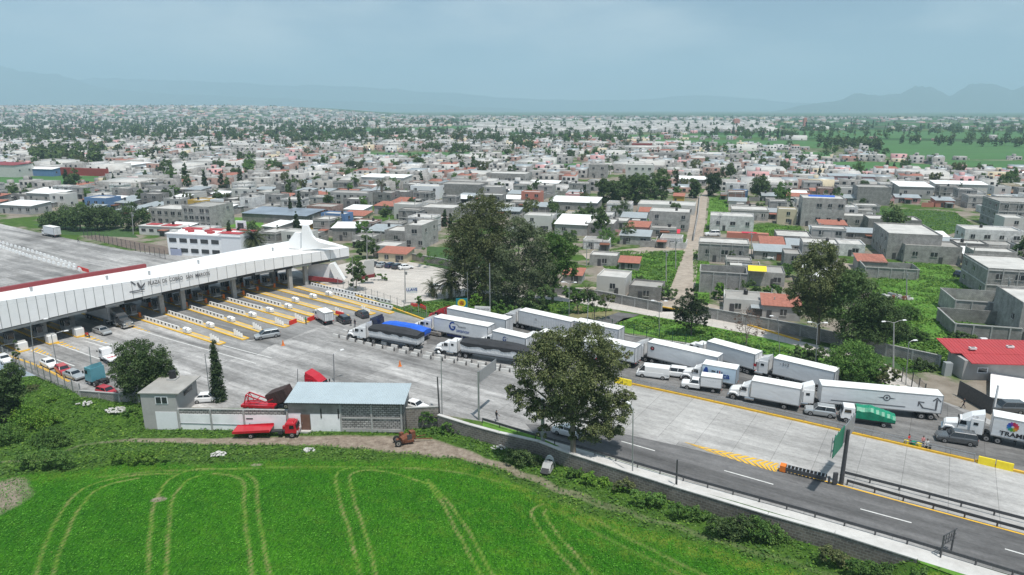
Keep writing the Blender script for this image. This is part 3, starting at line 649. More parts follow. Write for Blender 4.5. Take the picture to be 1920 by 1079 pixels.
def car(label, cat, name, Fp, Rp, paint, kind='sedan', L=None, W=1.8, H=1.45, z=0, head=None, group=None, lod=0):
    c, h, Lr = frame_from(Fp, Rp, W, L, z, head); L = L or Lr
    t = thing(name, label, cat, (c.x, c.y, z), h, group)
    p = M[paint]; r = .33 if H < 1.7 else .38; zb = .22 if H < 1.7 else .3; hw = W / 2
    # side profiles: x (0 rear .. 1 front), belt height, roof line
    if kind == 'sedan': bt = [(0, .60), (.03, .70), (.20, .72), (.66, .68), (.93, .56), (1, .44)]; gl = [(.15, .24, .58, .70)]; 
    elif kind == 'hatch': bt = [(0, .55), (.02, .66), (.2, .68), (.70, .66), (.94, .54), (1, .42)]; gl = [(.03, .10, .60, .74)]
    elif kind == 'suv': bt = [(0, .56), (.01, .63), (.2, .64), (.70, .62), (.96, .55), (1, .42)]; gl = [(.015, .06, .60, .72)]
    elif kind == 'van': bt = [(0, .55), (.005, .60), (.2, .60), (.86, .55), (.97, .42), (1, .36)]; gl = [(.005, .02, .80, .93)]
    elif kind == 'minivan': bt = [(0, .55), (.01, .62), (.2, .63), (.74, .60), (.95, .50), (1, .38)]; gl = [(.015, .07, .62, .80)]
    else: bt = [(0, .60), (.02, .62), (.2, .62), (.70, .62), (.94, .56), (1, .44)]; gl = [(.40, .44, .60, .70)]
    X_ = lambda f: (f - .5) * L
    body = MB(); rings = []
    for f, hz in bt:
        k = 1 - (.10 if f > .97 or f < .015 else (.03 if f > .9 or f < .05 else 0)); zt = H * hz; yb = hw * k
        rings.append([(X_(f), -yb * .94, zb), (X_(f), -yb, zb + .18), (X_(f), -yb, zt - .16), (X_(f), -yb * .90, zt), (X_(f), yb * .90, zt), (X_(f), yb, zt - .16), (X_(f), yb, zb + .18), (X_(f), yb * .94, zb)])
    body.loft(rings, p)
    # roof panel and pillars
    g0, g1, g2, g3 = gl[0]; belt = H * (.655 if kind != 'van' else .58) - .03; yr = hw * .76; yb = hw * .90
    body.box((X_((g1 + g2) / 2), 0, H - .03), (X_(g2) - X_(g1), 2 * yr, .06), p, top=(.94, .92))
    for sy in (-1, 1):
        for fb, ft, wd in ((g0 + .005, g1, .10), ((g0 + g3) / 2 - .02, (g1 + g2) / 2, .07), (g3 - .005, g2, .07)):
            body.bar((X_(fb), sy * yb, belt), (X_(ft), sy * yr, H - .05), wd, .05, p)
    body.build('body', t, bevel=0)
    if kind == 'van':
        b2 = MB().loft([[(X_(f), -hw * .985, belt - .3), (X_(f), -hw * .93, H * .93), (X_(f), -hw * .80, H - .01), (X_(f), hw * .80, H - .01), (X_(f), hw * .93, H * .93), (X_(f), hw * .985, belt - .3)] for f in (.003, .02, .74)], p); b2.build('cargo_body', t)
    gm = MB(); gm.loft([[(X_(f), -y_, z_), (X_(f), y_, z_)] + [(X_(f2), y2, z2), (X_(f2), -y2, z2)] for f, y_, z_, f2, y2, z2 in [(g0, yb - .02, belt - .03, g1, yr - .02, H - .06), (g3, yb - .02, belt - .03, g2, yr - .02, H - .06)]], M['glass'])
    gm.build('window', t)
    if cat != 'x':
        for sy in (-1, 1):
            MB().box((X_(.975), sy * hw * .68, H * .43), (.12, .36, .14), M['headlight']).build('headlight', t)
            MB().box((X_(.012), sy * hw * .80, H * .52), (.10, .16, .26), M['taillight']).build('tail_light', t)
            MB().box((X_(g3) - .1, sy * (hw + .06), belt + .08), (.10, .16, .12), p).build('mirror', t)
    MB().box((X_(.5), 0, zb + .06), (L * 1.005, W * .9, .18), M['chassis']).build('bumper', t)
    for sx in (-.31, .31):
        for sy in (-1, 1): wheel(t, sx * L, sy * (hw - .10), r, .24)
    return t
def rear_doors(b, x, hw, z0, z1, m, dark):
    for y in (-hw + .04, 0, hw - .04): b.box((x - .03, y, (z0 + z1) / 2), (.05, .07, z1 - z0), dark)
    b.box((x - .03, 0, z1 - .05), (.05, 2 * hw, .09), dark); b.box((x - .03, 0, z0 + .05), (.05, 2 * hw, .09), dark)
    for y in (-hw * .55, -hw * .25, hw * .25, hw * .55): b.tube((x - .07, y, z0 + .1), (x - .07, y, z1 - .1), .022, .022, M['steel'], 5)
def box_trailer(t, x0, x1, z0=1.15, z1=4.05, W=2.6, skin='trailer', ribs=.0, wheels=(1.2, 2.5), name='trailer', corr=False, skirt=None):
    hw = W / 2; b = MB(); L = x1 - x0
    b.box(((x0 + x1) / 2, 0, (z0 + z1) / 2), (L, W, z1 - z0), M[skin])
    if corr:
        k = x0 + .3
        while k < x1 - .2: b.box((k, 0, (z0 + z1) / 2), (.16, W + .07, z1 - z0 - .3), M[skin]); k += .42
    n = int(L / 1.2)
    for i in range(1, n): b.box((x0 + L * i / n, 0, (z0 + z1) / 2), (.025, W + .02, z1 - z0 - .24), M[skin])
    for y in (-1, 1):
        b.box(((x0 + x1) / 2, y * (hw + .005), z1 - .07), (L + .02, .05, .12), M['steel']); b.box(((x0 + x1) / 2, y * (hw + .005), z0 + .09), (L + .02, .05, .16), M['steel'])
    for sx in (x0 + .03, x1 - .03):
        for y in (-1, 1): b.box((sx, y * (hw + .004), (z0 + z1) / 2), (.07, .05, z1 - z0), M['steel'])
    rear_doors(b, x0 - .005, hw, z0, z1, M[skin], M['steel'])
    tr = b.build(name, t)
    MB().box(((x0 + x1) / 2, 0, z1 + .015), (L - .06, W - .06, .03), M['trailer_top']).build('trailer_roof', tr)
    ch = MB(); ch.box(((x0 + x1) / 2, 0, z0 - .14), (L - .3, 1.0, .22), M['chassis']); ch.box((x0 + .12, 0, .58), (.1, W - .3, .12), M['chassis'])
    for y in (-.6, .6): ch.box((x0 + .15, y, .85), (.08, .08, .5), M['chassis'])
    if wheels: ch.box((x1 - 3.0, .7, .6), (.14, .14, 1.0), M['chassis']); ch.box((x1 - 3.0, -.7, .6), (.14, .14, 1.0), M['chassis'])
    if skirt:
        for y in (-1, 1): ch.box(((x0 + x1) / 2 + .6, y * (hw - .1), .78), (L * .42, .04, .5), M[skirt])
    ch.build('chassis', t)
    for y in (-.55, .55): MB().box((x0 - .06, y * 1.6, z0 - .12), (.05, .3, .12), M['taillight']).build('tail_light', t)
    for q in wheels:
        for y in (-1, 1): wheel(t, x0 + q, y * (hw - .32), .51, .55)
    return tr
def tractor(t, xf, paint='carwhite', kind='conv', sleeper=True, W=2.4, fairing=True, drive=(0, 1.3)):
    """cab whose front bumper is at xf; returns the x of its rear wall"""
    p = M[paint]; hw = W / 2; b = MB()
    if kind == 'conv':
        # hood
        b.loft([[(x, -y, z0), (x, -y, z1 - .2), (x, -y * .82, z1), (x, y * .82, z1), (x, y, z1 - .2), (x, y, z0)] for x, y, z0, z1 in ((xf - .25, hw * .62, .55, 1.55), (xf - .5, hw * .72, .6, 1.78), (xf - 1.9, hw * .80, .8, 2.08))], p)
        for sy in (-1, 1):   # wing over the wheel
            b.loft([[(x, sy * (hw - .40), z), (x, sy * (hw - .02), z - .08), (x, sy * (hw - .02), z - .25), (x, sy * (hw - .40), z - .2)] for x, z in ((xf - .15, .95), (xf - .45, 1.38), (xf - 1.3, 1.42), (xf - 1.75, 1.0))], p)
        cx0, cx1 = xf - 3.4, xf - 1.9; b.box(((cx0 + cx1) / 2, 0, 1.75), (cx1 - cx0, W * .86, 1.6), p, top=(.86, .9), off=(-.1, 0))
        rear = cx0
        if sleeper:
            sx0 = cx0 - 1.5; b.box(((sx0 + cx0) / 2, 0, 1.95), (cx0 - sx0, W, 2.1), p, top=(1, .96)); rear = sx0
            if fairing: b.loft([[(x, -hw * .92, z0), (x, hw * .92, z0), (x, hw * .80, z1), (x, -hw * .80, z1)] for x, z0, z1 in ((cx1 - .5, 2.5, 2.62), (cx0, 2.6, 3.35), (sx0, 2.9, 3.95))], p)
        elif fairing: b.loft([[(x, -hw * .8, z0), (x, hw * .8, z0), (x, hw * .7, z1), (x, -hw * .7, z1)] for x, z0, z1 in ((cx1 - .4, 2.48, 2.6), (cx0, 2.5, 3.2))], p)
        fx, wx = xf - .95, cx1
        gw = MB().face([(wx + .015, -hw * .74, 1.98), (wx + .015, hw * .74, 1.98), (wx - .14, hw * .68, 2.48), (wx - .14, -hw * .68, 2.48)], M['glass']); gw.build('windshield', t)
        for sy in (-1, 1):
            MB().box((cx1 - .62, sy * (hw * .862), 2.16), (.85, .03, .56), M['glass'], top=(.8, 1)).build('side_window', t)
            MB().box((cx1 - .05, sy * (hw + .14), 2.1), (.10, .22, .5), M['black']).build('mirror', t)
            if sleeper: MB().box((cx0 - .6, sy * (hw * .995), 2.35), (.55, .03, .40), M['glass']).build('sleeper_window', t)
            MB().tube((cx0 - .75, sy * (hw - .22), .72), (cx0 + .65, sy * (hw - .22), .72), .30, .30, M['chrome'], 12).build('fuel_tank', t)
            MB().tube((rear - .08, sy * (hw - .2), 1.0), (rear - .08, sy * (hw - .2), 3.5), .07, .07, M['chrome'], 8).build('exhaust_stack', t)
            MB().box((xf - .28, sy * hw * .66, 1.12), (.12, .32, .24), M['headlight']).build('headlight', t)
        MB().box((xf - .235, 0, 1.15), (.06, hw * .95, .72), M['chrome']).build('grille', t)
    else:
        b.box((xf - 1.05, 0, 1.95), (1.95, W, 2.3), p, top=(.93, .95), off=(-.05, 0)); rear = xf - 2.05
        if fairing: b.loft([[(x, -hw * .85, 3.05), (x, hw * .85, 3.05), (x, hw * .7, z1), (x, -hw * .7, z1)] for x, z1 in ((xf - .4, 3.15), (xf - 1.9, 3.8))], p)
        MB().box((xf - .085, 0, 2.35), (.05, W * .84, .85), M['glass'], top=(1, .95), off=(-.05, 0)).build('windshield', t)
        for sy in (-1, 1):
            MB().box((xf - .65, sy * hw * .975, 2.35), (.75, .05, .62), M['glass']).build('side_window', t)
            MB().box((xf - .05, sy * (hw + .15), 2.3), (.10, .2, .5), M['black']).build('mirror', t)
            MB().box((xf - .04, sy * hw * .7, 1.05), (.12, .36, .2), M['headlight']).build('headlight', t)
        fx = xf - 1.15
    cb = b.build('cab', t)
    MB().box((xf - .15, 0, .62), (.3, W, .34), M['chrome' if kind == 'conv' else 'chassis']).build('bumper', t)
    ch = MB(); xr = rear - 1.9
    for y in (-.42, .42): ch.box(((xf - .4 + xr) / 2, y, .85), (xf - .4 - xr, .12, .26), M['chassis'])
    ch.box((rear - 1.0, 0, 1.05), (1.0, .9, .12), M['chassis'])
    ch.build('frame', t)
    for y in (-1, 1): wheel(t, fx, y * (hw - .18), .51, .30)
    for d in drive:
        for y in (-1, 1): wheel(t, rear - .55 - d, y * (hw - .30), .51, .55)
    return rear
def semi(label, Fp, Rp, kind='conv', paint='carwhite', load='box', head=None, L=None, cat='truck', sleeper=True, name='semi_truck', corr=False, skin='trailer', gap=.9, z1=4.05, group=None, fairing=True, cabL=None, skirt=None):
    c, h, Lr = frame_from(Fp, Rp, 2.6, L, 0, head); L = Lr
    t = thing(name, label, cat, (c.x, c.y, 0), h, group)
    rear = tractor(t, L / 2, paint, kind, sleeper, fairing=fairing)
    x1 = rear - gap; x0 = -L / 2; tr = None
    if load == 'box': tr = box_trailer(t, x0, x1, skin=skin, corr=corr, z1=z1, skirt=skirt)
    elif load == 'tarp': tr = hopper(t, x0, x1)
    t['x0'] = x0; t['x1'] = x1
    return t, tr, x0, x1
def hopper(t, x0, x1, top='tarp', skin='trailer', z0=1.25, z1=3.15):
    W = 2.5; hw = W / 2; b = MB(); L = x1 - x0
    b.loft([[(x, -hw * .86, z0), (x, hw * .86, z0), (x, hw, z0 + .5), (x, hw, z1), (x, -hw, z1), (x, -hw, z0 + .5)] for x in (x0, x1)], M[skin])
    n = int(L / .75)
    for i in range(n + 1):
        for y in (-1, 1): b.box((x0 + L * i / n, y * (hw + .03), (z0 + .5 + z1) / 2), (.09, .07, z1 - z0 - .5), M[skin])
    for y in (-1, 1): b.box(((x0 + x1) / 2, y * (hw + .02), z1 - .04), (L, .08, .12), M['steel'])
    rear_doors(b, x0, hw, z0 + .1, z1, M[skin], M['steel'])
    tr = b.build('trailer', t)
    rr = random.Random(int(L * 100)); tb = MB(); nn = 26; rings = []
    for i in range(nn + 1):
        x = x0 - .1 + (L + .2) * i / nn; u = i / nn; hp = .75 * (1 - abs(2 * u - 1) ** 4) + rr.uniform(-.06, .06); dr = .55 + .30 * math.sin(i * .9) * .5 + rr.uniform(-.12, .12)
        if i in (0, nn): hp = .12
        rings.append([(x, -hw - .08, z1 - dr), (x, -hw - .09, z1 + .04), (x, -hw * .55, z1 + .1 + hp * .75), (x, rr.uniform(-.15, .15), z1 + .14 + hp), (x, hw * .55, z1 + .1 + hp * .75), (x, hw + .09, z1 + .04), (x, hw + .08, z1 - dr)])
    tb.loft(rings, M[top]); tb.build('tarpaulin', t, smooth=False)
    ch = MB(); ch.box(((x0 + x1) / 2, 0, z0 - .16), (L - .2, 1.0, .26), M['chassis']); ch.box((x0 + .1, 0, .7), (.12, W, .14), M['chassis'])
    for y in (-1, 1): ch.box(((x0 + x1) / 2, y * hw * .93, z0 - .02), (L, .06, .16), M['darksteel'])
    ch.build('chassis', t)
    for q in (1.3, 2.6):
        for y in (-1, 1): wheel(t, x0 + q, y * (hw - .3), .51, .55)
    return tr
def box_truck(label, Fp, Rp, kind='cabover', paint='carwhite', head=None, L=None, W=2.35, z1=3.5, name='box_truck', cabl=1.9, skin='trailer', z0=1.0):
    c, h, Lr = frame_from(Fp, Rp, W, L, 0, head); L = Lr
    t = thing(name, label, 'truck', (c.x, c.y, 0), h); hw = W / 2; xf = L / 2; p = M[paint]
    if kind == 'conv':
        rear = tractor(t, xf, paint, 'conv', False, W=W, drive=()); x1 = rear - .15
    elif kind == 'pickup':
        b = MB(); b.loft([[(x, -y, .5), (x, -y, z - .15), (x, -y * .9, z), (x, y * .9, z), (x, y, z - .15), (x, y, .5)] for x, y, z in ((xf, hw * .85, 1.05), (xf - .15, hw * .92, 1.15), (xf - 1.5, hw * .94, 1.25), (xf - 3.0, hw * .94, 1.25))], p)
        b.box((xf - 2.2, 0, 1.84), (1.1, W * .74, .06), p); 
        for sy in (-1, 1):
            b.bar((xf - 1.25, sy * hw * .86, 1.22), (xf - 1.7, sy * hw * .72, 1.83), .07, .06, p); b.bar((xf - 2.85, sy * hw * .86, 1.22), (xf - 2.75, sy * hw * .72, 1.83), .12, .06, p)
            MB().box((xf - .06, sy * hw * .7, .95), (.1, .32, .2), M['headlight']).build('headlight', t)
        b.build('cab', t); MB().loft([[(xf - 1.25, -hw * .84, 1.22), (xf - 1.25, hw * .84, 1.22), (xf - 1.7, hw * .71, 1.82), (xf - 1.7, -hw * .71, 1.82)], [(xf - 2.85, -hw * .84, 1.22), (xf - 2.85, hw * .84, 1.22), (xf - 2.75, hw * .71, 1.82), (xf - 2.75, -hw * .71, 1.82)]], M['glass']).build('window', t)
        MB().box((xf - .02, 0, .55), (.16, W * .9, .28), M['chrome']).build('bumper', t)
        for y in (-1, 1): wheel(t, xf - .95, y * (hw - .15), .40, .26)
        x1 = xf - 3.05; MB().box((-.6, 0, .62), (L - 2, .8, .2), M['chassis']).build('frame', t)
    else:
        b = MB(); b.box((xf - cabl / 2, 0, 1.5), (cabl, W * .9, 1.75), p, top=(.80, .92), off=(-.14, 0)); b.build('cab', t); x1 = xf - cabl - .1
        MB().box((xf - .14, 0, 1.82), (.06, W * .74, .62), M['glass'], top=(1, .95), off=(-.1, 0)).build('windshield', t)
        for sy in (-1, 1):
            MB().box((xf - cabl * .48, sy * hw * .885, 1.85), (cabl * .5, .05, .5), M['glass'], top=(.85, 1)).build('side_window', t)
            MB().box((xf - .02, sy * hw * .66, .95), (.08, .3, .18), M['headlight']).build('headlight', t)
            MB().box((xf - .05, sy * (hw + .06), 1.8), (.08, .16, .35), M['black']).build('mirror', t)
            wheel(t, xf - .75, sy * (hw - .2), .40, .26)
        MB().box((0, 0, .72), (L - .6, .9, .2), M['chassis']).build('frame', t); MB().box((xf - .02, 0, .58), (.14, W * .9, .26), M['chassis']).build('bumper', t)
    tr = None
    if z1: tr = box_trailer(t, -L / 2, x1, z0=z0, z1=z1, W=W, wheels=(), name='cargo_box', skin=skin)
    for y in (-1, 1): wheel(t, -L / 2 + L * .2, y * (hw - .28), .46 if kind == 'conv' else .40, .48)
    return t, tr, -L / 2, x1
RX = (R(90), 0, 0)
M['logo_blue'] = mat('logo_blue', (.01, .06, .30), .4); M['logo_navy'] = mat('logo_navy', (.01, .02, .12), .4); M['logo_grey'] = mat('logo_grey', (.10, .10, .11), .5); M['logo_red'] = mat('logo_red', (.5, .02, .03), .4); M['ink'] = mat('ink_black', (.015, .015, .02), .5)
M['sea'] = mat('box_pale_blue', (.52, .64, .74), .4, var=.05)
def side_text(tr, s, size, x, z, m, near=1, W=2.6, **k):
    """lettering on the side facing the camera (vehicle heads left, its left side is near)"""
    return text(tr, s, size, (x, near * (W / 2 + .035), z), (R(90), 0, R(180)) if near > 0 else (R(90), 0, 0), m, **k)
def emblem(tr, name, polys, x, z, W=2.6, near=1):
    b = MB(); y = near * (W / 2 + .03)
    for m, pts in polys:
        q = [(x - a * near, y, z + c) for a, c in pts]
        if near > 0: q = q[::-1]
        b.face(q, m)
    return b.build(name, tr)
def ring_pts(cx, cz, r0, r1, a0, a1, n=14, sx=1.0):
    o = [(cx + sx * r1 * math.cos(R(a0 + (a1 - a0) * i / n)), cz + r1 * math.sin(R(a0 + (a1 - a0) * i / n))) for i in range(n + 1)]
    return o + [(cx + sx * r0 * math.cos(R(a1 - (a1 - a0) * i / n)), cz + r0 * math.sin(R(a1 - (a1 - a0) * i / n))) for i in range(n + 1)]
def swoosh(tr, x, z, s=1.0, W=2.6):
    Bm = M['logo_blue']
    emblem(tr, 'emblem', [(Bm, ring_pts(0, 0, .38 * s, .72 * s, 160, 290)), (Bm, ring_pts(0, 0, .40 * s, .66 * s, 290, 350)), (Bm, [(-.1 * s, .05 * s), (.7 * s, .15 * s), (.6 * s, -.12 * s), (.05 * s, -.12 * s)]), (Bm, ring_pts(0.1 * s, .15 * s, .50 * s, .74 * s, 60, 165)), (M['logo_navy'], ring_pts(.55 * s, .1 * s, .48 * s, .54 * s, 20, 110, sx=1.5))], x, z, W)

# --- the queue, from the toll plaza to the right edge ---
t, tr, x0, x1 = semi('white hopper truck under black tarpaulin, leftmost of the queue beside the low posts', (649, 636), (782, 660), load='tarp', fairing=True)
t, tr, x0, x1 = semi('white long-nosed semi truck with black tarpaulin load, right beside the row of low posts', (813, 664), (989, 691), load='tarp', fairing=False)
t, tr, x0, x1 = semi('semi truck with a bright blue covered load, half hidden behind the black tarpaulin truck', (694, 624), (793, 642), kind='cabover', paint='bluecar', load=None, L=13.5)
hopper(t, x0, x1 - .2, top='bluetruck', skin='bluetruck', z0=1.0, z1=2.15)
t, tr, x0, x1 = semi('white semi truck whose trailer carries a large blue swirl emblem, third row of the queue', (772, 622), (915, 650), kind='conv', fairing=True, skirt='logo_navy')
L_ = x1 - x0; xm = x0 + L_ * .60; swoosh(tr, xm + .6, 2.75, 1.15); side_text(tr, 'astancar', .95, xm - 1.9, 2.15, M['logo_blue']); side_text(tr, 'transportes', .40, xm - 1.7, 3.0, M['logo_grey'])
t, tr, x0, x1 = semi('semi truck with dark red cab and plain white trailer, next to the lawn', (800, 603), (948, 636), kind='conv', paint='redcar', fairing=True)
t, tr, x0, x1 = semi('white semi truck with a ribbed container trailer, behind the swirl emblem trailer', (932, 607), (1070, 640), kind='conv', corr=True)
side_text(tr, '31', .7, x1 - 4.6, 2.9, M['logo_grey'], W=2.72)
t, tr, x0, x1 = semi('plain white semi trailer rig behind the ribbed container, next to the asphalt spur', (1030, 628), (1158, 656), kind='conv')
t, tr, x0, x1 = box_truck('white box truck with small blue swirl emblem, between the two rows near black tarpaulin', (896, 650), (985, 672), kind='conv', z1=3.9, W=2.5)
swoosh(tr, x0 + (x1 - x0) * .62, 2.75, .62, 2.5); side_text(tr, 'astancar', .42, x0 + (x1 - x0) * .33, 2.35, M['logo_blue'], W=2.5)
t, tr, x0, x1 = semi('white flat-fronted semi truck beside the big tree, with a small round red logo', (985, 655), (1115, 684), kind='cabover', fairing=False)
side_text(tr, 'O', .8, x1 - 1.2, 3.0, M['logo_red'], bold=.03)
t, tr, x0, x1 = semi('red-cabbed semi truck mostly hidden behind the big tree crown', (1045, 660), (1189, 693), kind='conv', paint='redtruck')
side_text(tr, 'O', .6, x0 + 1.4, 2.0, M['logo_red'], bold=.03)
t, tr, x0, x1 = semi('white semi truck with long plain trailer directly behind the white van', (1160, 668), (1342, 712), kind='conv')
side_text(tr, 'O', 1.0, x1 - 1.0, 3.0, M['ink'], bold=.03); side_text(tr, 'o', .8, x1 - 1.0, 3.05, M['logo_red'], bold=.03)
t, tr, x0, x1 = semi('white semi truck on the lawn side with a red plate on its rear doors', (1272, 664), (1412, 706), kind='conv', fairing=False)
emblem(tr, 'placard', [(M['logo_red'], [(0, 0), (.5, 0), (.5, .5), (0, .5)])], x0 + .1, 1.9)
MB().box((x0 - .09, .5, 2.0), (.03, .5, .6), M['logo_red']).build('rear_placard', tr)
t, tr, x0, x1 = semi('white semi truck with a small dark marking high on its trailer, beside the hedge', (1385, 698), (1560, 742), kind='conv')
side_text(tr, '- 512', .75, x1 - 1.9, 3.35, M['logo_grey'])
t, tr, x0, x1 = box_truck('delivery truck with blue artwork on its pale box, behind the small pickup truck', (1275, 714), (1378, 733), kind='conv', z1=3.7, W=2.5, skin='sea')
Lb = x1 - x0
emblem(tr, 'artwork', [(M['logo_blue'], [(-.5, -1.0), (.4, -1.1), (.9, -.9), (.35, .1), (.2, .8), (-.1, .95), (-.45, .3)]), (M['white'], [(.5, -.6), (1.3, -1.0), (1.0, -.2), (.75, .2)]), (M['ink'], [(.9, .25), (1.5, .3), (1.5, .45), (.9, .5)]), (M['logo_navy'], [(1.8, -.3), (1.95, -.3), (1.95, .6), (1.8, .6)]), (M['logo_red'], [(2.15, -.2), (2.3, -.2), (2.3, .6), (2.15, .6)]), (M['logo_navy'], [(2.5, -.1), (2.65, -.1), (2.65, .5), (2.5, .5)])], x1 - .7, 2.4, 2.5)
side_text(tr, 'ca', 1.35, x0 + 1.6, 2.25, M['logo_blue'], W=2.5, bold=.03)
car('white high-roof delivery van in front of the pale trailers, nearest the yellow barrier', 'van', 'delivery_van', (1196, 706), (1250, 716), 'carwhite', 'van', L=5.6, W=1.95, H=2.25, head=160)
car('white pickup with its rear facing the van, between van and delivery truck', 'pickup', 'pickup', (1249, 705), (1274, 713), 'carwhite', 'suv', L=4.8, W=1.85, H=1.85, head=160)
t, tr, x0, x1 = box_truck('small white pickup truck with a silver box body and a row of dots along it', (1283, 729), (1345, 741), kind='pickup', L=6.4, W=2.0, z1=2.75, z0=.9, head=160)
side_text(tr, '. . . . . . .', .5, (x0 + x1) / 2 + .1, 2.2, M['logo_grey'], W=2.0)
t, tr, x0, x1 = box_truck('white long-nosed box truck with plain pale box, last before the silver SUV', (1362, 748), (1497, 774), kind='conv', z1=3.85, W=2.5)
t, tr, x0, x1 = semi('white semi truck with an eye-like emblem and a dark arrow on its long trailer', (1475, 763), (1746, 789), kind='conv', L=22.5)
Lt = x1 - x0; xe = x0 + Lt * .45; g_ = M['logo_grey']
emblem(tr, 'emblem', [(g_, ring_pts(0, 0, .36, .5, 0, 360, 20)), (g_, ring_pts(0, 0, 0, .18, 0, 360, 12)), (g_, [(.5, .06), (1.3, -.05), (.5, -.12)]), (g_, [(-.5, .06), (-1.3, .0), (-.5, -.12)])], xe, 3.0)
emblem(tr, 'arrow_emblem', [(g_, [(-1.25, -.1), (-1.05, -.1), (-.55, -.75), (1.0, -.95), (1.0, .6), (1.25, .6), (1.25, -1.1), (-.7, -.9)]), (g_, [(.55, .45), (1.12, 1.0), (1.12, .75), (.65, .3)]), (g_, [(1.12, 1.0), (1.75, .4), (1.65, .25), (1.12, .75)]), (g_, [(-1.35, -.65), (-1.35, .15), (-.5, .1), (-.5, -.05), (-1.15, -.0), (-1.2, -.65)])], x0 + 1.9, 2.75)
emblem(tr, 'stripe', [(g_, [(0, 0), (Lt * .62, 0), (Lt * .62, .12), (0, .12)])], x1 - 1.5, 1.75)
car('silver SUV with a spare wheel on its back, beside the yellow barrier', 'car', 'suv', (1511, 777), (1564, 789), 'silver', 'suv', L=4.4, W=1.85, H=1.75, head=158)
t, tr, x0, x1 = box_truck('small white truck with a bright green tarpaulin over its load', (1580, 792), (1672, 806), kind='cabover', L=7.2, z1=None, head=160)
rr = random.Random(4); rings = []
for i in range(15):
    u = i / 14; x = x0 + (x1 - x0) * u; hgt = 1.5 + .75 * min(1, u * 1.6) + rr.uniform(-.08, .08); k = 1.12 + rr.uniform(-.03, .04)
    rings.append([(x, -k, .95), (x, -k - .02, hgt - .1), (x, -k * .55, hgt + .35), (x, rr.uniform(-.2, .2), hgt + .5 + rr.uniform(-.1, .1)), (x, k * .55, hgt + .35), (x, k + .02, hgt - .1), (x, k, .95)])
MB().loft(rings, M['greentarp']).build('tarpaulin', t); MB().box(((x0 + x1) / 2, 0, .88), (x1 - x0, 2.2, .14), M['chassis']).build('load_bed', t)
car('dark grey SUV in front of the truck with the rainbow flower logo', 'car', 'suv', (1760, 829), (1829, 841), 'greycar', 'suv', L=4.9, W=1.95, H=1.82, head=158)
t, tr, x0, x1 = semi('white semi truck with a rainbow flower logo and the word TRAME, at the right edge', (1797, 819), (2080, 878), kind='conv', L=21)
cols = [(.45, .01, .05), (.55, .02, .10), (.60, .03, .04), (.62, .10, .02), (.65, .25, .02), (.35, .35, .03), (.06, .30, .05), (.02, .30, .18), (.02, .20, .45), (.02, .10, .45), (.04, .05, .35), (.2, .03, .3)]
pol = []
for i, cc in enumerate(cols):
    a = R(80 - i * 30); m_ = mat('petal', cc, .5, var=0); u = (math.cos(a), math.sin(a)); v = (-u[1], u[0])
    P = lambda r, s_: (u[0] * r + v[0] * s_, u[1] * r + v[1] * s_)
    pol.append((m_, [P(.16, -.04), P(.36, -.13), P(.62, -.15), P(.74, 0), P(.62, .15), P(.36, .13), P(.16, .04)]))
emblem(tr, 'flower_logo', pol, x1 - 2.3, 3.0); side_text(tr, 'TRAME', .88, x1 - 2.5, 1.82, M['ink'], bold=.025, sx=1.1)
side_text(tr, 'C-10', .35, x1 + 2.0, 3.35, M['logo_grey'], W=2.1)
# --- on the plaza ---
t, tr, x0, x1 = box_truck('small white box truck seen from behind, coming off the toll lanes', (592, 598), (606, 614), kind='cabover', L=6.0, z1=2.9, W=2.1, head=128)
car('black SUV seen from behind, just left of the standing pair', 'car', 'suv', (633, 600), (640, 612), 'darkcar', 'suv', L=4.4, W=1.85, H=1.75, head=128)
car('dark red-brown car following the last toll lane', 'car', 'hatchback', (668, 590), (676, 601), 'darkcar', 'hatch', L=4.2, W=1.8, H=1.55, head=128)
car('dark sedan behind the front of the black tarpaulin truck', 'car', 'sedan', (676, 612), (722, 620), 'greycar', 'sedan', L=4.6, W=1.8, H=1.45, head=150)
car('silver sedan behind the blue tarpaulin truck', 'car', 'sedan', (790, 626), (828, 634), 'beige_paint', 'sedan', L=4.6, W=1.8, H=1.45, head=150)
car('silver minivan turning across the plaza', 'car', 'minivan', (487, 636), (520, 636), 'silver', 'minivan', L=4.9, W=1.85, H=1.75, head=212)
car('grey sedan leaving the toll canopy', 'car', 'sedan', (196, 634), (172, 622), 'silver', 'sedan', L=4.6, W=1.8, H=1.45, head=-32)
t, tr, x0, x1 = box_truck('white tow truck with red letters just left of the round tree', (196, 690), (196, 675), kind='cabover', L=5.5, z1=None, W=2.0, head=140)
MB().box(((x0 + x1) / 2, 0, 1.15), (x1 - x0, 2.0, .25), M['carwhite']).build('flat_bed', t); text(t, 'ABC', .8, ((x0 + x1) / 2, 0, 1.30), (0, 0, R(90)), M['logo_red'], bold=.03)
t = thing('wheelless_cab', 'teal lorry cab without trailer parked at the low wall', 'truck', (*G(190, 722)[:2], 0), R(150)); tractor(t, 2.5, 'teal', 'cabover', False, drive=(0,))
car('white sedan, farthest left of three cars by the fence', 'car', 'sedan', (101, 696), (66, 684), 'carwhite', 'sedan', L=4.5, W=1.75, H=1.42, head=-36)
car('dark red hatchback between two pale cars by the fence', 'car', 'hatchback', (122, 708), (97, 697), 'redcar', 'hatch', L=3.9, W=1.7, H=1.5, head=-40)
car('silver-green sedan nearest the teal cab by the fence', 'car', 'sedan', (147, 718), (113, 706), 'silver', 'sedan', L=4.4, W=1.75, H=1.42, head=-30)
car('white car half hidden at the left edge behind the dark tree', 'car', 'sedan', (12, 690), (-16, 674), 'carwhite', 'sedan', L=4.4, W=1.75, H=1.45, head=-36)
car('small red car parked under the round tree', 'car', 'hatchback', (205, 748), (180, 740), 'redcar', 'hatch', L=3.7, W=1.6, H=1.45, head=-25)
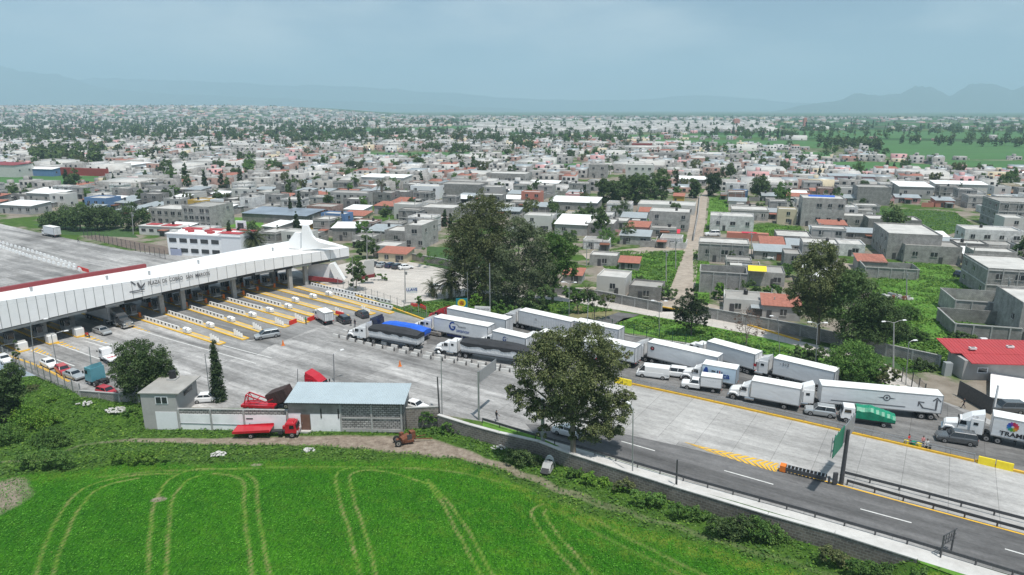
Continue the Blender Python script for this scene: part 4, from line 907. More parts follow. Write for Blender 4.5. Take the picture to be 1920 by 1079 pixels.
t, tr, x0, x1 = box_truck('white delivery truck alone on the far lanes beyond the canopy', (72, 441), (109, 448), kind='cabover', L=9.5, z1=3.8, W=2.4)
t = thing('semi_truck', 'dark grey lorry passing under the toll canopy', 'truck', (*G(222, 610)[:2], 0), R(-33)); rr_ = tractor(t, 4.5, 'greycar', 'conv', True); box_trailer(t, -12, rr_ - .8)
car('dark blue van on the grassy lane of the village at right', 'van', 'van', (1812, 527), (1793, 519), 'bluecar', 'minivan', L=4.8, W=1.85, H=1.85, head=-60)
for px, py, pt, hd, lb, kd in [(706, 500, 'greycar', 60, 'grey car parked in a paved lot, first in the row by the white gable', 'sedan'), (722, 501, 'silver', 64, 'silver car parked second in the row of the paved lot', 'sedan'), (738, 502, 'bluecar', 62, 'dark blue car parked third in the row of the paved lot', 'hatch'), (751, 504, 'darkcar', 60, 'black car parked fourth in the row of the paved lot', 'hatch'), (763, 506, 'carwhite', 30, 'white car parked at the right end of the row in the paved lot', 'sedan'), (822, 545, 'silver', 20, 'pale car parked beneath the big palm', 'suv')]:
    car(lb, 'car', 'parked_car', (px - 8, py), (px + 8, py), pt, kd, L=4.3, W=1.8, H=1.5, head=hd, group='cars parked in the paved lot')
car('white car on the carriageway half hidden behind the big tree trunk', 'car', 'sedan', (1082, 826), (1040, 815), 'carwhite', 'sedan', L=4.6, W=1.8, H=1.5, head=-30)
car('white pickup parked in the village by the salmon container', 'pickup', 'pickup', (1322, 443), (1352, 445), 'carwhite', 'suv', L=5.5, W=2, H=2.2, head=178)
car('small white car on the village lane behind the big right tree', 'car', 'hatchback', (1430, 487), (1446, 489), 'carwhite', 'hatch', L=4, W=1.7, H=1.5, head=160)
car('dark pickup parked under the big white awning at the right edge', 'pickup', 'pickup', (1868, 776), (1915, 780), 'greycar', 'suv', L=5.2, W=1.9, H=1.9, head=175)
# --- tow trucks and wrecks round the workshop (field level) ---
t = thing('flatbed_truck', 'small red flatbed truck parked in front of the white workshop wall', 'truck', (*((G(436, 824, FZ) + G(558, 822, FZ)) / 2 + Vector((0, 1.1, 0)))[:2], FZ), R(2))
Lf = (G(558, 822, FZ) - G(436, 824, FZ)).length; xf = Lf / 2; p = M['redtruck']
MB().box((xf - 1.0, 0, 1.45), (1.75, 2.0, 1.5), p, top=(.80, .92), off=(-.1, 0)).box((xf - 1.15, 0, 2.3), (1.1, 1.6, .22), p, top=(.8, .8)).build('cab', t, bevel=.06)
MB().box((xf - .12, 0, 1.72), (.06, 1.6, .55), M['glass'], top=(1, .95), off=(-.1, 0)).build('windshield', t)
for sy in (-1, 1):
    MB().box((xf - .85, sy * .975, 1.7), (.72, .05, .5), M['glass'], top=(.8, 1)).build('side_window', t)
    MB().box((xf - .12, sy * .78, .85), (.1, .34, .2), M['headlight']).build('headlight', t)
    MB().box((xf - .0, sy * 1.16, 1.75), (.08, .18, .32), M['black']).build('mirror', t)
    wheel(t, xf - .85, sy * .88, .42, .26); wheel(t, -Lf / 2 + 2.6, sy * .85, .40, .46)
MB().box((xf - .1, 0, .6), (.25, 2.05, .26), M['rim']).build('bumper', t)
bd = MB().box((-Lf / 2 + 2.7, 0, 1.05), (5.4, 2.3, .16), p); bd.bar((-Lf / 2, -1.15, 1.0), (-Lf / 2 + 5.4, -1.15, 1.25), .05, .35, p); bd.bar((-Lf / 2, 1.15, 1.0), (-Lf / 2 + 5.4, 1.15, 1.25), .05, .35, p)
bd.build('flat_bed', t)
MB().box((.6, 0, .72), (Lf - 2.6, .8, .18), M['chassis']).box((xf - 2.3, .5, .95), (.5, .5, .6), p).box((xf - 2.6, -.6, .8), (.6, .5, .5), M['chassis']).build('frame', t)
MB().tube((xf - 2.05, .95, .8), (xf - 2.05, .95, 2.7), .05, .05, M['chrome']).build('exhaust_stack', t)
# red wrecker crane behind the yard wall
t = thing('tow_truck', 'red wrecker with folded lattice boom, behind the yard wall right of the thin cypress', 'truck', (*G(488, 768)[:2], 0), R(-6)); b = MB(); z0 = 1.6
b.box((0, 0, 1.0), (6.5, 2.1, .5), p)
for y in (-.7, .7): b.bar((-2.7, y, 1.3), (-2.2, y, 3.2), .16, .16, p); b.bar((-2.2, y, 3.2), (1.5, y, 1.9), .18, .18, p); b.bar((1.5, y, 1.9), (3.0, y, 2.6), .16, .16, p); b.bar((-1.3, y, 1.3), (-2.2, y, 3.1), .1, .1, p); b.bar((-2.7, y, 1.4), (0, y, 1.6), .14, .14, p)
b.bar((-2.2, -.7, 3.2), (-2.2, .7, 3.2), .14, .14, p); b.bar((0, -.7, 2.5), (0, .7, 2.5), .12, .12, p); b.build('boom', t)
t.scale = (.82, .82, .8); MB().box((.2, 0, .8), (6.2, 1.9, .35), M['chassis']).build('frame', t)
for x in (-1.9, -.7, 2.6):
    for y in (-.85, .85): wheel(t, x, y, .48, .4)
t = thing('dump_body', 'dark brown tipper body tilted up behind the blue-roofed workshop', 'truck body', (*G(527, 762)[:2], 0), R(-8)); M['brownbox'] = mat('brown_steel', (.05, .028, .024), .7, var=.3, scale=2)
b = MB(); b.box((0, 0, 0), (3.4, 2.3, 1.9), M['brownbox'])
for i in range(5): b.box((-1.5 + i * .75, 0, 0), (.1, 2.4, 1.95), M['brownbox'])
o = b.build('tipper_box', t); o.location = (0, 0, 1.9); o.rotation_euler = (0, R(-22), 0)
MB().box((0, 0, .75), (4.2, .9, .3), M['chassis']).build('frame', t)
for x in (-1.3, 1.3):
    for y in (-.8, .8): wheel(t, x, y, .46, .4)
t = thing('semi_cab', 'bright red aerodynamic lorry cab parked behind the blue-roofed workshop', 'truck', (*G(600, 740)[:2], 0), R(-20)); tractor(t, 3.0, 'redtruck', 'conv', True)
car('white car parked behind the yard wall left of the thin cypress', 'car', 'parked_car', (404, 758), (370, 756), 'carwhite', 'sedan', L=4.4, W=1.75, H=1.42, head=10)
car('white car behind the right end of the workshop', 'car', 'parked_car', (790, 775), (757, 768), 'carwhite', 'sedan', L=4.4, W=1.75, H=1.42, head=-30)
t = thing('rusty_wreck', 'rust-eaten machine wreck with a drum, at the right corner of the workshop', 'wreck', (*G(757, 832, FZ)[:2], FZ), R(20)); b = MB()
b.tube((-.5, -.4, .8), (.7, .2, .9), .5, .62, M['rust'], 9); b.box((-.2, .5, 1.1), (.5, .5, .9), M['rust'], rz=.5); b.box((.8, -.4, .9), (.7, .2, 1.1), M['darksteel'], rz=.2); b.box((.2, 0, .5), (2.4, 1.2, .35), M['rust']); b.box((1.3, .2, 1.15), (.7, .8, 1.1), M['rust'], rz=.3); b.build('body', t)
MB().bar((1.4, 0, .5), (4.2, -.4, .3), .10, .10, M['rust']).bar((1.4, .4, .6), (3.4, .9, .35), .08, .08, M['rust']).build('drawbar', t)
for x, y in ((-.9, -.7), (-.9, .8)): wheel(t, x, y, .5, .3)
t = thing('abandoned_van', 'stripped white van shell lying against the rubble wall under the big tree', 'wreck', (*G(1026, 884, FZ)[:2], FZ), R(70)); b = MB(); mw = M['conc']; t.scale = (.85, .85, .85)
b.loft([[(x, -.8, .3), (x, .8, .3), (x, .7, z), (x, -.7, z)] for x, z in ((-1.1, .8), (-.6, .95), (-.1, 1.3), (.9, 1.35))], mw); b.build('body', t)
MB().face([(-1.62, -.6, .45), (-1.62, .6, .45), (-.95, .6, 1.03), (-.95, -.6, 1.03)], M['black']).face([(-.6, -.74, .7), (.5, -.74, .7), (.5, -.72, 1.35), (-.3, -.72, 1.3)], M['black']).build('window', t)
b = MB(); rings = []
for i in range(9):
    a = R(i * 22.5); rings.append([(1.25 + .08 * (k % 2), -1.0 * math.cos(a) * (1 - k * .04), .3 + 2.1 * math.sin(a) * (.55 + .12 * k)) for k in range(4)])
b.loft(rings, M['rooflam'], caps=False); b.build('sheet_panel', t)
# ---------------- toll plaza ----------------
def V(px, py, Yw):
    dx = (px - 960) / 1280; dy = (539.5 - py) / 1280; t = Yw / (_c + dy * _s)
    return Vector((dx * t, Yw, CAM_H + (dy * _c - _s) * t))
can = thing('toll_canopy', 'long white toll plaza canopy on grey columns with dark lettering', 'canopy', (0, 0, 0))
bot_px = [(-330, 700), (-150, 655), (0, 618), (150, 583), (305, 548), (480, 511), (655, 480)]
top_px = [(-330, 632), (-150, 600), (0, 567), (150, 543), (305, 520), (480, 489), (663, 463)]
back_px = [(-600, 660), (-300, 602), (0, 548), (150, 522), (268, 503), (400, 478), (540, 452), (600, 446), (660, 452)]
stB = []; stT = []; stK = []
nrm = Vector((-.745, .667, 0))
for i in range(29):
    u = i / 28; px = -330 + 985 * u
    pyb = float(np.interp(px, [p[0] for p in bot_px], [p[1] for p in bot_px])); pyt = float(np.interp(px, [p[0] for p in top_px], [p[1] for p in top_px]))
    z = 5.2 + 1.3 * max(0, px) / 655; b_ = G(px, pyb, z); h_ = HH(b_, pyt); stB.append(b_); stT.append(b_ + Vector((0, 0, h_)))
    k = b_ + nrm * (19 if px < 560 else 19 - (px - 560) * .04); lo, hi = 4, 18
    for _ in range(30):
        m_ = (lo + hi) / 2
        if PY(k.x, k.y, m_) > float(np.interp(PX(k.x, k.y, m_), [p[0] for p in back_px], [p[1] for p in back_px])): lo = m_
        else: hi = m_
    stK.append(Vector((k.x, k.y, m_)))
b = MB()
for i in range(28): b.face([stT[i] - nrm * .02, stT[i + 1] - nrm * .02, stK[i + 1], stK[i]], M['canopy'])
b.build('roof', can)
fas = MB(); nn = 0
for i in range(28):
    a0, a1, t0, t1 = stB[i], stB[i + 1], stT[i], stT[i + 1]
    fas.face([a0, a1, t1, t0], M['fascia']); fas.face([a0 + nrm * .4, t0 + nrm * .4, t1 + nrm * .4, a1 + nrm * .4], M['fascia'])
    for q in range(2):
        e = a0.lerp(a1, q / 2) - nrm * .03; f = t0.lerp(t1, q / 2) - nrm * .03; fas.bar(e, f, .09, .05, M['steel'])
fas.bar(stT[0], stT[-1], .01, .01, M['steel'])
fas.face([stB[-1], stK[-1] - Vector((0, 0, 2.2)), stK[-1], stT[-1]], M['fascia'])
fas.build('fascia', can)
sf = MB()
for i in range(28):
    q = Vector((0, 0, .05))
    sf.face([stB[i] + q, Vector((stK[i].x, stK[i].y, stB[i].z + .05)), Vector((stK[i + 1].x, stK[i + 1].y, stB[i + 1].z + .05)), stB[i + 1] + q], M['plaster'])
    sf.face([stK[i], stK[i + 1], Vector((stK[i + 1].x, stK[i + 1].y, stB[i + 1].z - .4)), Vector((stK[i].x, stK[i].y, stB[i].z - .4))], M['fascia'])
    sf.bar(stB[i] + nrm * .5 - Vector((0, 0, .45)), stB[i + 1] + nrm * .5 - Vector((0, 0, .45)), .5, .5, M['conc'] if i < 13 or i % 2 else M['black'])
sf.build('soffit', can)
rg = MB(); 
kk = [i for i in range(29) if PX(*stK[i]) < 275]
for i in kk[:-1]: rg.bar(stK[i] + Vector((0, 0, .45)), stK[i + 1] + Vector((0, 0, .45)), 1.0, .9, M['maroon'])
rg.build('gutter', can)
for px, pb in [(85, 632), (137, 616), (305, 589), (345, 580), (545, 542), (574, 535)]:
    g = G(px, pb); zt = stB[min(range(29), key=lambda i: (stB[i] - g).length)].z - .3
    MB().box((g.x, g.y, zt / 2), (.95, .95, zt), M['steel'] if 0 else M['conc'], rz=R(48)).build('column', can)
    g2 = g + nrm * 8.5; MB().box((g2.x, g2.y, zt / 2), (.95, .95, zt), M['conc'], rz=R(48)).build('column', can)
for px, pb in [(-40, 660), (200, 606), (440, 560)]:
    g = G(px, pb); MB().box((g.x, g.y, 2.6), (.95, .95, 5.2), M['conc'], rz=R(48)).build('column', can)
# lettering on the fascia
def on_fascia(px, pyc):
    i = min(range(28), key=lambda k: abs(PX(*stB[k].lerp(stB[k + 1], .5)) - px)); a = stB[i]; d = (stB[i + 1] - a).normalized(); 
    # point of the fascia line at px
    t = 0
    for k in range(60):
        q = a + d * (k * .1 - 1)
        if PX(*q) >= px: break
    h = HH(q, pyc); return q + Vector((0, 0, h)), math.atan2(d.y, d.x)
for s_, px, py, sz in [('PLAZA', 303, 530.5, 1.5), ('DE', 333, 525, 1.5), ('COBRO', 349, 522, 1.5) if 0 else ('COBRO', 354, 521, 1.5), ('SAN MARCOS', 390, 513.5, 1.45)]:
    pass
p0, an = on_fascia(280, 532); p1, _a = on_fascia(394, 513)
wd = (p1 - p0).length; ang = math.atan2(p1.y - p0.y, p1.x - p0.x)
tx = text(can, 'PLAZA  DE  COBRO   SAN  MARCOS', 1.15, (p0 + p1) / 2 - nrm * .12, (R(90), -math.asin((p1.z - p0.z) / wd), ang), M['logo_grey'], bold=.012)
wm_ = max(v.co.x for v in tx.data.vertices) - min(v.co.x for v in tx.data.vertices); tx.scale = (wd / wm_, 1.05, 1)
pe, _a = on_fascia(261, 537); b = MB(); u_ = Vector((math.cos(ang), math.sin(ang), 0)); zv = Vector((0, 0, 1))
for q in [[(-1.5, 1.3), (-1.2, 1.4), (-.4, .5), (-.6, .3)], [(-.2, .7), (.1, .9), (.6, -.2), (1.5, .6), (1.4, .1), (.6, -.7), (.1, -.3)], [(-1.9, -1.0), (1.2, -1.0), (1.3, -.8), (-1.9, -.8)], [(-1.4, -1.35), (.9, -1.35), (.9, -1.2), (-1.4, -1.2)]]:
    b.face([pe - nrm * .12 + u_ * a + zv * c for a, c in q], M['logo_grey'])
b.build('emblem', can)
# small roof vents
for px, f in [(95, .5), (220, .45), (290, .3), (405, .5), (560, .5)]:
    i = min(range(28), key=lambda k: abs(PX(*stB[k]) - px)); q = stT[i].lerp(stK[i], f); MB().tube(q, q + Vector((0, 0, .9)), .22, .3, M['steel']).build('roof_vent', can)
# fin of the pylon, above and below the roof
Yp = 176.0
def slab_px(par, name, px, Yw, th, m):
    f = [V(a, c, Yw) for a, c in px]; k = [p_ + Vector((0, th, 0)) for p_ in f]; b = MB(); b.loft([f, k], m); return b.build(name, par)
py_ = thing('pylon', 'white wedge pylon rising through the right end of the canopy', 'pylon', (0, 0, 0))
slab_px(py_, 'fin', [(566, 470), (566, 425), (568, 423), (575, 423), (580, 433), (585, 443), (591, 450), (600, 455), (618, 459), (640, 462), (600, 467)], Yp, 1.5, M['canopy'])
slab_px(py_, 'fin', [(541, 466), (541, 452), (552, 437), (563, 437), (563, 468)], Yp + 1.5, 1.4, M['canopy'])
slab_px(py_, 'buttress', [(616, 497), (625, 494), (645, 526), (630, 529)], 175.5, 2.2, M['canopy'])
slab_px(py_, 'side_wall', [(578, 520), (578, 494), (616, 497), (631, 526)], 177.5, .6, M['whitewall'])
slab_px(py_, 'skirting', [(578, 526), (578, 518), (632, 524), (644, 528), (640, 531)], 175.2, .5, M['maroon'])
gw = thing('gable_wall', 'white gable wall with dark red skirting, beside the paved lot', 'wall', (0, 0, 0))
slab_px(gw, 'wall', [(671, 521), (683, 490), (701, 487), (701, 515)], 176, .5, M['paint_white']); slab_px(gw, 'skirting', [(671, 526), (671, 520), (702, 514), (702, 520)], 175.8, .6, M['maroon'])

# --- islands ---
yel = M['yellow']
isl = [((268, 599), (417, 646)), ((315, 589), (461, 637)), ((355, 579), (496, 624)), ((392, 572), (538, 614)), ((425, 564), (575, 606)), ((462, 557), (612, 600)), ((488, 549), (650, 594)), ((520, 543), (700, 590)), ((552, 538), (735, 588))]
M['island'] = mat('island_top', (.46, .38, .24), .85, var=.2, scale=1.2, dirt=.4, dirtcol=(.3, .28, .24))
def kerb_island(p, q, w_=1.7, lab=None, name='toll_island'):
    d = q - p; L_ = d.length; h = math.atan2(d.y, d.x); t = thing(name, lab, 'traffic island', ((p + q) / 2)[:3], h, 'raised toll islands with yellow kerbs')
    MB().box((0, 0, .09), (L_, w_ - .7, .17), M['island']).build('top', t)
    b = MB()
    for s_ in (-1, 1): b.box((0, s_ * (w_ / 2 - .18), .09), (L_, .36, .2), yel)
    b.box((L_ / 2 - .1, 0, .09), (.3, w_ - .4, .19), yel); b.build('kerb', t); return t, h, L_
# one white slotted barrier unit
def jersey():
    b = MB(); b.loft([[(x, -.32, 0), (x, -.26, .22), (x, -.13, .95), (x, .13, .95), (x, .26, .22), (x, .32, 0)] for x in (-.62, .62)], M['white']); t = b.build('jersey_barrier'); t.scale = (1, .85, .82)
    MB().box((0, -.20, .52), (.42, .12, .56), M['black']).box((0, .20, .52), (.42, .12, .56), M['black']).build('slot', t); return t
J0 = jersey(); tag(J0, 'white slotted barrier block standing in a row on the toll islands', 'barrier', 'white slotted barrier blocks')
first = [True]
def put(proto, flag, loc, rz, **k):
    if flag[0]: flag[0] = False; proto.location = loc; proto.rotation_euler = (0, 0, rz); return proto
    return dup(proto, loc=loc, rz=rz, **k)
def booth(loc, rz):
    t = thing('toll_booth', 'grey glazed toll booth standing on an island in the shade of the canopy', 'toll booth', loc, rz, 'toll booths')
    b = MB(); b.box((0, 0, .65), (2.2, 1.2, 1.0), M['plaster']); b.box((0, 0, 2.45), (2.4, 1.4, .2), M['darksteel'])
    for x in (-1.05, 0, 1.05):
        for y in (-.55, .55): b.box((x, y, 1.75), (.1, .1, 1.25), M['steel'])
    b.build('body', t); MB().box((0, 0, 1.75), (2.05, 1.05, 1.18), M['glass']).build('window', t); return t
B0 = [None]
def gate(loc, rz):
    t = thing('boom_gate', 'orange cabinet boom gate beside a toll booth', 'boom gate', loc, rz, 'orange boom gates')
    MB().box((0, 0, .65), (.45, .45, 1.1), M['orange']).build('cabinet', t); MB().bar((0, 0, 1.05), (0, -2.6, 1.15), .08, .1, M['linewhite']).build('boom', t); return t
G0 = [None]
def add(store, fn, loc, rz, lb=None):
    if store[0] is None: store[0] = o = fn(loc, rz)
    else: o = dup(store[0], loc=loc, rz=rz)
    if lb: o['label'] = lb
    return o
def bollards(loc, rz):
    t = thing('bollard_cluster', 'bank of leaning white marker posts at the nose of a toll island', 'marker posts', loc, rz, 'white marker posts at island noses')
    for k in range(4): MB().box((k * .75, 0, .7 - k * .08), (.1, .5, 1.2 - k * .15), M['white'], off=(-.15, 0)).build('post', t)
    return t
K0 = [None]
def drum(loc, rz):
    t = thing('crash_drum', 'rounded white crash cushion with a dark band on a toll island', 'crash cushion', loc, rz, 'white crash cushions on the islands')
    b = MB(); b.loft([[(x, -y, .15), (x, -y, z * .8), (x, 0, z), (x, y, z * .8), (x, y, .15)] for x, y, z in ((-.9, .55, 1.15), (.5, .55, 1.2), (.95, .35, .9))], M['white']); b.build('shell', t)
    MB().box((.45, 0, .72), (.12, 1.16, .75), M['black']).build('band', t); return t
D0 = [None]
lam = ['first', 'second', 'third', 'fourth', 'fifth', 'sixth', 'seventh', 'eighth', 'ninth']
for n_, (a, q) in enumerate(isl):
    a = G(*a); q = G(*q); d = (q - a).normalized(); a2 = a - d * 11
    t, h, L_ = kerb_island(a2, q, 1.6, f'long raised toll island with yellow kerbs, {lam[n_]} from the near side')
    if n_ < 6:
        for k in range(10): put(J0, first, (a + d * (1.0 + k * 1.42))[:2] + (.18,), h)['label'] = f'white slotted barrier block in the row on the {lam[n_]} toll island from the near side'
        add(D0, drum, (a + d * 17.5)[:2] + (.18,), h, f'rounded white crash cushion on the {lam[n_]} toll island from the near side')
    else: add(D0, drum, (a + d * 15)[:2] + (.18,), h, f'rounded white crash cushion on the {lam[n_]} toll island from the near side')
    if n_ < 8: add(K0, bollards, (q - d * 3.6)[:2] + (.18,), h, f'bank of leaning white marker posts at the nose of the {lam[n_]} toll island')
    add(B0, booth, (a - d * 4.5)[:2] + (.18,), h, f'front glazed toll booth on the {lam[n_]} island, in the canopy shade'); add(G0, gate, (a - d * 1.2)[:2] + (.18,), h, f'front orange boom gate on the {lam[n_]} toll island')
    add(B0, booth, (a - d * 9.5)[:2] + (.18,), h, f'rear glazed toll booth on the {lam[n_]} island, deeper under the canopy'); add(G0, gate, (a - d * 8)[:2] + (.18,), h, f'rear orange boom gate on the {lam[n_]} toll island')
for (s0, s1, n2) in [((587, 536), (731, 569), 25), ((618, 551), (733, 579), 19)]:
    a = G(*s0); q = G(*s1); d = (q - a).normalized(); h = math.atan2(d.y, d.x)
    for k in range(n2): put(J0, first, a.lerp(q, k / (n2 - 1))[:2] + (.02,), h)['label'] = 'white slotted barrier block in the ' + ('outer' if n2 > 20 else 'inner') + ' long row by the paved lot fence'
for k, (cx, cy) in enumerate([(234, 612), (148, 630), (97, 643), (42, 657)]):
    q = G(cx, cy); d = (G(417, 646) - G(268, 599)).normalized(); a2 = q - d * 22
    t, h, L_ = kerb_island(a2, q + d * 1.2, 1.8, ['raised toll island ending in a white block, nearest the slotted barrier rows', 'raised toll island ending in a white block, behind the grey sedan', 'raised toll island ending in a white block, between two canopy columns', 'raised toll island ending in a white block, nearest the left edge'][k])
    bl = thing('concrete_block', ['white concrete block at the island end nearest the slotted barriers', 'white concrete block on the island behind the grey sedan', 'white concrete block on the island below the two canopy columns', 'white concrete block at the island end nearest the left edge'][k], 'block', (q.x, q.y, .18), h)
    MB().box((0, 0, .75), (1.7, 1.6, 1.5), M['white']).build('block', bl, bevel=.06); MB().box((-.3, 0, 1.6), (1.0, 1.5, .22), M['paint_white']).build('cap', bl)
    nl = ['nearest the slotted barriers', 'behind the grey sedan', 'below the two canopy columns', 'nearest the left edge'][k]; add(B0, booth, (q - d * 5.5)[:2] + (.18,), h, f'front toll booth on the white-block island {nl}'); add(G0, gate, (q - d * 2.0)[:2] + (.18,), h, f'orange boom gate on the white-block island {nl}')
    add(B0, booth, (q - d * 15)[:2] + (.18,), h, f'rear toll booth on the white-block island {nl}')
    for k2 in range(6): put(J0, first, (q - d * (27 + k2 * 1.42))[:2] + (.18,), h)['label'] = 'white slotted barrier block behind the canopy on the island ' + nl
# barrier rows on the far side of the canopy
for px in range(210, 520, 42):
    a = G(px, 612 - (px - 210) * .22); d = (G(417, 646) - G(268, 599)).normalized(); a = a - d * 32
    for k2 in range(9): put(J0, first, (a - d * k2 * 1.42)[:2] + (.02,), math.atan2(d.y, d.x))['label'] = 'white slotted barrier block glimpsed beyond the booths, far side of the canopy'

# --- painted markings (part of the road) ---
def stripe(px, w_, m, z, name='road_marking', zz=0):
    P = [G(a, c) for a, c in px]; b = MB()
    for a, c in zip(P[:-1], P[1:]):
        n = (c - a).normalized(); s_ = Vector((-n.y, n.x, 0)) * w_ / 2; b.face([(a - s_)[:2] + (z,), (c - s_)[:2] + (z,), (c + s_)[:2] + (z,), (a + s_)[:2] + (z,)], m)
    o = b.build(name); o['kind'] = 'structure'; return o
for a, c in [((103, 644), (243, 694)), ((57, 657), (140, 687)), ((150, 632), (290, 668)), ((160, 640), (210, 655)), ((240, 614), (330, 640)), ((418, 648), (510, 672)), ((463, 640), (505, 634)), ((20, 665), (75, 690)), ((330, 640), (480, 682))]:
    stripe([a, c], .22, M['linewhite'], .03)
for a, c, e in [((104, 645), (118, 641), (152, 658)), ((150, 632), (166, 628), (205, 645)), ((58, 659), (70, 652), (100, 668)), ((240, 614), (252, 611), (285, 624))]:
    P = [G(*q) for q in (a, c, e)]; b = MB(); n_ = 6
    for k in range(n_):
        u0 = k / n_; u1 = (k + .45) / n_
        b.face([(P[0].lerp(P[2], u0))[:2] + (.033,), (P[0].lerp(P[2], u1))[:2] + (.033,), (P[1].lerp(P[2], u1))[:2] + (.033,), (P[1].lerp(P[2], u0))[:2] + (.033,)], M['yellow'])
    o = b.build('road_marking'); o['kind'] = 'structure'
stripe([(-40, 655), (0, 662), (60, 682), (100, 700), (130, 716)], .5, M['yellow'], .034)
stripe([(1455, 879), (1560, 906), (1700, 944), (1920, 1003), (2500, 1158)], .28, M['yellow'], .036)
for a, c in [((1165, 828), (1228, 846)), ((1358, 883), (1450, 909)), ((1613, 955), (1709, 981)), ((1884, 1030), (1960, 1052)), ((1060, 800), (1110, 812))]: stripe([a, c], .2, M['linewhite'], .036)
# yellow chevrons of the gore
A = [G(*q) for q in [(1282, 829), (1330, 841), (1380, 851), (1430, 863), (1462, 870)]]; Bq = [G(*q) for q in [(1282, 829), (1330, 848), (1380, 864), (1430, 879), (1456, 886)]]
b = MB(); NN = 14
def polyat(P, u):
    u *= len(P) - 1; i = min(int(u), len(P) - 2); return P[i].lerp(P[i + 1], u - i)
for k in range(NN):
    u0 = k / NN; u1 = (k + .62) / NN; sh = 1.2 / NN
    ff = lambda P, u: polyat(P, min(1, max(0, u)))[:2] + (.038,)
    mid = lambda u: tuple((Vector(ff(A, u)) + Vector(ff(Bq, u))) / 2)
    b.face([ff(A, u0 + sh), mid(u0), mid(u1), ff(A, u1 + sh)], yel); b.face([mid(u0), ff(Bq, u0 + sh), ff(Bq, u1 + sh), mid(u1)], yel)
o = b.build('road_marking'); o['kind'] = 'structure'

# --- median barrier with yellow foot and railing ---
def fence(label, cat, name, px, post_h, post_sp, mp, rail=None, foot=None, mesh=None, z=0, zr=(1.0,), pw=.09, rw=(.06, .12), group=None, post_name='post', base=None):
    P = [G(a, c, z) for a, c in px]; t = thing(name, label, cat, P[0][:3], 0, group); o_ = P[0]; Q = [p_ - o_ for p_ in P]
    seg = [0]
    for a, c in zip(Q[:-1], Q[1:]): seg.append(seg[-1] + (c - a).length)
    def at(s_):
        for i in range(len(Q) - 1):
            if s_ <= seg[i + 1] or i == len(Q) - 2: return Q[i].lerp(Q[i + 1], (s_ - seg[i]) / (seg[i + 1] - seg[i]))
    n_ = max(1, int(seg[-1] / post_sp)); pm = None
    for k in range(n_ + 1):
        q = at(seg[-1] * k / n_)
        if pm is None:
            o2 = MB().box((0, 0, post_h / 2), (pw, pw, post_h), mp).build(post_name, t); pm = o2.data
        else: o2 = bpy.data.objects.new(post_name, pm); C.objects.link(o2); o2.parent = t
        o2.location = q
    if rail:
        b = MB()
        for zz in zr:
            for a, c in zip(Q[:-1], Q[1:]): b.bar(a + Vector((0, 0, zz)), c + Vector((0, 0, zz)), rw[0], rw[1], rail)
        b.build('rail', t)
    if foot:
        b = MB()
        for a, c in zip(Q[:-1], Q[1:]): b.bar(a + Vector((0, 0, .14)), c + Vector((0, 0, .14)), .38, .28, foot)
        b.build('kerb', t)
    if mesh:
        b = MB(); s_ = 0
        hgt = mesh[1]; L_ = seg[-1]; n3 = min(260, int(L_ / mesh[2]))
        for k in range(n3 + 1):
            q = at(L_ * k / n3); b.bar(q + Vector((0, 0, .05)), q + Vector((0, 0, hgt)), .022, .022, mesh[0])
        for zz in (.08, hgt * .5, hgt):
            for a, c in zip(Q[:-1], Q[1:]): b.bar(a + Vector((0, 0, zz)), c + Vector((0, 0, zz)), .03, .03, mesh[0])
        b.build('wire_panel', t)
    return t
fence('long median barrier with yellow foot and grey railing along the queue', 'barrier', 'median_barrier', [(1165, 717), (1300, 746), (1500, 791), (1700, 837), (1826, 866)], 1.15, 2.6, M['steel'], rail=M['steel'], foot=yel, zr=(1.12, .75), pw=.08, rw=(.07, .09))
fence('yellow foot of the median barrier continuing to the right edge', 'kerb', 'median_kerb', [(1830, 867), (1905, 885), (2050, 919), (2300, 975)], .4, 6, M['yellow'], foot=yel, pw=.2)
def plate(label, px0, px1, h_, m, name='traffic_barrier', th=.5):
    a = G(*px0); c = G(*px1); d = c - a; t = thing(name, label, 'barrier', ((a + c) / 2)[:3], math.atan2(d.y, d.x)); L_ = d.length
    n_ = max(1, round(L_ / 2))
    for k in range(n_):
        x = -L_ / 2 + L_ * (k + .5) / n_; MB().loft([[(x + s_ * L_ / n_ * .47, -th / 2, 0), (x + s_ * L_ / n_ * .47, -th / 4, h_), (x + s_ * L_ / n_ * .47, th / 4, h_), (x + s_ * L_ / n_ * .47, th / 2, 0)] for s_ in (-1, 1)], m).build('barrier_segment', t)
    return t
plate('yellow plastic barrier at the right end of the median railing', (1832, 868), (1900, 884), 1.0, M['yellowfab'])
plate('yellow plastic barrier where the median begins beside the big tree', (1152, 717), (1184, 724), 1.0, M['yellowfab'])
# guard rails
for lb, px in [('guard rail along the near edge of the asphalt, above the rubble wall', [(905, 793), (1000, 822), (1100, 849), (1300, 908), (1500, 963), (1700, 1021), (1920, 1088), (2300, 1205)]),
               ('upper guard rail of the median right of the green sign', [(1578, 893), (1700, 924), (1920, 982), (2300, 1082)]),
               ('lower guard rail of the median right of the green sign', [(1588, 910), (1700, 942), (1920, 1002), (2300, 1106)])]:
    fence(lb, 'guard rail', 'guard_rail', px, .78, 3.0, M['darksteel'], rail=M['darksteel'], zr=(.72, .52), pw=.13, rw=(.10, .15))
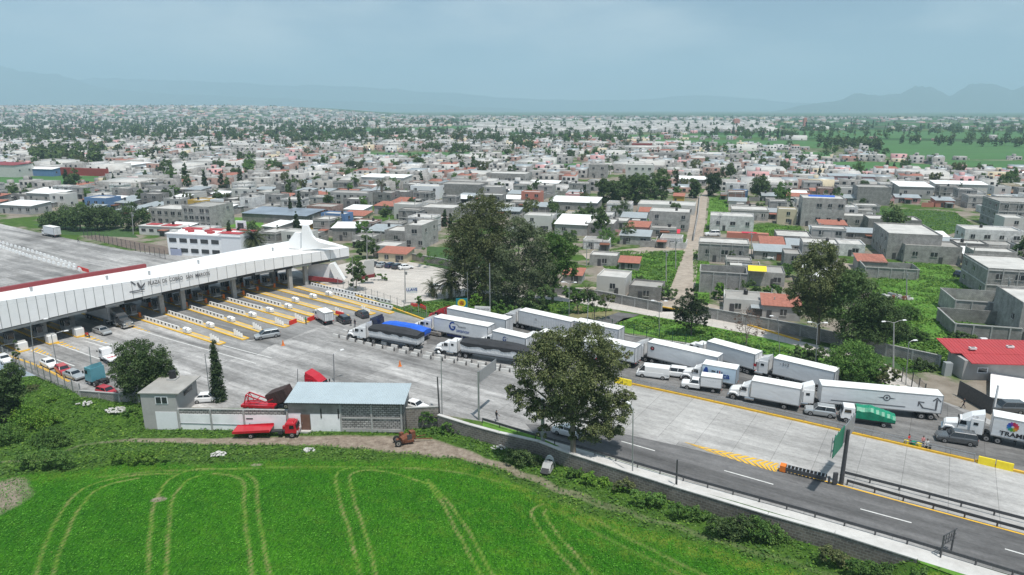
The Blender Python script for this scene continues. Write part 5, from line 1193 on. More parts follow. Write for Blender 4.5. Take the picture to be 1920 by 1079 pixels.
# crash cushion
a = G(1466, 883); c = G(1549, 903); d = c - a; t = thing('crash_cushion', 'grey slatted crash cushion with an orange nose, left of the green sign post', 'crash cushion', ((a + c) / 2)[:3], math.atan2(d.y, d.x)); L_ = d.length
b = MB(); 
for s_ in (-.42, .42): b.box((0, s_, .55), (L_, .08, .5), M['darksteel'])
b.build('side_rail', t); b = MB()
for k in range(11): b.box((-L_ / 2 + .6 + k * (L_ - .8) / 10, 0, .5), (.12, .8, .62), M['steel'])
b.build('cross_frame', t); MB().box((-L_ / 2 + .1, 0, .5), (.7, .95, .8), M['orange']).build('nose', t)
# sign gantry
sgp = G(1577, 908); t = thing('sign_gantry', 'T-shaped road sign gantry with green boards seen from behind', 'sign', sgp[:3], 0)
MB().tube((0, 0, 0), (0, 0, 7.4), .28, .22, M['darksteel'], 12).build('post', t)
MB().box((-.9, -.15, .9), (.5, .3, 1.5), M['darksteel']).box((-1.5, .1, .5), (.2, .2, 1.0), M['darksteel']).build('service_box', t)
M['signgreen'] = mat('sign_green', (.0, .17, .09), .5, var=.1)
dv = (V(1600, 790, 80.0) - V(1560, 850, 74.0)); e1 = V(1560, 834, 72.6) - sgp; e2 = V(1599, 790, 79.4) - sgp; e1.z = e2.z = 0
b = MB()
for zz in (6.0, 7.2): b.bar(e1 + Vector((0, 0, zz)), e2 + Vector((0, 0, zz)), .1, .1, M['steel'])
for k in range(9): q = e1.lerp(e2, k / 8); b.bar(q + Vector((0, 0, 5.4)), q + Vector((0, 0, 7.9)), .08, .08, M['steel'])
b.build('truss', t); mm_ = e1.lerp(e2, .46); off = Vector((.14, -.1, 0))
MB().loft([[e1 + off + Vector((0, 0, 5.3)), e1 + off + Vector((0, 0, 8.0)), mm_ + off + Vector((0, 0, 8.0)), mm_ + off + Vector((0, 0, 5.3))], [p_ + Vector((.06, -.04, 0)) for p_ in [e1 + off + Vector((0, 0, 5.3)), e1 + off + Vector((0, 0, 8.0)), mm_ + off + Vector((0, 0, 8.0)), mm_ + off + Vector((0, 0, 5.3))]]], M['signgreen']).build('sign_board', t)
MB().loft([[mm_ * 1 + off + Vector((0, 0, 5.5)), mm_ + off + Vector((0, 0, 7.9)), e2 + off + Vector((0, 0, 7.9)), e2 + off + Vector((0, 0, 5.5))], [p_ + Vector((.06, -.04, 0)) for p_ in [mm_ + off + Vector((0, 0, 5.5)), mm_ + off + Vector((0, 0, 7.9)), e2 + off + Vector((0, 0, 7.9)), e2 + off + Vector((0, 0, 5.5))]]], M['steel']).build('sign_board', t)
# grey sign on a single post
g = G(898, 788); t = thing('road_sign', 'pale grey sign board seen from behind on a tall post, left of the big tree', 'sign', g[:3], 0)
MB().tube((0, 0, 0), (0, 0, 7.8), .16, .13, M['steel'], 10).build('post', t)
e = V(930, 700, g.y + 5.2) - g; e.z = 0; b = MB()
b.loft([[Vector((.15, 0, 6.0)), Vector((.15, 0, 7.8)), e + Vector((0, 0, 7.8)), e + Vector((0, 0, 6.0))], [Vector((.2, -.05, 6.0)), Vector((.2, -.05, 7.8)), e + Vector((.05, -.05, 7.8)), e + Vector((.05, -.05, 6.0))]], M['steel'])
for k in range(8): q = e * (k + .5) / 8 ; b.bar(q + Vector((.1, .08, 6.0)), q + Vector((.1, .08, 7.8)), .05, .05, M['darksteel'])
b.build('sign_board', t)
g = G(1763, 1046); t = thing('small_gantry', 'dark steel frame on two posts by the near guard rail at lower right', 'frame', g[:3], 0)
e = G(1783, 1034) - g; b = MB()
for q in (Vector((0, 0, 0)), e): MB().bar(q, q + Vector((0, 0, 2.6)), .12, .12, M['darksteel']).build('post', t)
for zz in (1.5, 2.0, 2.6): b.bar(Vector((0, 0, zz)), e * 1.2 + Vector((0, 0, zz)), .08, .08, M['darksteel'])
for k in range(5): b.bar(e * (k / 4) + Vector((0, 0, 1.5)), e * (k / 4) + Vector((0, 0, 2.6)), .05, .05, M['darksteel'])
b.build('frame', t)
# lamp posts and poles
def pole(base, top, label, cat='lamp post', arm=1.6, ang=None, r=.085, m='steel', name='street_lamp', z=0, double=False, xarm=False):
    g = G(*base, z); h_ = HH(g, top[1]); tx_ = (V(top[0], top[1], g.y) - g).x; t = thing(name, label, cat, g[:3], 0)
    MB().tube((0, 0, 0), (tx_, 0, h_), r, r * .7, M[m], 8).build('post', t)
    if arm:
        for s_ in ((1, -1) if double else (1,)):
            a = (ang or 0) + (math.pi if s_ < 0 else 0); u = Vector((math.cos(a), math.sin(a), 0))
            MB().path([Vector((tx_, 0, h_ - .1)), Vector((tx_, 0, h_ + .2)) + u * arm * .5, Vector((tx_, 0, h_ + .35)) + u * arm], .045, M[m]).build('arm', t)
            q = Vector((tx_, 0, h_ + .33)) + u * (arm + .3); MB().box(q, (.75, .3, .14), M['fascia'], rz=a, top=(.7, .7)).build('lamp_head', t)
    if xarm:
        MB().bar((tx_ - .9, 0, h_ - .35), (tx_ + .9, 0, h_ - .35), .1, .12, M['conc']).build('cross_arm', t); MB().tube((tx_ + .3, 0, h_ - 1.6), (tx_ + .3, 0, h_ - .9), .22, .22, M['steel']).build('transformer', t)
    return t
for a in [((66, 694), (57, 606), 'curved street lamp left of the white sedan', dict(ang=.7, arm=2)), ((108, 690), (96, 628), 'curved street lamp behind the dark red hatchback', dict(ang=.6, arm=2)),
          ((175, 716), (167, 651), 'bare pole by the teal lorry cab', dict(arm=0)), ((394, 745), (384, 664), 'thin lamp post left of the thin cypress', dict(ang=.8, arm=1)),
          ((627, 716), (625, 664), 'curved street lamp behind the red aerodynamic cab', dict(ang=.8, arm=1.4, r=.12)), ((558, 727), (558, 692), 'short pole behind the blue-roofed workshop', dict(arm=0)),
          ((824, 778), (820, 707), 'leaning dark pole at the end of the rubble wall', dict(arm=0, m='darksteel', r=.14)), ((829, 779), (827, 668), 'tall lamp post at the end of the rubble wall', dict(ang=2.0, arm=.8)),
          ((1186, 888), (1187, 766), 'tall slim lamp post right of the big tree', dict(ang=2, arm=.8)), ((1018, 830), (1017, 748), 'thick grey mast under the left side of the big tree', dict(arm=0, r=.3)),
          ((1268, 911), (1270, 862), 'short dark post behind the near guard rail', dict(arm=0, m='darksteel', r=.14)), ((919, 588), (918, 494), 'tall white mast in front of the tree grove', dict(arm=0, r=.15)),
          ((877, 578), (876, 510), 'slim pole beside the round emblem sign', dict(arm=0)), ((1067, 612), (1067, 532), 'lamp post left of the asphalt spur', dict(arm=1, ang=3, double=True)),
          ((1236, 632), (1236, 567), 'lamp post on the island lawn', dict(arm=1, ang=3, double=True)), ((1528, 706), (1533, 608), 'lamp post left of the large round bush', dict(arm=1, ang=3, double=True)),
          ((1675, 690), (1676, 605), 'double-armed lamp post behind the dark trees at right', dict(arm=1.8, ang=.2, double=True, m='conc', r=.15)), ((1698, 722), (1704, 642), 'lamp post beside the narrow paved path', dict(arm=.8, ang=.1)),
          ((1462, 662), (1458, 596), 'thin lamp post by the reddish bare tree', dict(arm=.8, ang=3)), ((688, 492), (688, 435), 'double lamp post behind the paved lot', dict(arm=1, double=True, ang=.1, m='conc', r=.14)),
          ((663, 548), (660, 480), 'lamp post in front of the canopy right end', dict(arm=0)), ((1100, 640), (1103, 560), 'thin pole behind the big tree crown', dict(arm=0))]:
    pole(a[0], a[1], a[2], **a[3])
for a in [((760, 570), (759, 503), 'concrete utility pole carrying a small white sign with dark lettering'), ((1249, 530), (1249, 470), 'utility pole on the green meadow left of the dirt street'), ((1267, 505), (1267, 447), 'utility pole at the edge of the dirt street'), ((1409, 482), (1409, 436), 'utility pole right of the pale block building'),
          ((1538, 445), (1538, 418), 'utility pole by the path behind the dark tree'), ((1100, 500), (1100, 455), 'utility pole behind the grove'), ((1700, 560), (1700, 508), 'utility pole in front of the block enclosure'), ((1890, 590), (1892, 520), 'utility pole at the right edge by the block enclosure'), ((250, 440), (247, 398), 'utility pole beside the dark trees left'), ((1350, 460), (1350, 400), 'utility pole beside the salmon container')]:
    pole(a[0], a[1], a[2], 'utility pole', 0, name='utility_pole', m='conc', r=.15, xarm=True)
g = G(760, 570); t = thing('roadside_sign', 'small white sign with blue lettering LLAVE by the utility pole', 'sign', (g.x + .3, g.y - .3, 3.4), R(8)); MB().box((1.4, 0, 0), (2.6, .08, 1.5), M['white']).build('sign_board', t); text(t, 'LLAVE', .95, (1.4, -.06, .1), RX, M['logo_blue'], bold=.02)
g = G(866, 585); t = thing('emblem_sign', 'blue-green sign with a yellow and red round emblem in front of the palm', 'sign', g[:3], R(5)); MB().box((0, 0, 1.6), (2.6, .15, 3.2), mat('sign_teal', (.02, .22, .26), .5)).build('sign_board', t)
emblem(t, 'emblem', [(M['yellowfab'], ring_pts(0, 0, 0, .95, 0, 360, 16)), (M['orange'], ring_pts(0, 0, .0, .6, 0, 360, 7))], 0, 2.1, W=.11, near=-1)
g = G(905, 592); t = thing('low_sign', 'low white sign board with grey lettering in front of the grove', 'sign', g[:3], R(-10)); MB().box((0, 0, 1.5), (3.6, .15, 1.3), M['white']).build('sign_board', t); MB().box((-1.3, .05, .5), (.12, .12, 1.0), M['steel']).box((1.3, .05, .5), (.12, .12, 1.0), M['steel']).build('post', t); text(t, 'SAN MARCOS', .5, (0, -.09, 1.5), RX, M['logo_grey'])

# small traffic furniture
def cone():
    b = MB(); b.tube((0, 0, .04), (0, 0, .78), .20, .04, M['orange'], 10); b.box((0, 0, .02), (.46, .46, .04), M['orange']); t = b.build('traffic_cone'); MB().tube((0, 0, .38), (0, 0, .55), .125, .085, M['white'], 10).build('reflective_band', t); return t
c0 = cone(); fl = [True]
for px, py, lb in [(531, 648, 'orange traffic cone alone in front of the minivan'), (750, 687, 'orange traffic cone alone below the first black tarpaulin truck')]:
    o = put(c0, fl, G(px, py), 0); tag(o, lb, 'traffic cone'); o.scale = (1.3, 1.3, 1.4)
for px0, px1, lb in [((543, 610), (556, 605), 'red plastic barriers at the nose of an island, left of the man in green'), ((577, 604), (592, 598), 'red plastic barriers just left of the small box truck'), ((630, 590), (645, 594), 'red and white plastic barriers behind the small box truck'), ((770, 575), (783, 577), 'red barriers by the kerb in front of the utility pole'), ((788, 577), (798, 582), 'red barriers at the kerb end near the lawn'), ((147, 505), (166, 511), 'red plastic barriers beyond the red canopy gutter')]:
    plate(lb, px0, px1, .9, M['red'])
fl = [True]
def stump():
    b = MB(); b.loft([[(x, -.28, 0), (x, -.14, .55), (x, .14, .55), (x, .28, 0)] for x in (-.75, .75)], M['lightconc']); t = b.build('low_kerb_block'); MB().tube((.95, 0, 0), (.95, 0, .75), .12, .08, M['darksteel'], 8).build('post', t); return t
s0 = stump(); tag(s0, 'low pale kerb block with a dark post in the row beside the tarpaulin trucks', 'kerb block', 'low kerb blocks beside the tarpaulin trucks')
A_ = [G(630, 632), G(700, 650), G(800, 672), G(900, 690), G(985, 703)]; A2 = [G(648, 624), G(740, 652), G(850, 676), G(985, 698)]
for P, n_ in ((A_, 19), (A2, 16)):
    for k in range(n_):
        u = k / (n_ - 1); q = polyat(P, u); q2 = polyat(P, min(1, u + .02)); d = q2 - q if u < .98 else d; put(s0, fl, q[:2] + (.01,), math.atan2(d.y, d.x))
fl = [True]
s1 = MB().loft([[(x, -.35, 0), (x, -.12, .85), (x, .12, .85), (x, .35, 0)] for x in (-.8, .8)], M['white']).build('concrete_barrier'); tag(s1, 'small white barrier in the double row on the far lanes beyond the canopy', 'barrier', 'white barriers on the far lanes')
for P, n_ in (([G(-90, 436), G(0, 464), G(60, 484), G(150, 508)], 30), ([G(-90, 428), G(0, 456), G(70, 476), G(140, 500)], 28)):
    for k in range(n_):
        q = polyat(P, k / (n_ - 1)); put(s1, fl, q[:2] + (.01,), R(-40))
# fences
fence('tall post and wire fence beside the parked cars at lower left', 'fence', 'wire_fence', [(-30, 652), (0, 668), (40, 690), (100, 720), (152, 744)], 2.3, 2.4, M['steel'], mesh=(M['steel'], 2.1, .35), pw=.12)
fence('post fence between the toll lanes and the paved lot', 'fence', 'wire_fence', [(634, 538), (700, 562), (780, 590), (800, 596)], 2.6, 2.6, M['steel'], mesh=(M['steel'], 2.3, .7), pw=.1)
M['greensteel'] = mat('green_steel', (.03, .10, .06), .5, .3)
fence('dark green wire fence behind the truck queue', 'fence', 'wire_fence', [(1110, 608), (1180, 628), (1280, 647), (1440, 672), (1560, 706)], 2.4, 2.6, M['greensteel'], mesh=(M['greensteel'], 2.2, .4), pw=.1)
fence('dark fence along the narrow paved path at right', 'fence', 'wire_fence', [(1690, 716), (1712, 728), (1732, 748)], 2.6, 1.8, M['darksteel'], mesh=(M['darksteel'], 2.4, .3), pw=.12)
fence('tall fence around the brown garden beyond the canopy', 'fence', 'wire_fence', [(158, 446), (220, 462), (280, 478), (310, 486)], 3.0, 3.2, M['darksteel'], mesh=(M['darksteel'], 2.8, .8), pw=.12)
fence('yellow and white kerb with posts along the outer toll lane', 'kerb', 'kerb_line', [(582, 528), (660, 552), (740, 580), (800, 602)], .3, 8, M['conc'], foot=M['yellow'], pw=.3)
fence('yellow painted kerb along the far side of the service road', 'kerb', 'kerb_line', [(1105, 556), (1180, 566), (1270, 582), (1400, 610), (1500, 640)], .3, 8, M['conc'], foot=M['yellow'], pw=.3)
# walls
def wall(label, px, h_, m, th=.3, cap=None, z=0, name='wall', pil=None, cat='wall', zb=None):
    P = [G(a, c, z) for a, c in px]; t = thing(name, label, cat, P[0][:3], 0); o_ = P[0]; b = MB(); zb = zb or 0
    cp = MB(); pl = MB()
    for a, c in zip(P[:-1], P[1:]):
        a = a - o_; c = c - o_; d = c - a; L_ = d.length; h = math.atan2(d.y, d.x); mid = (a + c) / 2
        b.box((mid.x, mid.y, (h_ + zb) / 2), (L_ + .02, th, h_ - zb), m, rz=h)
        if cap: cp.box((mid.x, mid.y, h_ + .05), (L_ + .04, th + .12, .12), cap, rz=h)
        if pil:
            n_ = int(L_ / pil)
            for k in range(n_ + 1): q = a.lerp(c, k / max(1, n_)); pl.box((q.x, q.y, (h_ + .1 + zb) / 2), (.28, th + .08, h_ + .1 - zb), M['conc'], rz=h)
    b.build('masonry', t)
    if cap: cp.build('coping', t)
    if pil: pl.build('pilaster', t)
    return t
WP = [(a, c) for a, c in WALL_PX]
wall('long rubble stone retaining wall with pale coping above the field', WP, .32, M['stone'], .45, cap=M['lightconc'], zb=-2.6)
wall('low grey block wall left of the tall workshop', [(152, 745), (262, 754)], 1.1, M['block'], .2, cap=M['conc'], pil=3.5, zb=-1.2)
wall('brown stained wall right of the workshop', [(762, 783), (822, 780)], 1.5, M['stone'], .2, cap=M['conc'], zb=-2.2)
# ---------------- workshop on the edge of the field ----------------
t = thing('workshop', 'long low workshop with whitewashed wall and pale blue sheet roof at the field edge', 'workshop', (BL.x, BL.y, FZ), math.atan2(BR.y - BL.y, BR.x - BL.x))
Wt = (BR - BL).length; sc_ = Wt / 485.0             # metres per pixel along the front
X_ = lambda px: (px - 272) * sc_
hL = HH(BL, 738); hM = 3.35; hR = HH(BR, 757)
# tall left house
b = MB(); b.box((X_(305), 3.2, hL / 2), (X_(338) - X_(272), 6.4, hL), M['plaster']); b.build('house_wall', t)
M['panelwhite'] = mat('fresh_white_paint', (.74, .75, .77), .7, var=.04)
MB().box((X_(316), -.02, 1.45), (X_(336) - X_(296), .04, 2.9), M['panelwhite']).build('painted_panel', t)
MB().box((X_(307), 3.3, hL + .07), (X_(344) - X_(270) + .2, 7.0, .14), M['roofconc']).build('house_roof', t)
w_ = MB().box((X_(311), -.02, hL - 1.05), (1.9, .08, 1.25), M['panelwhite']).build('window_frame', t)
MB().box((X_(311) - .45, -.07, hL - 1.05), (.75, .04, 1.0), M['window']).box((X_(311) + .45, -.07, hL - 1.05), (.75, .04, 1.0), M['window']).build('pane', w_)
MB().box((X_(338) + .04, 3.6, hL - 1.0), (.05, 2.6, .7), M['window']).build('side_window', t)
MB().tube((X_(300), 5.4, hL + .14), (X_(300), 5.4, hL + 1.5), .55, .5, M['black'], 14).box((X_(300), 5.4, hL + .2), (1.4, 1.4, .25), M['conc']).build('water_tank', t)
MB().box((X_(352), 4.6, 3.0), (3.0, .12, 1.8), M['rooftile']).build('tiled_canopy', t).rotation_euler = (R(-60), 0, 0)
# whitewashed wall
MB().box(((X_(338) + X_(545)) / 2, .1, hM / 2), (X_(545) - X_(338), .22, hM), M['block_near']).build('yard_wall', t)
MB().box(((X_(338) + X_(545)) / 2, -.035, 1.3), (X_(545) - X_(338) - .1, .05, 2.6), M['whitewall']).box((X_(473), -.035, 1.3), (2.2, .06, 2.6), M['whitewall']).build('whitewash', t)
cp = MB().box(((X_(338) + X_(545)) / 2, .1, hM + .05), (X_(545) - X_(338), .34, .1), M['conc'])
for px in (340, 400, 462, 543): cp.box((X_(px), .0, hM / 2), (.26, .34, hM), M['conc'])
cp.build('coping', t)
MB().path([Vector((X_(340), -.1, 1.15)), Vector((X_(420), -.1, 1.05)), Vector((X_(470), -.1, 1.0)), Vector((X_(472), -.1, 1.3))], .05, M['steel']).build('pipe', t)
MB().box((X_(472), -.09, 2.0), (1.0, .05, .16), M['black']).build('vent_slot', t)
# right shed
x0, x1 = X_(545), X_(757); xm = X_(642)
MB().box(((x0 + xm) / 2, 2.6, hR / 2), (xm - x0, 5.2, hR), M['block_light']).build('shed_wall', t)
MB().box(((xm + x1) / 2, 2.6, hR / 2), (x1 - xm, 5.15, hR), M['block_near']).build('shed_wall', t)
ww = MB(); ww.box(((x0 + X_(568)) / 2, -.035, 1.5), (X_(568) - x0, .05, 3.0), M['whitewall']); ww.box(((X_(585) + xm) / 2, -.035, 1.45), (xm - X_(585) - .1, .05, 2.9), M['whitewall']); ww.build('whitewash', t)
dr = MB().box((X_(576), -.06, 1.45), (1.35, .1, 2.6), M['wood']).build('door', t); MB().box((X_(576) - .5, -.13, 1.4), (.06, .05, .25), M['steel']).build('handle', dr)
MB().box((X_(576), -.35, .15), (1.6, .6, .3), M['lightconc']).build('door_step', t)
pl = MB()
for px in (642, 699, 754): pl.box((X_(px), -.04, hR / 2), (.28, .14, hR), M['conc'])
pl.box(((xm + x1) / 2, -.03, 2.3), (x1 - xm, .1, .2), M['conc']); pl.box(((xm + x1) / 2, -.03, .35), (x1 - xm, .12, .5), M['plaster']); pl.build('concrete_frame', t)
for px in (606, 638): MB().box((X_(px), -.08, 3.0), (.16, .1, 1.5), M['black']).build('downpipe_stain', t)
rb = MB(); n = 70; yb = 5.6; zf, zk = hR + .12, hR + .85
for i in range(n):
    xa = x0 - .3 + (x1 - x0 + .7) * i / n; xb = x0 - .3 + (x1 - x0 + .7) * (i + 1) / n; xc = (xa + xb) / 2
    for (p_, q_, za, zb_) in ((xa, xc, 0, .09), (xc, xb, .09, 0)):
        rb.face([(p_, -.65, zf + za), (q_, -.65, zf + zb_), (q_, yb, zk + zb_), (p_, yb, zk + za)], M['rooflam'])
        rb.face([(p_, -.65, zf + za - .03), (p_, yb, zk + za - .03), (q_, yb, zk + zb_ - .03), (q_, -.65, zf + zb_ - .03)], M['rooflam'])
M['rooflam_blue'] = mat('pale_blue_sheet', (.46, .53, .56), .45, .2, var=.06, scale=.4, dirt=.2, dirtcol=(.32, .38, .40)); rb.mats = [M['rooflam_blue']]
rb.build('sheet_roof', t)
MB().box(((x0 + x1) / 2, -.5, zf - .1), (x1 - x0 + .5, .12, .12), M['darksteel']).bar((X_(757), -.2, .5), (X_(757) + .15, -.5, zf), .07, .07, M['black']).build('gutter', t)
# white rubble heaps
def heap(label, px, py, r, n_, m='paint_white', z=None, name='rubble_heap'):
    g = G(px, py, FZ); zz = fz(g.x, g.y); rr = random.Random(px); b = MB()
    for i in range(n_):
        a = rr.uniform(0, 6.28); d = rr.random() ** .6 * r; s_ = rr.uniform(.1, .34)
        b.box((d * math.cos(a) * 1.2, d * math.sin(a) * .8, .12 + (1 - d / r) * .45 * rr.random()), (s_ * 1.6, s_, s_ * .5), M[m] if rr.random() < .7 else M['lightconc'], rz=rr.uniform(0, 3), top=(rr.uniform(.6, 1), rr.uniform(.6, 1)))
    o = b.build(name); o.location = (g.x, g.y, zz); tag(o, label, 'rubble'); o.rotation_euler = (rr.uniform(-.1, .1), rr.uniform(-.1, .1), 0)
heap('pile of broken white slabs right of another, near the tall workshop wall', 222, 785, 1.4, 60); heap('small scatter of white slabs among green weeds left of the main pile', 163, 776, 1.2, 26)
heap('white and black rubbish bags at the edge of the crop field', 410, 855, .9, 30); heap('splash of white rubble on the grass below the workshop door', 580, 845, .55, 22); 
heap('white stones by the path near the stripped van', 935, 842, .9, 16)
for k, (px, py) in enumerate([(395, 858), (424, 860)]): pass
# red roofed office and awning at right
g = G(1782, 712); t = thing('red_roof_building', 'single-storey building with bright red metal roof by the narrow path', 'building', (g.x + 1.6, g.y, 0), R(-5)); t.scale = (1, .74, .92)
b = MB(); b.box((8.3, 3.5, 1.9), (16, 7, 3.8), M['plaster']); b.build('wall', t)
rf = MB()
for x0_, x1_, ya, yb_, za, zb_ in ((-.8, 15, 3.2, 10.5, 4.35, 5.3), (.9, 20, -1.4, 4.0, 3.7, 4.4)):
    rf.loft([[(x0_, ya, za), (x0_, yb_, zb_), (x0_, yb_, zb_ - .14), (x0_, ya, za - .14)], [(x1_, ya, za), (x1_, yb_, zb_), (x1_, yb_, zb_ - .14), (x1_, ya, za - .14)]], M['redroof'])
    for i in range(int((x1_ - x0_) / .6)): rf.bar((x0_ + .3 + i * .6, ya, za + .02), (x0_ + .3 + i * .6, yb_, zb_ + .02), .05, .05, M['redroof'])
rf.build('roof', t)
for x, y in ((3.2, 4.6), (10.2, 6.5)): MB().box((x, y, 5.0), (1.1, .9, .35), M['white']).box((x, y, 5.18), (.7, .5, .06), M['black']).build('skylight', t)
wf = MB().box((3.4, -.05, 2.0), (1.7, .1, 1.1), M['panelwhite']).build('window', t); MB().box((3.4, -.11, 2.0), (1.4, .04, .8), M['window']).build('pane', wf)
MB().box((7.5, 10.8, 5.0), (1.1, .8, .9), M['white']).build('air_conditioner', t)
MB().box((-1.3, 2.5, 1.3), (1.2, 1.4, 2.6), M['rooflam']).build('lean_to', t)
t = thing('sheet_awning', 'big white sheet awning on a steel post at the right edge', 'awning', (*G(1862, 775)[:2], 0), 0)
o_ = G(1862, 775); P = [V(1858, 687, 112), V(1995, 705, 112), V(1995, 765, 100), V(1856, 744, 100)]
MB().loft([[p_ - o_ for p_ in P], [p_ - o_ - Vector((0, 0, .12)) for p_ in P]], M['canopy']).build('sheet', t)
MB().tube((0, 0, 0), (0, 0, 4.6), .16, .16, M['fascia'], 10).build('post', t); MB().tube((14, 0, 0), (14, 0, 4.6), .16, .16, M['fascia'], 10).build('post', t)
plq = thing('yard_fence', 'dark slatted yard fence beneath the red-roofed building', 'fence', G(1795, 735)[:3], 0)
P = [G(1795, 742), G(1830, 762), G(1858, 778)]; b = MB()
for a, c in zip(P[:-1], P[1:]): b.bar(a - P[0] + Vector((0, 0, 0)) - Vector(G(1795, 735) - P[0]) + Vector((0, 0, 1.3)), c - Vector(G(1795, 735)) + Vector((0, 0, 1.3)), .08, 2.6, M['darksteel'])
b.build('panel', plq)
# glass office behind the canopy with red roof terrace
g = G(317, 478); t = thing('toll_office', 'two-storey white office with red painted roof terrace behind the canopy', 'office', (g.x, g.y, 0), R(-14))
wl = (G(425, 494) - g).length
b = MB(); b.box((wl / 2, 5, 3.4), (wl, 10, 6.8), M['whitewall']); b.box((wl * .88, 3, 3.8), (wl * .26, 6.3, 7.6), M['panelwhite']); b.build('wall', t)
for zz in (1.7, 4.9):
    for i in range(5): MB().box((wl * .08 + i * wl * .145, -.04, zz), (wl * .10, .12, 1.3), M['window']).build('window', t)
rf = MB().box((wl / 2, 5, 6.95), (wl + .6, 10.6, .3), M['fascia'])
for q in range(9): rf.box((1.2 + q * wl / 10, 2 + (q * 37 % 60) / 10, 7.4), (1.8, 1.6, .7), M['redroof'] if q % 3 else M['lightconc'], rz=.3 * q)
rf.box((wl / 2, 8.5, 7.25), (wl, 2.5, .3), M['redroof']); rf.box((wl * .85, 1.5, 7.75), (wl * .3, 3.0, .15), M['redroof']); rf.build('roof', t)
tw = MB().box((wl * .78, 9.3, 8.2), (3.6, .5, 4.2), M['panelwhite']).build('roof_frame', t); MB().box((wl * .78, 9.0, 8.8), (2.2, .12, 1.6), M['window']).build('pane', tw)
MB().box((3.0, -.3, 1.0), (4.0, .1, 2.2), mat('banner_grey', (.35, .38, .5), .6)).build('banner', t)
g = G(262, 440); t = thing('low_annex', 'long low white annex with red roof panels left of the office', 'building', (g.x, g.y, 0), R(-14)); MB().box((9, 3, 1.6), (18, 6, 3.2), M['paint_white']).build('wall', t)
rf = MB().box((9, 3, 3.3), (18.4, 6.4, .2), M['lightconc']); rf.box((4, 3.5, 3.5), (5, 3, .25), M['redroof']).box((12, 3, 3.5), (6, 4, .25), M['redroof']); rf.build('roof', t)
for i in range(5): MB().box((2 + i * 3.4, -.04, 1.8), (1.8, .1, 1.0), M['window']).build('window', t)
# ---------------- vegetation ----------------
def leaf_quads(rng, cen, rad, n, size, per=60, flat=.9, crad=.28):
    """n leaf quads in ragged clumps over ellipsoids cen (k,3), rad (k,3)"""
    cen = np.asarray(cen, float); rad = np.asarray(rad, float)
    wgt = (rad[:, 0] * rad[:, 2]); wgt = wgt / wgt.sum(); m = max(4, n // per)
    bi = rng.choice(len(cen), m, p=wgt); dirs = rng.normal(size=(m, 3)); dirs[:, 2] = dirs[:, 2] * .9 + .15; dirs /= np.linalg.norm(dirs, axis=1)[:, None]
    rr = rng.uniform(.55, 1.06, m)[:, None]; cc = cen[bi] + dirs * rad[bi] * rr
    cr_ = crad * rad[bi].mean(1) * rng.uniform(.6, 1.4, m)
    li = rng.integers(0, m, n); off = rng.normal(size=(n, 3)); off /= np.linalg.norm(off, axis=1)[:, None] + 1e-9
    off *= (rng.uniform(0, 1, n) ** .45 * cr_[li])[:, None]; off[:, 2] *= .75; p = cc[li] + off
    nv = off + rng.normal(size=(n, 3)) * .5 * cr_[li][:, None]; nv[:, 2] = np.abs(nv[:, 2]) * flat + .12; nv /= np.linalg.norm(nv, axis=1)[:, None]
    a = np.cross(nv, rng.normal(size=(n, 3))); a /= np.linalg.norm(a, axis=1)[:, None] + 1e-9; b = np.cross(nv, a)
    s_ = size * rng.uniform(.55, 1.35, n)[:, None]
    v = np.stack([p - a * s_, p - b * s_ * .55, p + a * s_, p + b * s_ * .55], 1).reshape(-1, 3)
    return v, np.arange(4 * n).reshape(-1, 4)
def trunk_mb(base_r, h, targets, rr, m='bark', lean=(0, 0)):
    b = MB(); fork = Vector((lean[0] * h * .35, lean[1] * h * .35, h * .32)); b.tube((0, 0, -.3), fork, base_r, base_r * .75, M[m], 8)
    for tt in targets:
        tt = Vector(tt); midp = fork.lerp(tt, .5) + Vector((rr.uniform(-.4, .4), rr.uniform(-.4, .4), rr.uniform(0, .6)))
        r1 = base_r * rr.uniform(.38, .55); b.tube(fork, midp, r1 * 1.1, r1 * .7, M[m], 6); b.tube(midp, tt, r1 * .7, r1 * .25, M[m], 5)
        for _ in range(2): b.tube(midp.lerp(tt, .4), tt + Vector((rr.uniform(-1, 1), rr.uniform(-1, 1), rr.uniform(-.3, 1))) * base_r * 3, r1 * .35, r1 * .1, M[m], 4)
    return b
M['leaf_grey'] = mat_leaf('grey_green_leaf', (.032, .052, .024), (.080, .108, .052), (.17, .20, .10))
def tree_px(label, base, blobs, leaf='leaf_euc', n=9000, size=.26, name='tree', z=0, base_r=.35, cat='tree', depth=.85, per=60, trunk=True, seed=None, crad=.28, group=None):
    """base pixel and crown lumps as (px, py, radius px[, dy metres]) at the tree's own distance"""
    seed = seed or int(base[0] * 7 + base[1]); rng = np.random.default_rng(seed); rr = random.Random(seed); g = G(*base, z)
    t = thing(name, label, cat, g[:3], 0, group); C_ = []; R_ = []
    for q in blobs:
        dy = q[3] if len(q) > 3 else rr.uniform(-.25, .25) * q[2] * g.y / 1280; c = V(q[0], q[1], g.y + dy) - g; r = q[2] * (g.y + dy) * 1.04 / 1280
        C_.append(tuple(c)); R_.append((r, r * depth, r * .92))
    v, f = leaf_quads(rng, C_, R_, n, size, per, crad=crad); ok = v.reshape(-1, 4, 3)[:, :, 2].min(1) > .1; v = v.reshape(-1, 4, 3)[ok].reshape(-1, 3); f = np.arange(len(v)).reshape(-1, 4)
    np_obj('crown', np_mesh('crown', v, f, [M[leaf]]), t)
    if trunk:
        top = max(c[2] for c in C_); trunk_mb(base_r, top, C_, rr, lean=(np.mean([c[0] for c in C_]) / max(1, top), 0)).build('trunk', t)
    return t
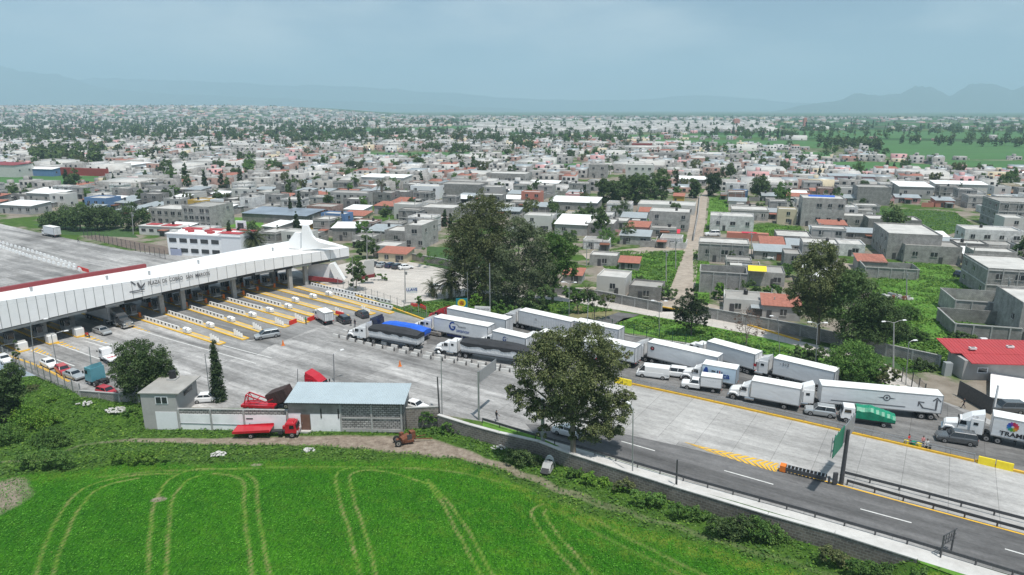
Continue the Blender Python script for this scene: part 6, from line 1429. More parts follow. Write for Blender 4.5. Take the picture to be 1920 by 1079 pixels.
tree_px('large dark eucalyptus standing alone at the rubble wall, in front of the truck queue', (1075, 852),
        [(1050, 652, 44), (1105, 645, 42), (1005, 690, 40), (1150, 672, 32), (1070, 700, 55), (1120, 715, 46), (985, 748, 30), (962, 735, 15), (1010, 770, 24), (1060, 770, 36), (1155, 765, 36), (1180, 740, 16), (1120, 805, 34), (1150, 805, 22), (1018, 808, 15), (1085, 815, 20), (1020, 640, 24), (1050, 735, 34), (1100, 755, 34), (985, 715, 20)], n=80000, size=.14, base_r=.40, crad=.32, per=80)
tree_px('rounded dense tree standing left of the tall workshop house', (262, 748), [(262, 660, 28), (235, 665, 24), (292, 672, 26), (250, 695, 38), (295, 705, 30), (315, 700, 22), (225, 700, 22), (265, 725, 32), (240, 720, 20)], leaf='leaf_dark', n=34000, size=.14, base_r=.3, crad=.34)
tree_px('dark spreading tree at the left edge above the weeds', (8, 790), [(18, 705, 24), (0, 720, 32), (30, 735, 18), (-15, 750, 38), (15, 765, 24), (22, 685, 10)], leaf='leaf_dark', n=26000, size=.14, z=FZ, crad=.34)
tree_px('tallest eucalyptus of the grove behind the palm', (880, 562), [(905, 385, 28), (930, 400, 30), (880, 410, 32), (905, 435, 46), (870, 450, 38), (935, 460, 34), (850, 475, 26), (900, 490, 48), (940, 505, 34), (865, 520, 30), (905, 535, 36)], n=52000, size=.20, base_r=.4, crad=.32, per=70)
tree_px('broad grey-green eucalyptus in the middle of the grove', (965, 578), [(975, 430, 26), (1000, 450, 30), (965, 475, 38), (1005, 500, 36), (950, 525, 36), (985, 545, 34), (945, 560, 26)], n=36000, size=.19, base_r=.35, crad=.31, leaf='leaf_grey', per=70)
tree_px('eucalyptus at the right end of the grove', (1035, 570), [(1040, 455, 24), (1060, 470, 22), (1035, 495, 30), (1070, 505, 16), (1025, 530, 24)], n=24000, size=.19, crad=.31, leaf='leaf_green', per=70)
tree_px('leafy dark small tree under the grove beside the lamp post', (1010, 590), [(1005, 560, 20), (1025, 550, 18), (1020, 575, 16)], leaf='leaf_dark', n=3500, size=.24, base_r=.2)
tree_px('small open tree beside the dry verge', (1115, 605), [(1112, 560, 16), (1100, 550, 12), (1125, 563, 11)], leaf='leaf_dark', n=2000, size=.22, base_r=.12)
tree_px('small thin-stemmed tree right of the dry verge', (1135, 600), [(1137, 565, 13), (1148, 560, 9), (1128, 568, 8)], n=1500, size=.2, base_r=.1)
tree_px('dark leafy tree between grove and service road', (1085, 590), [(1080, 555, 16), (1068, 548, 14), (1092, 560, 14)], leaf='leaf_green', n=3000, size=.24, base_r=.15)
tree_px('layered dark conifer-like tree on the island lawn', (1296, 630), [(1296, 552, 13), (1290, 570, 22), (1312, 578, 18), (1275, 585, 16), (1300, 595, 26), (1275, 603, 12), (1320, 600, 10)], leaf='leaf_cyp', n=15000, size=.14, base_r=.18, per=90, crad=.3)
tree_px('reddish nearly bare tree on the island lawn', (1398, 655), [(1398, 595, 24), (1378, 610, 18), (1420, 605, 16), (1400, 620, 22), (1425, 622, 10)], leaf='leaf_brown', n=1300, size=.12, base_r=.14, per=20)
tree_px('tall dark eucalyptus, left one of the right-hand group', (1535, 645), [(1540, 475, 26), (1515, 495, 24), (1562, 495, 22), (1530, 525, 40), (1575, 540, 30), (1495, 545, 22), (1540, 575, 36), (1500, 580, 18)], leaf='leaf_euc', n=34000, size=.18, base_r=.32, crad=.34)
tree_px('broad dark tree, middle one of the right-hand group', (1600, 655), [(1600, 530, 28), (1620, 545, 24), (1590, 575, 36), (1625, 590, 28), (1600, 620, 30)], leaf='leaf_dark', n=24000, size=.17, base_r=.3, crad=.34)
tree_px('dark round-crowned tree, right one of the right-hand group', (1655, 665), [(1650, 575, 26), (1665, 600, 34), (1640, 620, 30), (1685, 620, 22)], leaf='leaf_dark', n=20000, size=.17, crad=.34)
tree_px('large round clipped bush beside the truck queue', (1598, 722), [(1598, 680, 46), (1570, 692, 28), (1632, 690, 30)], leaf='leaf_green', n=42000, size=.13, name='bush', cat='bush', trunk=False, crad=.2)
tree_px('dark hedge bush left of the large round bush', (1515, 690), [(1510, 665, 22), (1535, 668, 22), (1490, 665, 14)], leaf='leaf_dark', n=6000, size=.17, name='bush', cat='bush', trunk=False, crad=.2)
tree_px('small brownish round bush by the narrow path', (1665, 730), [(1668, 700, 19), (1655, 712, 14)], leaf='leaf_euc', n=3500, size=.15, name='bush', cat='bush', trunk=False, crad=.2)
tree_px('mixed shrubs behind the eye-emblem trailer', (1680, 745), [(1655, 738, 14), (1680, 735, 14), (1700, 745, 12), (1630, 728, 14)], leaf='leaf_green', n=3500, size=.16, name='bush', cat='bush', trunk=False)
tree_px('dark tree in front of the right end of the canopy', (668, 545), [(668, 497, 16), (662, 512, 14), (676, 518, 14), (668, 530, 12)], leaf='leaf_dark', n=4000, size=.24, base_r=.15)
tree_px('round green tree behind the lamp of the paved lot', (690, 485), [(688, 458, 17), (675, 465, 12), (700, 466, 12)], leaf='leaf_dark', n=3500, size=.3, base_r=.2)
tree_px('bushy tree right of the white-roofed hut', (682, 452), [(680, 428, 14), (690, 436, 10)], leaf='leaf_green', n=2000, size=.32, base_r=.2)
tree_px('thin dark sapling at the left edge by the fence', (31, 700), [(27, 645, 7), (30, 660, 8), (31, 672, 6)], leaf='leaf_dark', n=900, size=.14, base_r=.08)
tree_px('low bushy tree in the block courtyard behind the red tree', (1352, 562), [(1352, 545, 14), (1345, 552, 10)], leaf='leaf_bright', n=1800, size=.24, base_r=.12)
tree_px('dark bushy tree in the block courtyard', (1400, 562), [(1398, 540, 18), (1415, 548, 14), (1385, 552, 12)], leaf='leaf_dark', n=2800, size=.24, base_r=.15)
tree_px('bright bush behind the red-tiled hut', (1450, 562), [(1455, 545, 14), (1440, 548, 12)], leaf='leaf_green', n=2000, size=.24, name='bush', cat='bush', trunk=False)
for a in [((1142, 462), [(1138, 442, 16), (1150, 445, 12)], 'round green tree left of the rubbish yard', 'leaf_green'), ((1178, 455), [(1178, 430, 14), (1185, 440, 10)], 'loose dark tree behind the rubbish yard', 'leaf_dark'), ((1047, 425), [(1046, 402, 14), (1052, 410, 12)], 'dark round tree behind the white curved roof', 'leaf_dark'), ((1168, 410), [(1168, 392, 15), (1155, 396, 10)], 'dark tree behind the gabled hall', 'leaf_dark'),
          ((1255, 562), [(1245, 545, 13), (1258, 550, 12), (1235, 555, 10)], 'dark shrub at the foot of the dirt street', 'leaf_dark'), ((1195, 540), [(1200, 525, 9), (1190, 530, 8)], 'low shrub behind the flat-roofed house with brown doors', 'leaf_dark'), ((1345, 475), [(1340, 468, 10), (1350, 470, 7)], 'low shrub at the street end of the pale block building', 'leaf_dark'),
          ((1370, 492), [(1372, 478, 12), (1385, 482, 10)], 'dark shrub in front of the pale block building', 'leaf_dark'), ((1475, 520), [(1475, 505, 12), (1490, 500, 10)], 'shrub by the block walls left of the tall dark trees', 'leaf_green'), ((1700, 600), [(1700, 585, 14), (1715, 590, 12)], 'shrub on the green slope beside the dark group', 'leaf_green'),
          ((1805, 592), [(1800, 580, 12), (1812, 584, 9)], 'dark shrub between the two block enclosures', 'leaf_dark'), ((1790, 640), [(1785, 632, 12), (1805, 632, 13), (1825, 636, 10)], 'dusty shrub along the low block enclosure', 'leaf_dark'), ((1720, 640), [(1715, 628, 14), (1730, 632, 12)], 'leafy shrub above the boundary wall at right', 'leaf_green'), ((1730, 695), [(1725, 685, 14), (1745, 690, 12)], 'dark shrub beside the narrow paved path', 'leaf_dark')]:
    tree_px(a[2], a[0], a[1], leaf=a[3], n=3600, size=.17, base_r=.13, name='tree' if 'tree' in a[2] else 'shrub', cat='tree' if 'tree' in a[2] else 'shrub', trunk='tree' in a[2])
for k, (x, yb_, yt, r) in enumerate([(1130, 388, 335, 11), (1150, 388, 338, 12), (1170, 385, 330, 13), (1192, 385, 325, 14), (1215, 385, 322, 15), (1240, 383, 318, 14), (1337, 368, 320, 13), (1424, 372, 330, 15), (1302, 372, 335, 9)]):
    lb = ['leftmost tall dark tree of the row between two halls', 'second tall dark tree of the row from the left', 'third tall dark tree of the row from the left', 'fourth tall dark tree of the row from the left', 'fifth tall dark tree of the row from the left', 'rightmost tall dark tree of the row by the orange huts', 'dark conical tree at the top of the dirt street', 'dark round tree right of the dirt street top', 'narrow tree left of the dirt street top'][k]
    tree_px(lb, (x, yb_), [(x, yt + r, r), (x + 3, (yt + yb_) / 2, r), (x - 2, yb_ - r, r * .9)], leaf='leaf_dark' if k != 6 else 'leaf_cyp', n=5500, size=.38, base_r=.3, per=50, crad=.4)
for k, (x, yb_, r) in enumerate([(95, 432, 17), (122, 430, 22), (150, 432, 24), (182, 432, 24), (207, 428, 18), (252, 432, 24)]):
    tree_px(['leftmost of the dark trees beyond the far lanes', 'second dark tree beyond the far lanes', 'third dark tree beyond the far lanes', 'fourth dark tree beyond the far lanes', 'fifth dark tree beyond the far lanes', 'lone dark spreading tree left of the toll office'][k], (x, yb_), [(x, yb_ - r * 1.1, r), (x - r * .6, yb_ - r * .8, r * .7), (x + r * .6, yb_ - r * .85, r * .7)], leaf='leaf_dark', n=6000, size=.3, base_r=.3, crad=.36)
tree_px('purple-flowered tree by the white block building', (758, 372), [(757, 362, 7), (765, 365, 8), (752, 368, 6)], leaf='leaf_green', n=900, size=.6)
# cypresses
def cypress(base, ty, wpx, label, n=2200, size=.2, z=0):
    g = G(*base, z); h_ = HH(g, ty); r = wpx * g.y * 1.03 / 1280 / 2; rng = np.random.default_rng(int(base[0])); t = thing('cypress', label, 'cypress', g[:3], 0)
    ks = 9; C_ = [(0, 0, h_ * (k + .6) / ks) for k in range(ks)]; R_ = [(r * (1 - (k / ks) ** 1.6) + .12, r * (1 - (k / ks) ** 1.6) + .12, h_ / ks * .9) for k in range(ks)]; n = int(n * 2.2); size *= 1.1
    v, f = leaf_quads(rng, C_, R_, n, size, 26, crad=.62); np_obj('crown', np_mesh('crown', v, f, [M['leaf_cyp']]), t); MB().tube((0, 0, -.2), (0, 0, h_ * .9), r * .25, .03, M['bark'], 6).build('trunk', t)
for a in [((412, 752), 643, 20, 'thin dark cypress behind the whitewashed yard wall', 4500, .13), ((434, 478), 421, 12, 'left cypress between the toll office and the palm', 2200, .25), ((450, 474), 428, 10, 'short cypress left of the palm', 1500, .25), ((558, 440), 398, 11, 'cypress behind the tip of the pylon', 1500, .3), ((523, 462), 424, 8, 'slim cypress right of the palm', 1000, .3), ((546, 410), 372, 7, 'slim cypress on the blue-roofed hall, left one', 800, .35), ((563, 405), 360, 7, 'slim cypress on the blue-roofed hall, right one', 800, .35), ((834, 425), 390, 7, 'slim cypress left of the grove top', 800, .35), ((845, 432), 402, 7, 'shorter cypress beside the grove top', 700, .35), ((385, 362), 320, 9, 'lone cypress among distant houses at left', 800, .45), ((126, 347), 317, 9, 'cypress at the corner of the football pitch', 800, .45), ((1662, 322), 300, 6, 'left cypress on the far green field', 500, .45), ((1675, 324), 304, 6, 'right cypress on the far green field', 500, .45)]:
    cypress(a[0], a[1], a[2], a[3], a[4], a[5])
# palms
def palm(base, cpx, R_, label, z=0, nf=70, cat='palm tree'):
    g = G(*base, z); h_ = HH(g, cpx[1]); rr = random.Random(int(base[0])); t = thing('palm_tree', label, cat, g[:3], 0)
    MB().tube((0, 0, -.2), (0, 0, h_), .55, .48, M['bark'], 10).build('trunk', t); b = MB()
    for k in range(nf):
        az = rr.uniform(0, 6.283); el = rr.uniform(-.7, 1.35); L_ = R_ * rr.uniform(.8, 1.1); u = Vector((math.cos(az), math.sin(az), 0)); sd_ = Vector((-u.y, u.x, 0)); P = []
        for i in range(8):
            s_ = i / 7 * L_; e = el - (i / 7) ** 1.5 * 1.1; P.append((P[-1] if P else Vector((0, 0, h_))) + (u * math.cos(e) + Vector((0, 0, math.sin(e)))) * L_ / 7 if P else Vector((0, 0, h_)))
        for i in range(7):
            a, c = P[i], P[i + 1]; wv = .55 * math.sin(math.pi * (i + .8) / 8.2) * (R_ / 4.2)
            for s_ in (-1, 1):
                for q in range(3):
                    p0 = a.lerp(c, q / 3); p1 = a.lerp(c, q / 3 + .22); tip = a.lerp(c, q / 3 + .5) + sd_ * s_ * wv - Vector((0, 0, wv * .5)); b.face([p0, p1, tip], M['leaf_palm'])
        b.bar(P[0], P[3], .05, .04, M['leaf_palm'])
    b.build('crown', t)
palm((845, 560), (845, 527), 4.9, 'big date palm at the corner of the paved lot', nf=95); palm((812, 556), (824, 540), 3.4, 'smaller palm half behind the big date palm', nf=50); palm((480, 480), (480, 447), 5.6, 'big date palm behind the canopy, right of the cypresses', nf=95)
palm((1100, 560), (1098, 545), 2.6, 'small palm among the park trees', nf=30); palm((717, 385), (717, 345), 4.6, 'distant fan palm before the long white hall', nf=40)
# bushes along the bank and the wall
bl = [((100, 835), [(95, 822, 26), (70, 830, 18), (120, 830, 20)], 'leaf_green', 'dark leafy bush mound at lower left by the dirt track'), ((60, 800), [(50, 785, 30), (85, 790, 26)], 'leaf_bright', 'bright weedy mound on the left bank'), ((20, 830), [(15, 815, 26), (-10, 820, 24)], 'leaf_green', 'green mound below the dark left tree'),
      ((70, 745), [(65, 735, 18), (85, 738, 14)], 'leaf_euc', 'brownish shrub on the bank under the fence'), ((110, 765), [(105, 755, 18), (130, 758, 14)], 'leaf_bright', 'light green shrub on the bank under the fence'), ((150, 770), [(145, 755, 12), (160, 758, 12)], 'leaf_green', 'shrub at the end of the low block wall'), ((150, 880), [(90, 858, 22), (125, 862, 18), (50, 862, 20)], 'leaf_green', 'row of dark weeds between dirt track and crop'),
      ((250, 870), [(220, 856, 14), (250, 858, 15), (280, 856, 14), (310, 852, 12)], 'leaf_bright', 'bright weeds bordering the crop field'), ((250, 790), [(245, 775, 16), (232, 790, 12), (258, 790, 12)], 'leaf_green', 'dark weeds against the tall workshop wall'), ((200, 770), [(190, 764, 12), (215, 762, 12)], 'leaf_bright', 'weeds in front of the low block wall'),
      ((803, 802), [(800, 782, 14), (792, 790, 10), (810, 788, 10)], 'leaf_green', 'grey-green bush against the brown stained wall'), ((850, 812), [(835, 803, 14), (860, 806, 16), (815, 810, 12)], 'leaf_green', 'thick bush below the start of the rubble wall'), ((965, 872), [(955, 855, 16), (980, 860, 22), (1003, 868, 17)], 'leaf_dark', 'dark bush left of the stripped van'),
      ((1080, 895), [(1075, 885, 12), (1095, 888, 12)], 'leaf_green', 'low bush right of the stripped van'), ((1110, 910), [(1105, 895, 14), (1130, 905, 14)], 'leaf_bright', 'weeds in front of the rubble wall below the big tree'), ((1172, 925), [(1168, 905, 13), (1180, 912, 12), (1155, 910, 10)], 'leaf_euc', 'twiggy shrub against the rubble wall'),
      ((1220, 950), [(1210, 935, 16), (1235, 940, 18), (1190, 928, 12)], 'leaf_green', 'leafy bush at the middle of the rubble wall'), ((1290, 975), [(1270, 955, 16), (1300, 962, 18), (1325, 968, 14)], 'leaf_green', 'leafy bush below the dark post'), ((1360, 1010), [(1345, 985, 20), (1370, 992, 24), (1395, 985, 22)], 'leaf_dark', 'big dark broad-leaved bush in front of the rubble wall'),
      ((1430, 1015), [(1420, 990, 24), (1445, 1000, 24), (1470, 1010, 16)], 'leaf_green', 'big green bush right of the dark broad-leaved one'), ((1560, 1060), [(1550, 1035, 16), (1570, 1042, 16), (1585, 1055, 16)], 'leaf_euc', 'dry grey-green shrub against the rubble wall end'), ((1640, 1085), [(1630, 1065, 20), (1660, 1072, 18), (1600, 1062, 16)], 'leaf_green', 'leafy bush at the bottom right below the wall'),
      ((1730, 1095), [(1725, 1075, 16), (1760, 1085, 16)], 'leaf_green', 'weeds past the right end of the rubble wall')]
for i, (bs, bb, lf, lb) in enumerate(bl): tree_px(lb, bs, bb, leaf=lf, n=int(sum(q[2] ** 2 for q in bb) * 3.2), size=.13, z=FZ, name='bush', cat='bush', trunk=False, per=36, crad=.34)
for i, (bs, bb, lf, lb) in enumerate([((705, 526), [(700, 516, 6), (710, 519, 7), (722, 521, 7)], 'leaf_green', 'clipped hedge at the edge of the paved lot'), ((790, 575), [(786, 562, 7), (790, 568, 7)], 'leaf_green', 'small conical shrub at the lot corner'), ((890, 575), [(892, 560, 10), (885, 566, 8)], 'leaf_bright', 'rounded yellow-green shrub beside the low sign'),
                                      ((930, 590), [(935, 575, 14), (955, 580, 14), (985, 585, 12)], 'leaf_green', 'shrubs behind the ribbed container truck'), ((1022, 585), [(1022, 580, 9)], 'leaf_bright', 'square clipped yellow-green shrub'), ((830, 500), [(800, 480, 18), (830, 490, 16), (860, 500, 14)], 'leaf_green', 'tangled greenery behind the paved lot wall')]):
    tree_px(lb, bs, bb, leaf=lf, n=1500, size=.2, name='hedge', cat='shrub', trunk=False)
# weeds and crop tufts (nobody could count them)
def scatter(name, label, ok, n, size, m, hmax, seed, tall=1.0):
    rng = np.random.default_rng(seed); P = []; cnt = 0
    x = rng.uniform(xs[0] + 1, xs[-1] - 1, n * 3); y = rng.uniform(ys[0] + 1, ys[-1] - 1, n * 3)
    j = ((x - xs[0]) / step).astype(int); i = ((y - ys[0]) / step).astype(int); pr = ok[i, j]; k = rng.random(n * 3) < pr; x, y, i, j = x[k][:n], y[k][:n], i[k][:n], j[k][:n]; n = len(x)
    z = Z[i, j]; c = np.stack([x, y, z + rng.uniform(.0, hmax, n)], -1); a = rng.normal(size=(n, 3)); a[:, 2] *= .35; a /= np.linalg.norm(a, axis=1)[:, None]; nv = rng.normal(size=(n, 3)); nv[:, 2] = np.abs(nv[:, 2]) + tall; b = np.cross(nv, a); b /= np.linalg.norm(b, axis=1)[:, None]
    s_ = size * rng.uniform(.5, 1.5, n)[:, None]; v = np.stack([c - a * s_, c - b * s_ * .6, c + a * s_, c + b * s_ * .6], 1).reshape(-1, 3)
    o = np_obj(name, np_mesh(name, v, np.arange(4 * n).reshape(-1, 4), [M[m]])); o['kind'] = 'stuff'; tag(o, label, 'weeds')
M['leaf_crop'] = mat_leaf('crop_blade', (.012, .080, .004), (.042, .170, .010), (.11, .31, .025)); M['leaf_straw'] = mat_leaf('straw_blade', (.09, .13, .02), (.16, .20, .04), (.26, .27, .09))
patch = np.clip(.5 + .7 * np.sin(X * .7 + np.sin(Y * .9) * 1.7) * np.sin(Y * .8 + np.sin(X * .5) * 2) + wob, 0, 1)
out = (~INS).astype(float)
scatter('weeds', 'tangled green weeds on the bank and verges', weed * (1 - np.clip(dirt * 1.6, 0, 1)) * out * (.35 + .65 * patch), 62000, .17, 'leaf_green', .30, 5, .5)
scatter('bright_weeds', 'bright green weeds among the darker ones', weed * (1 - np.clip(dirt * 1.3, 0, 1)) * out * (1 - patch), 26000, .15, 'leaf_bright', .30, 6, .5)
scatter('crop', 'dense young green crop covering the field', (1 - weed) * (1 - np.clip(trk * .9, 0, .9)) * out, 170000, .085, 'leaf_crop', .16, 7, .9)
scatter('dry_grass', 'dry yellow grass along the field edge', np.clip(dry * .7 + trk * .35 + streak * .12, 0, 1) * out * (1 - dirt), 16000, .08, 'leaf_straw', .2, 8, .6)
def patch_weeds(name, label, polys, n, size, m, seed, hmax=.45):
    rng = np.random.default_rng(seed); out_ = []
    for poly, wgt in polys:
        P = np.array([tuple(G(a, c)[:2]) for a, c in poly]); k = int(n * wgt); x = rng.uniform(P[:, 0].min(), P[:, 0].max(), k * 3); y = rng.uniform(P[:, 1].min(), P[:, 1].max(), k * 3)
        q = inside(x, y, P) & (rng.random(k * 3) < .25 + .75 * (np.sin(x * .45 + np.sin(y * .3) * 2) * np.sin(y * .4) > -.1)); x, y = x[q][:k], y[q][:k]; out_.append(np.stack([x, y, rng.uniform(.02, hmax, len(x))], -1))
    c = np.concatenate(out_); n = len(c); a = rng.normal(size=(n, 3)); a[:, 2] *= .3; a /= np.linalg.norm(a, axis=1)[:, None]; nv = rng.normal(size=(n, 3)); nv[:, 2] = np.abs(nv[:, 2]) + .5; b = np.cross(nv, a); b /= np.linalg.norm(b, axis=1)[:, None]
    s_ = size * rng.uniform(.5, 1.5, n)[:, None]; v = np.stack([c - a * s_, c - b * s_ * .7, c + a * s_, c + b * s_ * .7], 1).reshape(-1, 3); o = np_obj(name, np_mesh(name, v, np.arange(4 * n).reshape(-1, 4), [M[m]])); o['kind'] = 'stuff'; tag(o, label, 'weeds')
PW = [([(1130, 472), (1285, 472), (1255, 545), (1195, 545), (1130, 500)], .9), ([(1152, 608), (1215, 594), (1400, 628), (1560, 682), (1640, 712), (1600, 712), (1440, 666), (1240, 634)], .8), ([(1660, 500), (1760, 480), (1850, 560), (1800, 650), (1700, 660), (1600, 610)], 1.3), ([(1600, 600), (1760, 640), (1920, 640), (1920, 690), (1700, 700)], .7), ([(1410, 424), (1500, 424), (1510, 450), (1400, 450)], .3), ([(1640, 390), (1790, 398), (1830, 425), (1780, 440), (1640, 425)], .5), ([(730, 582), (900, 552), (1090, 570), (1150, 584), (940, 596)], .6), ([(1300, 470), (1330, 470), (1330, 570), (1300, 580)], .3), ([(1330, 372), (1368, 372), (1362, 420), (1325, 425)], .3)]
patch_weeds('meadow_weeds', 'rough green growth on the vacant plots and lawns', PW, 5000, .24, 'leaf_green', 31); patch_weeds('meadow_bright_weeds', 'bright grass tufts on the vacant plots and lawns', PW, 15000, .20, 'leaf_bright', 32, .25)
# ---------------- the town ----------------
TA = R(-16.4); TE1 = Vector((math.cos(TA), math.sin(TA), 0)); TE2 = Vector((-TE1.y, TE1.x, 0))
_win = {}
def inst(name, key, fn, par, loc, rz=0):
    if key not in _win:
        o = fn().build(name); _win[key] = o.data; bpy.data.objects.remove(o)
    o = bpy.data.objects.new(name, _win[key]); C.objects.link(o); o.parent = par; o.location = loc; o.rotation_euler = (0, 0, rz); return o
def win_mb(w_, h_):
    return lambda: MB().box((0, 0, 0), (w_, .10, h_), M['window']).box((0, -.03, -h_ / 2 - .05), (w_ + .2, .16, .08), M['lightconc']).box((0, -.04, 0), (.05, .06, h_), M['fascia'])
HN = {'block': 'grey block', 'block_light': 'pale block', 'block_white': 'whitewashed block', 'brick': 'red brick', 'plaster': 'grey plastered', 'paint_white': 'white painted', 'paint_cream': 'cream painted', 'paint_salmon': 'salmon painted', 'paint_pink': 'pink painted', 'paint_blue': 'blue painted', 'paint_ochre': 'ochre painted'}
RN = {'roofconc': 'grey flat roof', 'roofpale': 'pale flat roof', 'rooflam': 'sheet metal roof', 'rooftile': 'red tiled roof', 'open': 'no roof yet', 'white': 'white roof'}
def house(label, pos, w_, d_, h_, wm='block', rm='roofconc', st=1, rz=None, name='house', cat='house', nwin=None, door=True, tank=False, rebar=False, group=None, side='L', par=.45, pitch=.8, rng=None, cols=False):
    rr = rng or random.Random(int(pos[0] * 13 + pos[1] * 7)); t = thing(name, label, cat, (pos[0], pos[1], 0), TA if rz is None else rz, group)
    th = .18; b = MB(); m = M[wm]; top = h_ + (par if rm in ('roofconc', 'roofpale') else 0)
    if rm == 'rooflam' or rm == 'rooftile' or rm == 'white':
        b.loft([[(0, 0, 0), (0, d_, 0), (0, d_, h_ + pitch), (0, 0, h_)], [(w_, 0, 0), (w_, d_, 0), (w_, d_, h_ + pitch), (w_, 0, h_)]], m)
    else:
        i0 = .02 if rm == 'open' else h_
        for (x0, y0, x1, y1) in ((0, 0, w_, th), (0, d_ - th, w_, d_), (0, th, th, d_ - th), (w_ - th, th, w_, d_ - th)): b.box(((x0 + x1) / 2, (y0 + y1) / 2, top / 2), (x1 - x0, y1 - y0, top), m)
    b.build('wall', t)
    if rm in ('roofconc', 'roofpale'): MB().box((w_ / 2, d_ / 2, h_ - .06), (w_ - 2 * th, d_ - 2 * th, .14), M[rm]).build('roof', t)
    elif rm != 'open':
        r_ = MB(); o_ = .35; zt = pitch / d_
        r_.loft([[(x, -o_, h_ - o_ * zt + .03), (x, d_ + o_, h_ + pitch + o_ * zt + .03), (x, d_ + o_, h_ + pitch + o_ * zt + .11), (x, -o_, h_ - o_ * zt + .11)] for x in (-o_, w_ + o_)], M['canopy' if rm == 'white' else rm])
        if rm != 'white' and w_ < 30:
            for k in range(int(w_ / .9)): r_.bar((k * .9 + .4, -o_, h_ + .13 - o_ * zt), (k * .9 + .4, d_ + o_, h_ + pitch + .13), .06, .05, M[rm])
        r_.build('roof', t)
    if group and wm[:5] in ('block', 'plast', 'brick') and rr.random() < .7: cols = True
    if cols or rm == 'open':
        cb = MB()
        for k in range(int(w_ / 3.2) + 1): cb.box((min(w_ - .12, .12 + k * 3.2), 0, top / 2), (.26, .26, top + .04), M['conc'])
        for s_ in range(st): cb.box((w_ / 2, -.02, h_ * (s_ + 1) / st - .1), (w_ + .06, .24, .2), M['lightconc']); cb.box((-.02 if side == 'L' else w_ + .02, d_ / 2, h_ * (s_ + 1) / st - .1), (.24, d_, .2), M['lightconc'])
        cb.build('concrete_frame', t)
    if rm != 'open':
        nw = nwin if nwin is not None else max(1, int(w_ / 4.2))
        for s_ in range(st):
            zc = (s_ + .56) * h_ / st
            for k in range(nw):
                if rr.random() < .8: inst('window', ('w', 1.3 + .5 * (k % 2)), win_mb(1.3 + .5 * (k % 2), 1.3), t, (w_ * (k + .5) / nw + .4, -.04, zc))
            if d_ > 5:
                for k in range(max(1, int(d_ / 5))):
                    if rr.random() < .6:
                        x_, rz_ = (-.04, R(-90)) if side == 'L' else (w_ + .04, R(90)); inst('window', ('w', 1.1), win_mb(1.1, 1.1), t, (x_, d_ * (k + .5) / max(1, int(d_ / 5)), zc), rz_)
        if group and rr.random() < .4: k = rr.choice(['window', 'darksteel', 'whitewall', 'rust']); inst('garage_door', ('gd', k), lambda: MB().box((0, 0, 1.1), (2.6, .12, 2.2), M[k]), t, (w_ * .72, -.07, 0))
        if door: inst('door', 'door', lambda: MB().box((0, 0, 1.05), (1.0, .1, 2.1), M['darksteel']), t, (w_ * rr.choice([.12, .3, .62]) + .5, -.06, 0))
        if tank: inst('water_tank', 'tank', lambda: MB().tube((0, 0, 0), (0, 0, 1.0), .5, .5, M['black'], 10).tube((0, 0, 1.0), (0, 0, 1.25), .5, .2, M['black'], 10), t, (w_ * rr.uniform(.2, .8), d_ * rr.uniform(.3, .8), h_ + (pitch if rm in ('rooflam', 'rooftile', 'white') else .02)))
        if rebar and rm in ('roofconc', 'roofpale'):
            for x in (.15, w_ - .15):
                for y in (.15, d_ - .15): inst('starter_column', 'rb', lambda: MB().box((0, 0, .5), (.22, .22, 1.1), M['conc']), t, (x, y, top))
    if group and rr.random() < .75:
        x_ = rr.choice([w_ + 1.5, w_ + 2.2, -1.2]); inst('yard_wall', ('yw', wm, round(w_)), lambda: MB().box((0, 0, 1.05), (.2, max(4, round(w_)), 2.1), m).box((-2.5, -max(4, round(w_)) / 2, 1.05), (5.2, .2, 2.1), m), t, (x_, d_ * .3, 0))
    if group and rr.random() < .7:
        k = rr.choice(['rooflam', 'roofconc', 'roofpale', 'rooftile', 'rust']); inst('lean_to', ('lt', k), lambda: MB().box((0, .1, 1.1), (2.9, 2.4, 2.2), M['block']).box((-.2, -1.15, 1.0), (1.8, .12, 1.7), M['window']).box((0, -.1, 2.3), (3.3, 3.2, .1), M[k]), t, (rr.uniform(.1, .9) * w_, -1.6, 0))
    return t
occ = []      # occupied footprints (centre, radius)
def hpx(label, xl, xr, yb_, yt, depth, wm='block', rm='roofconc', st=1, dr=0, **k):
    """front wall from its lower-left pixel to its right end, top edge at yt"""
    g = G(xl, yb_); rz = TA + R(dr); u = Vector((math.cos(rz), math.sin(rz), 0)); lo, hi = .5, 150
    for _ in range(40):
        m_ = (lo + hi) / 2; q = g + u * m_
        if PX(q.x, q.y, 0) < xr: lo = m_
        else: hi = m_
    h_ = HH(g, yt); nn = Vector((-u.y, u.x, 0)); c = g + u * m_ / 2 + nn * depth / 2; occ.append((c.x, c.y, m_ / 2 + 1, depth / 2 + 1, rz))
    return house(label, g, m_, depth, max(2.2, h_), wm, rm, st, rz=rz, side='L' if xl > 960 else 'R', **k)
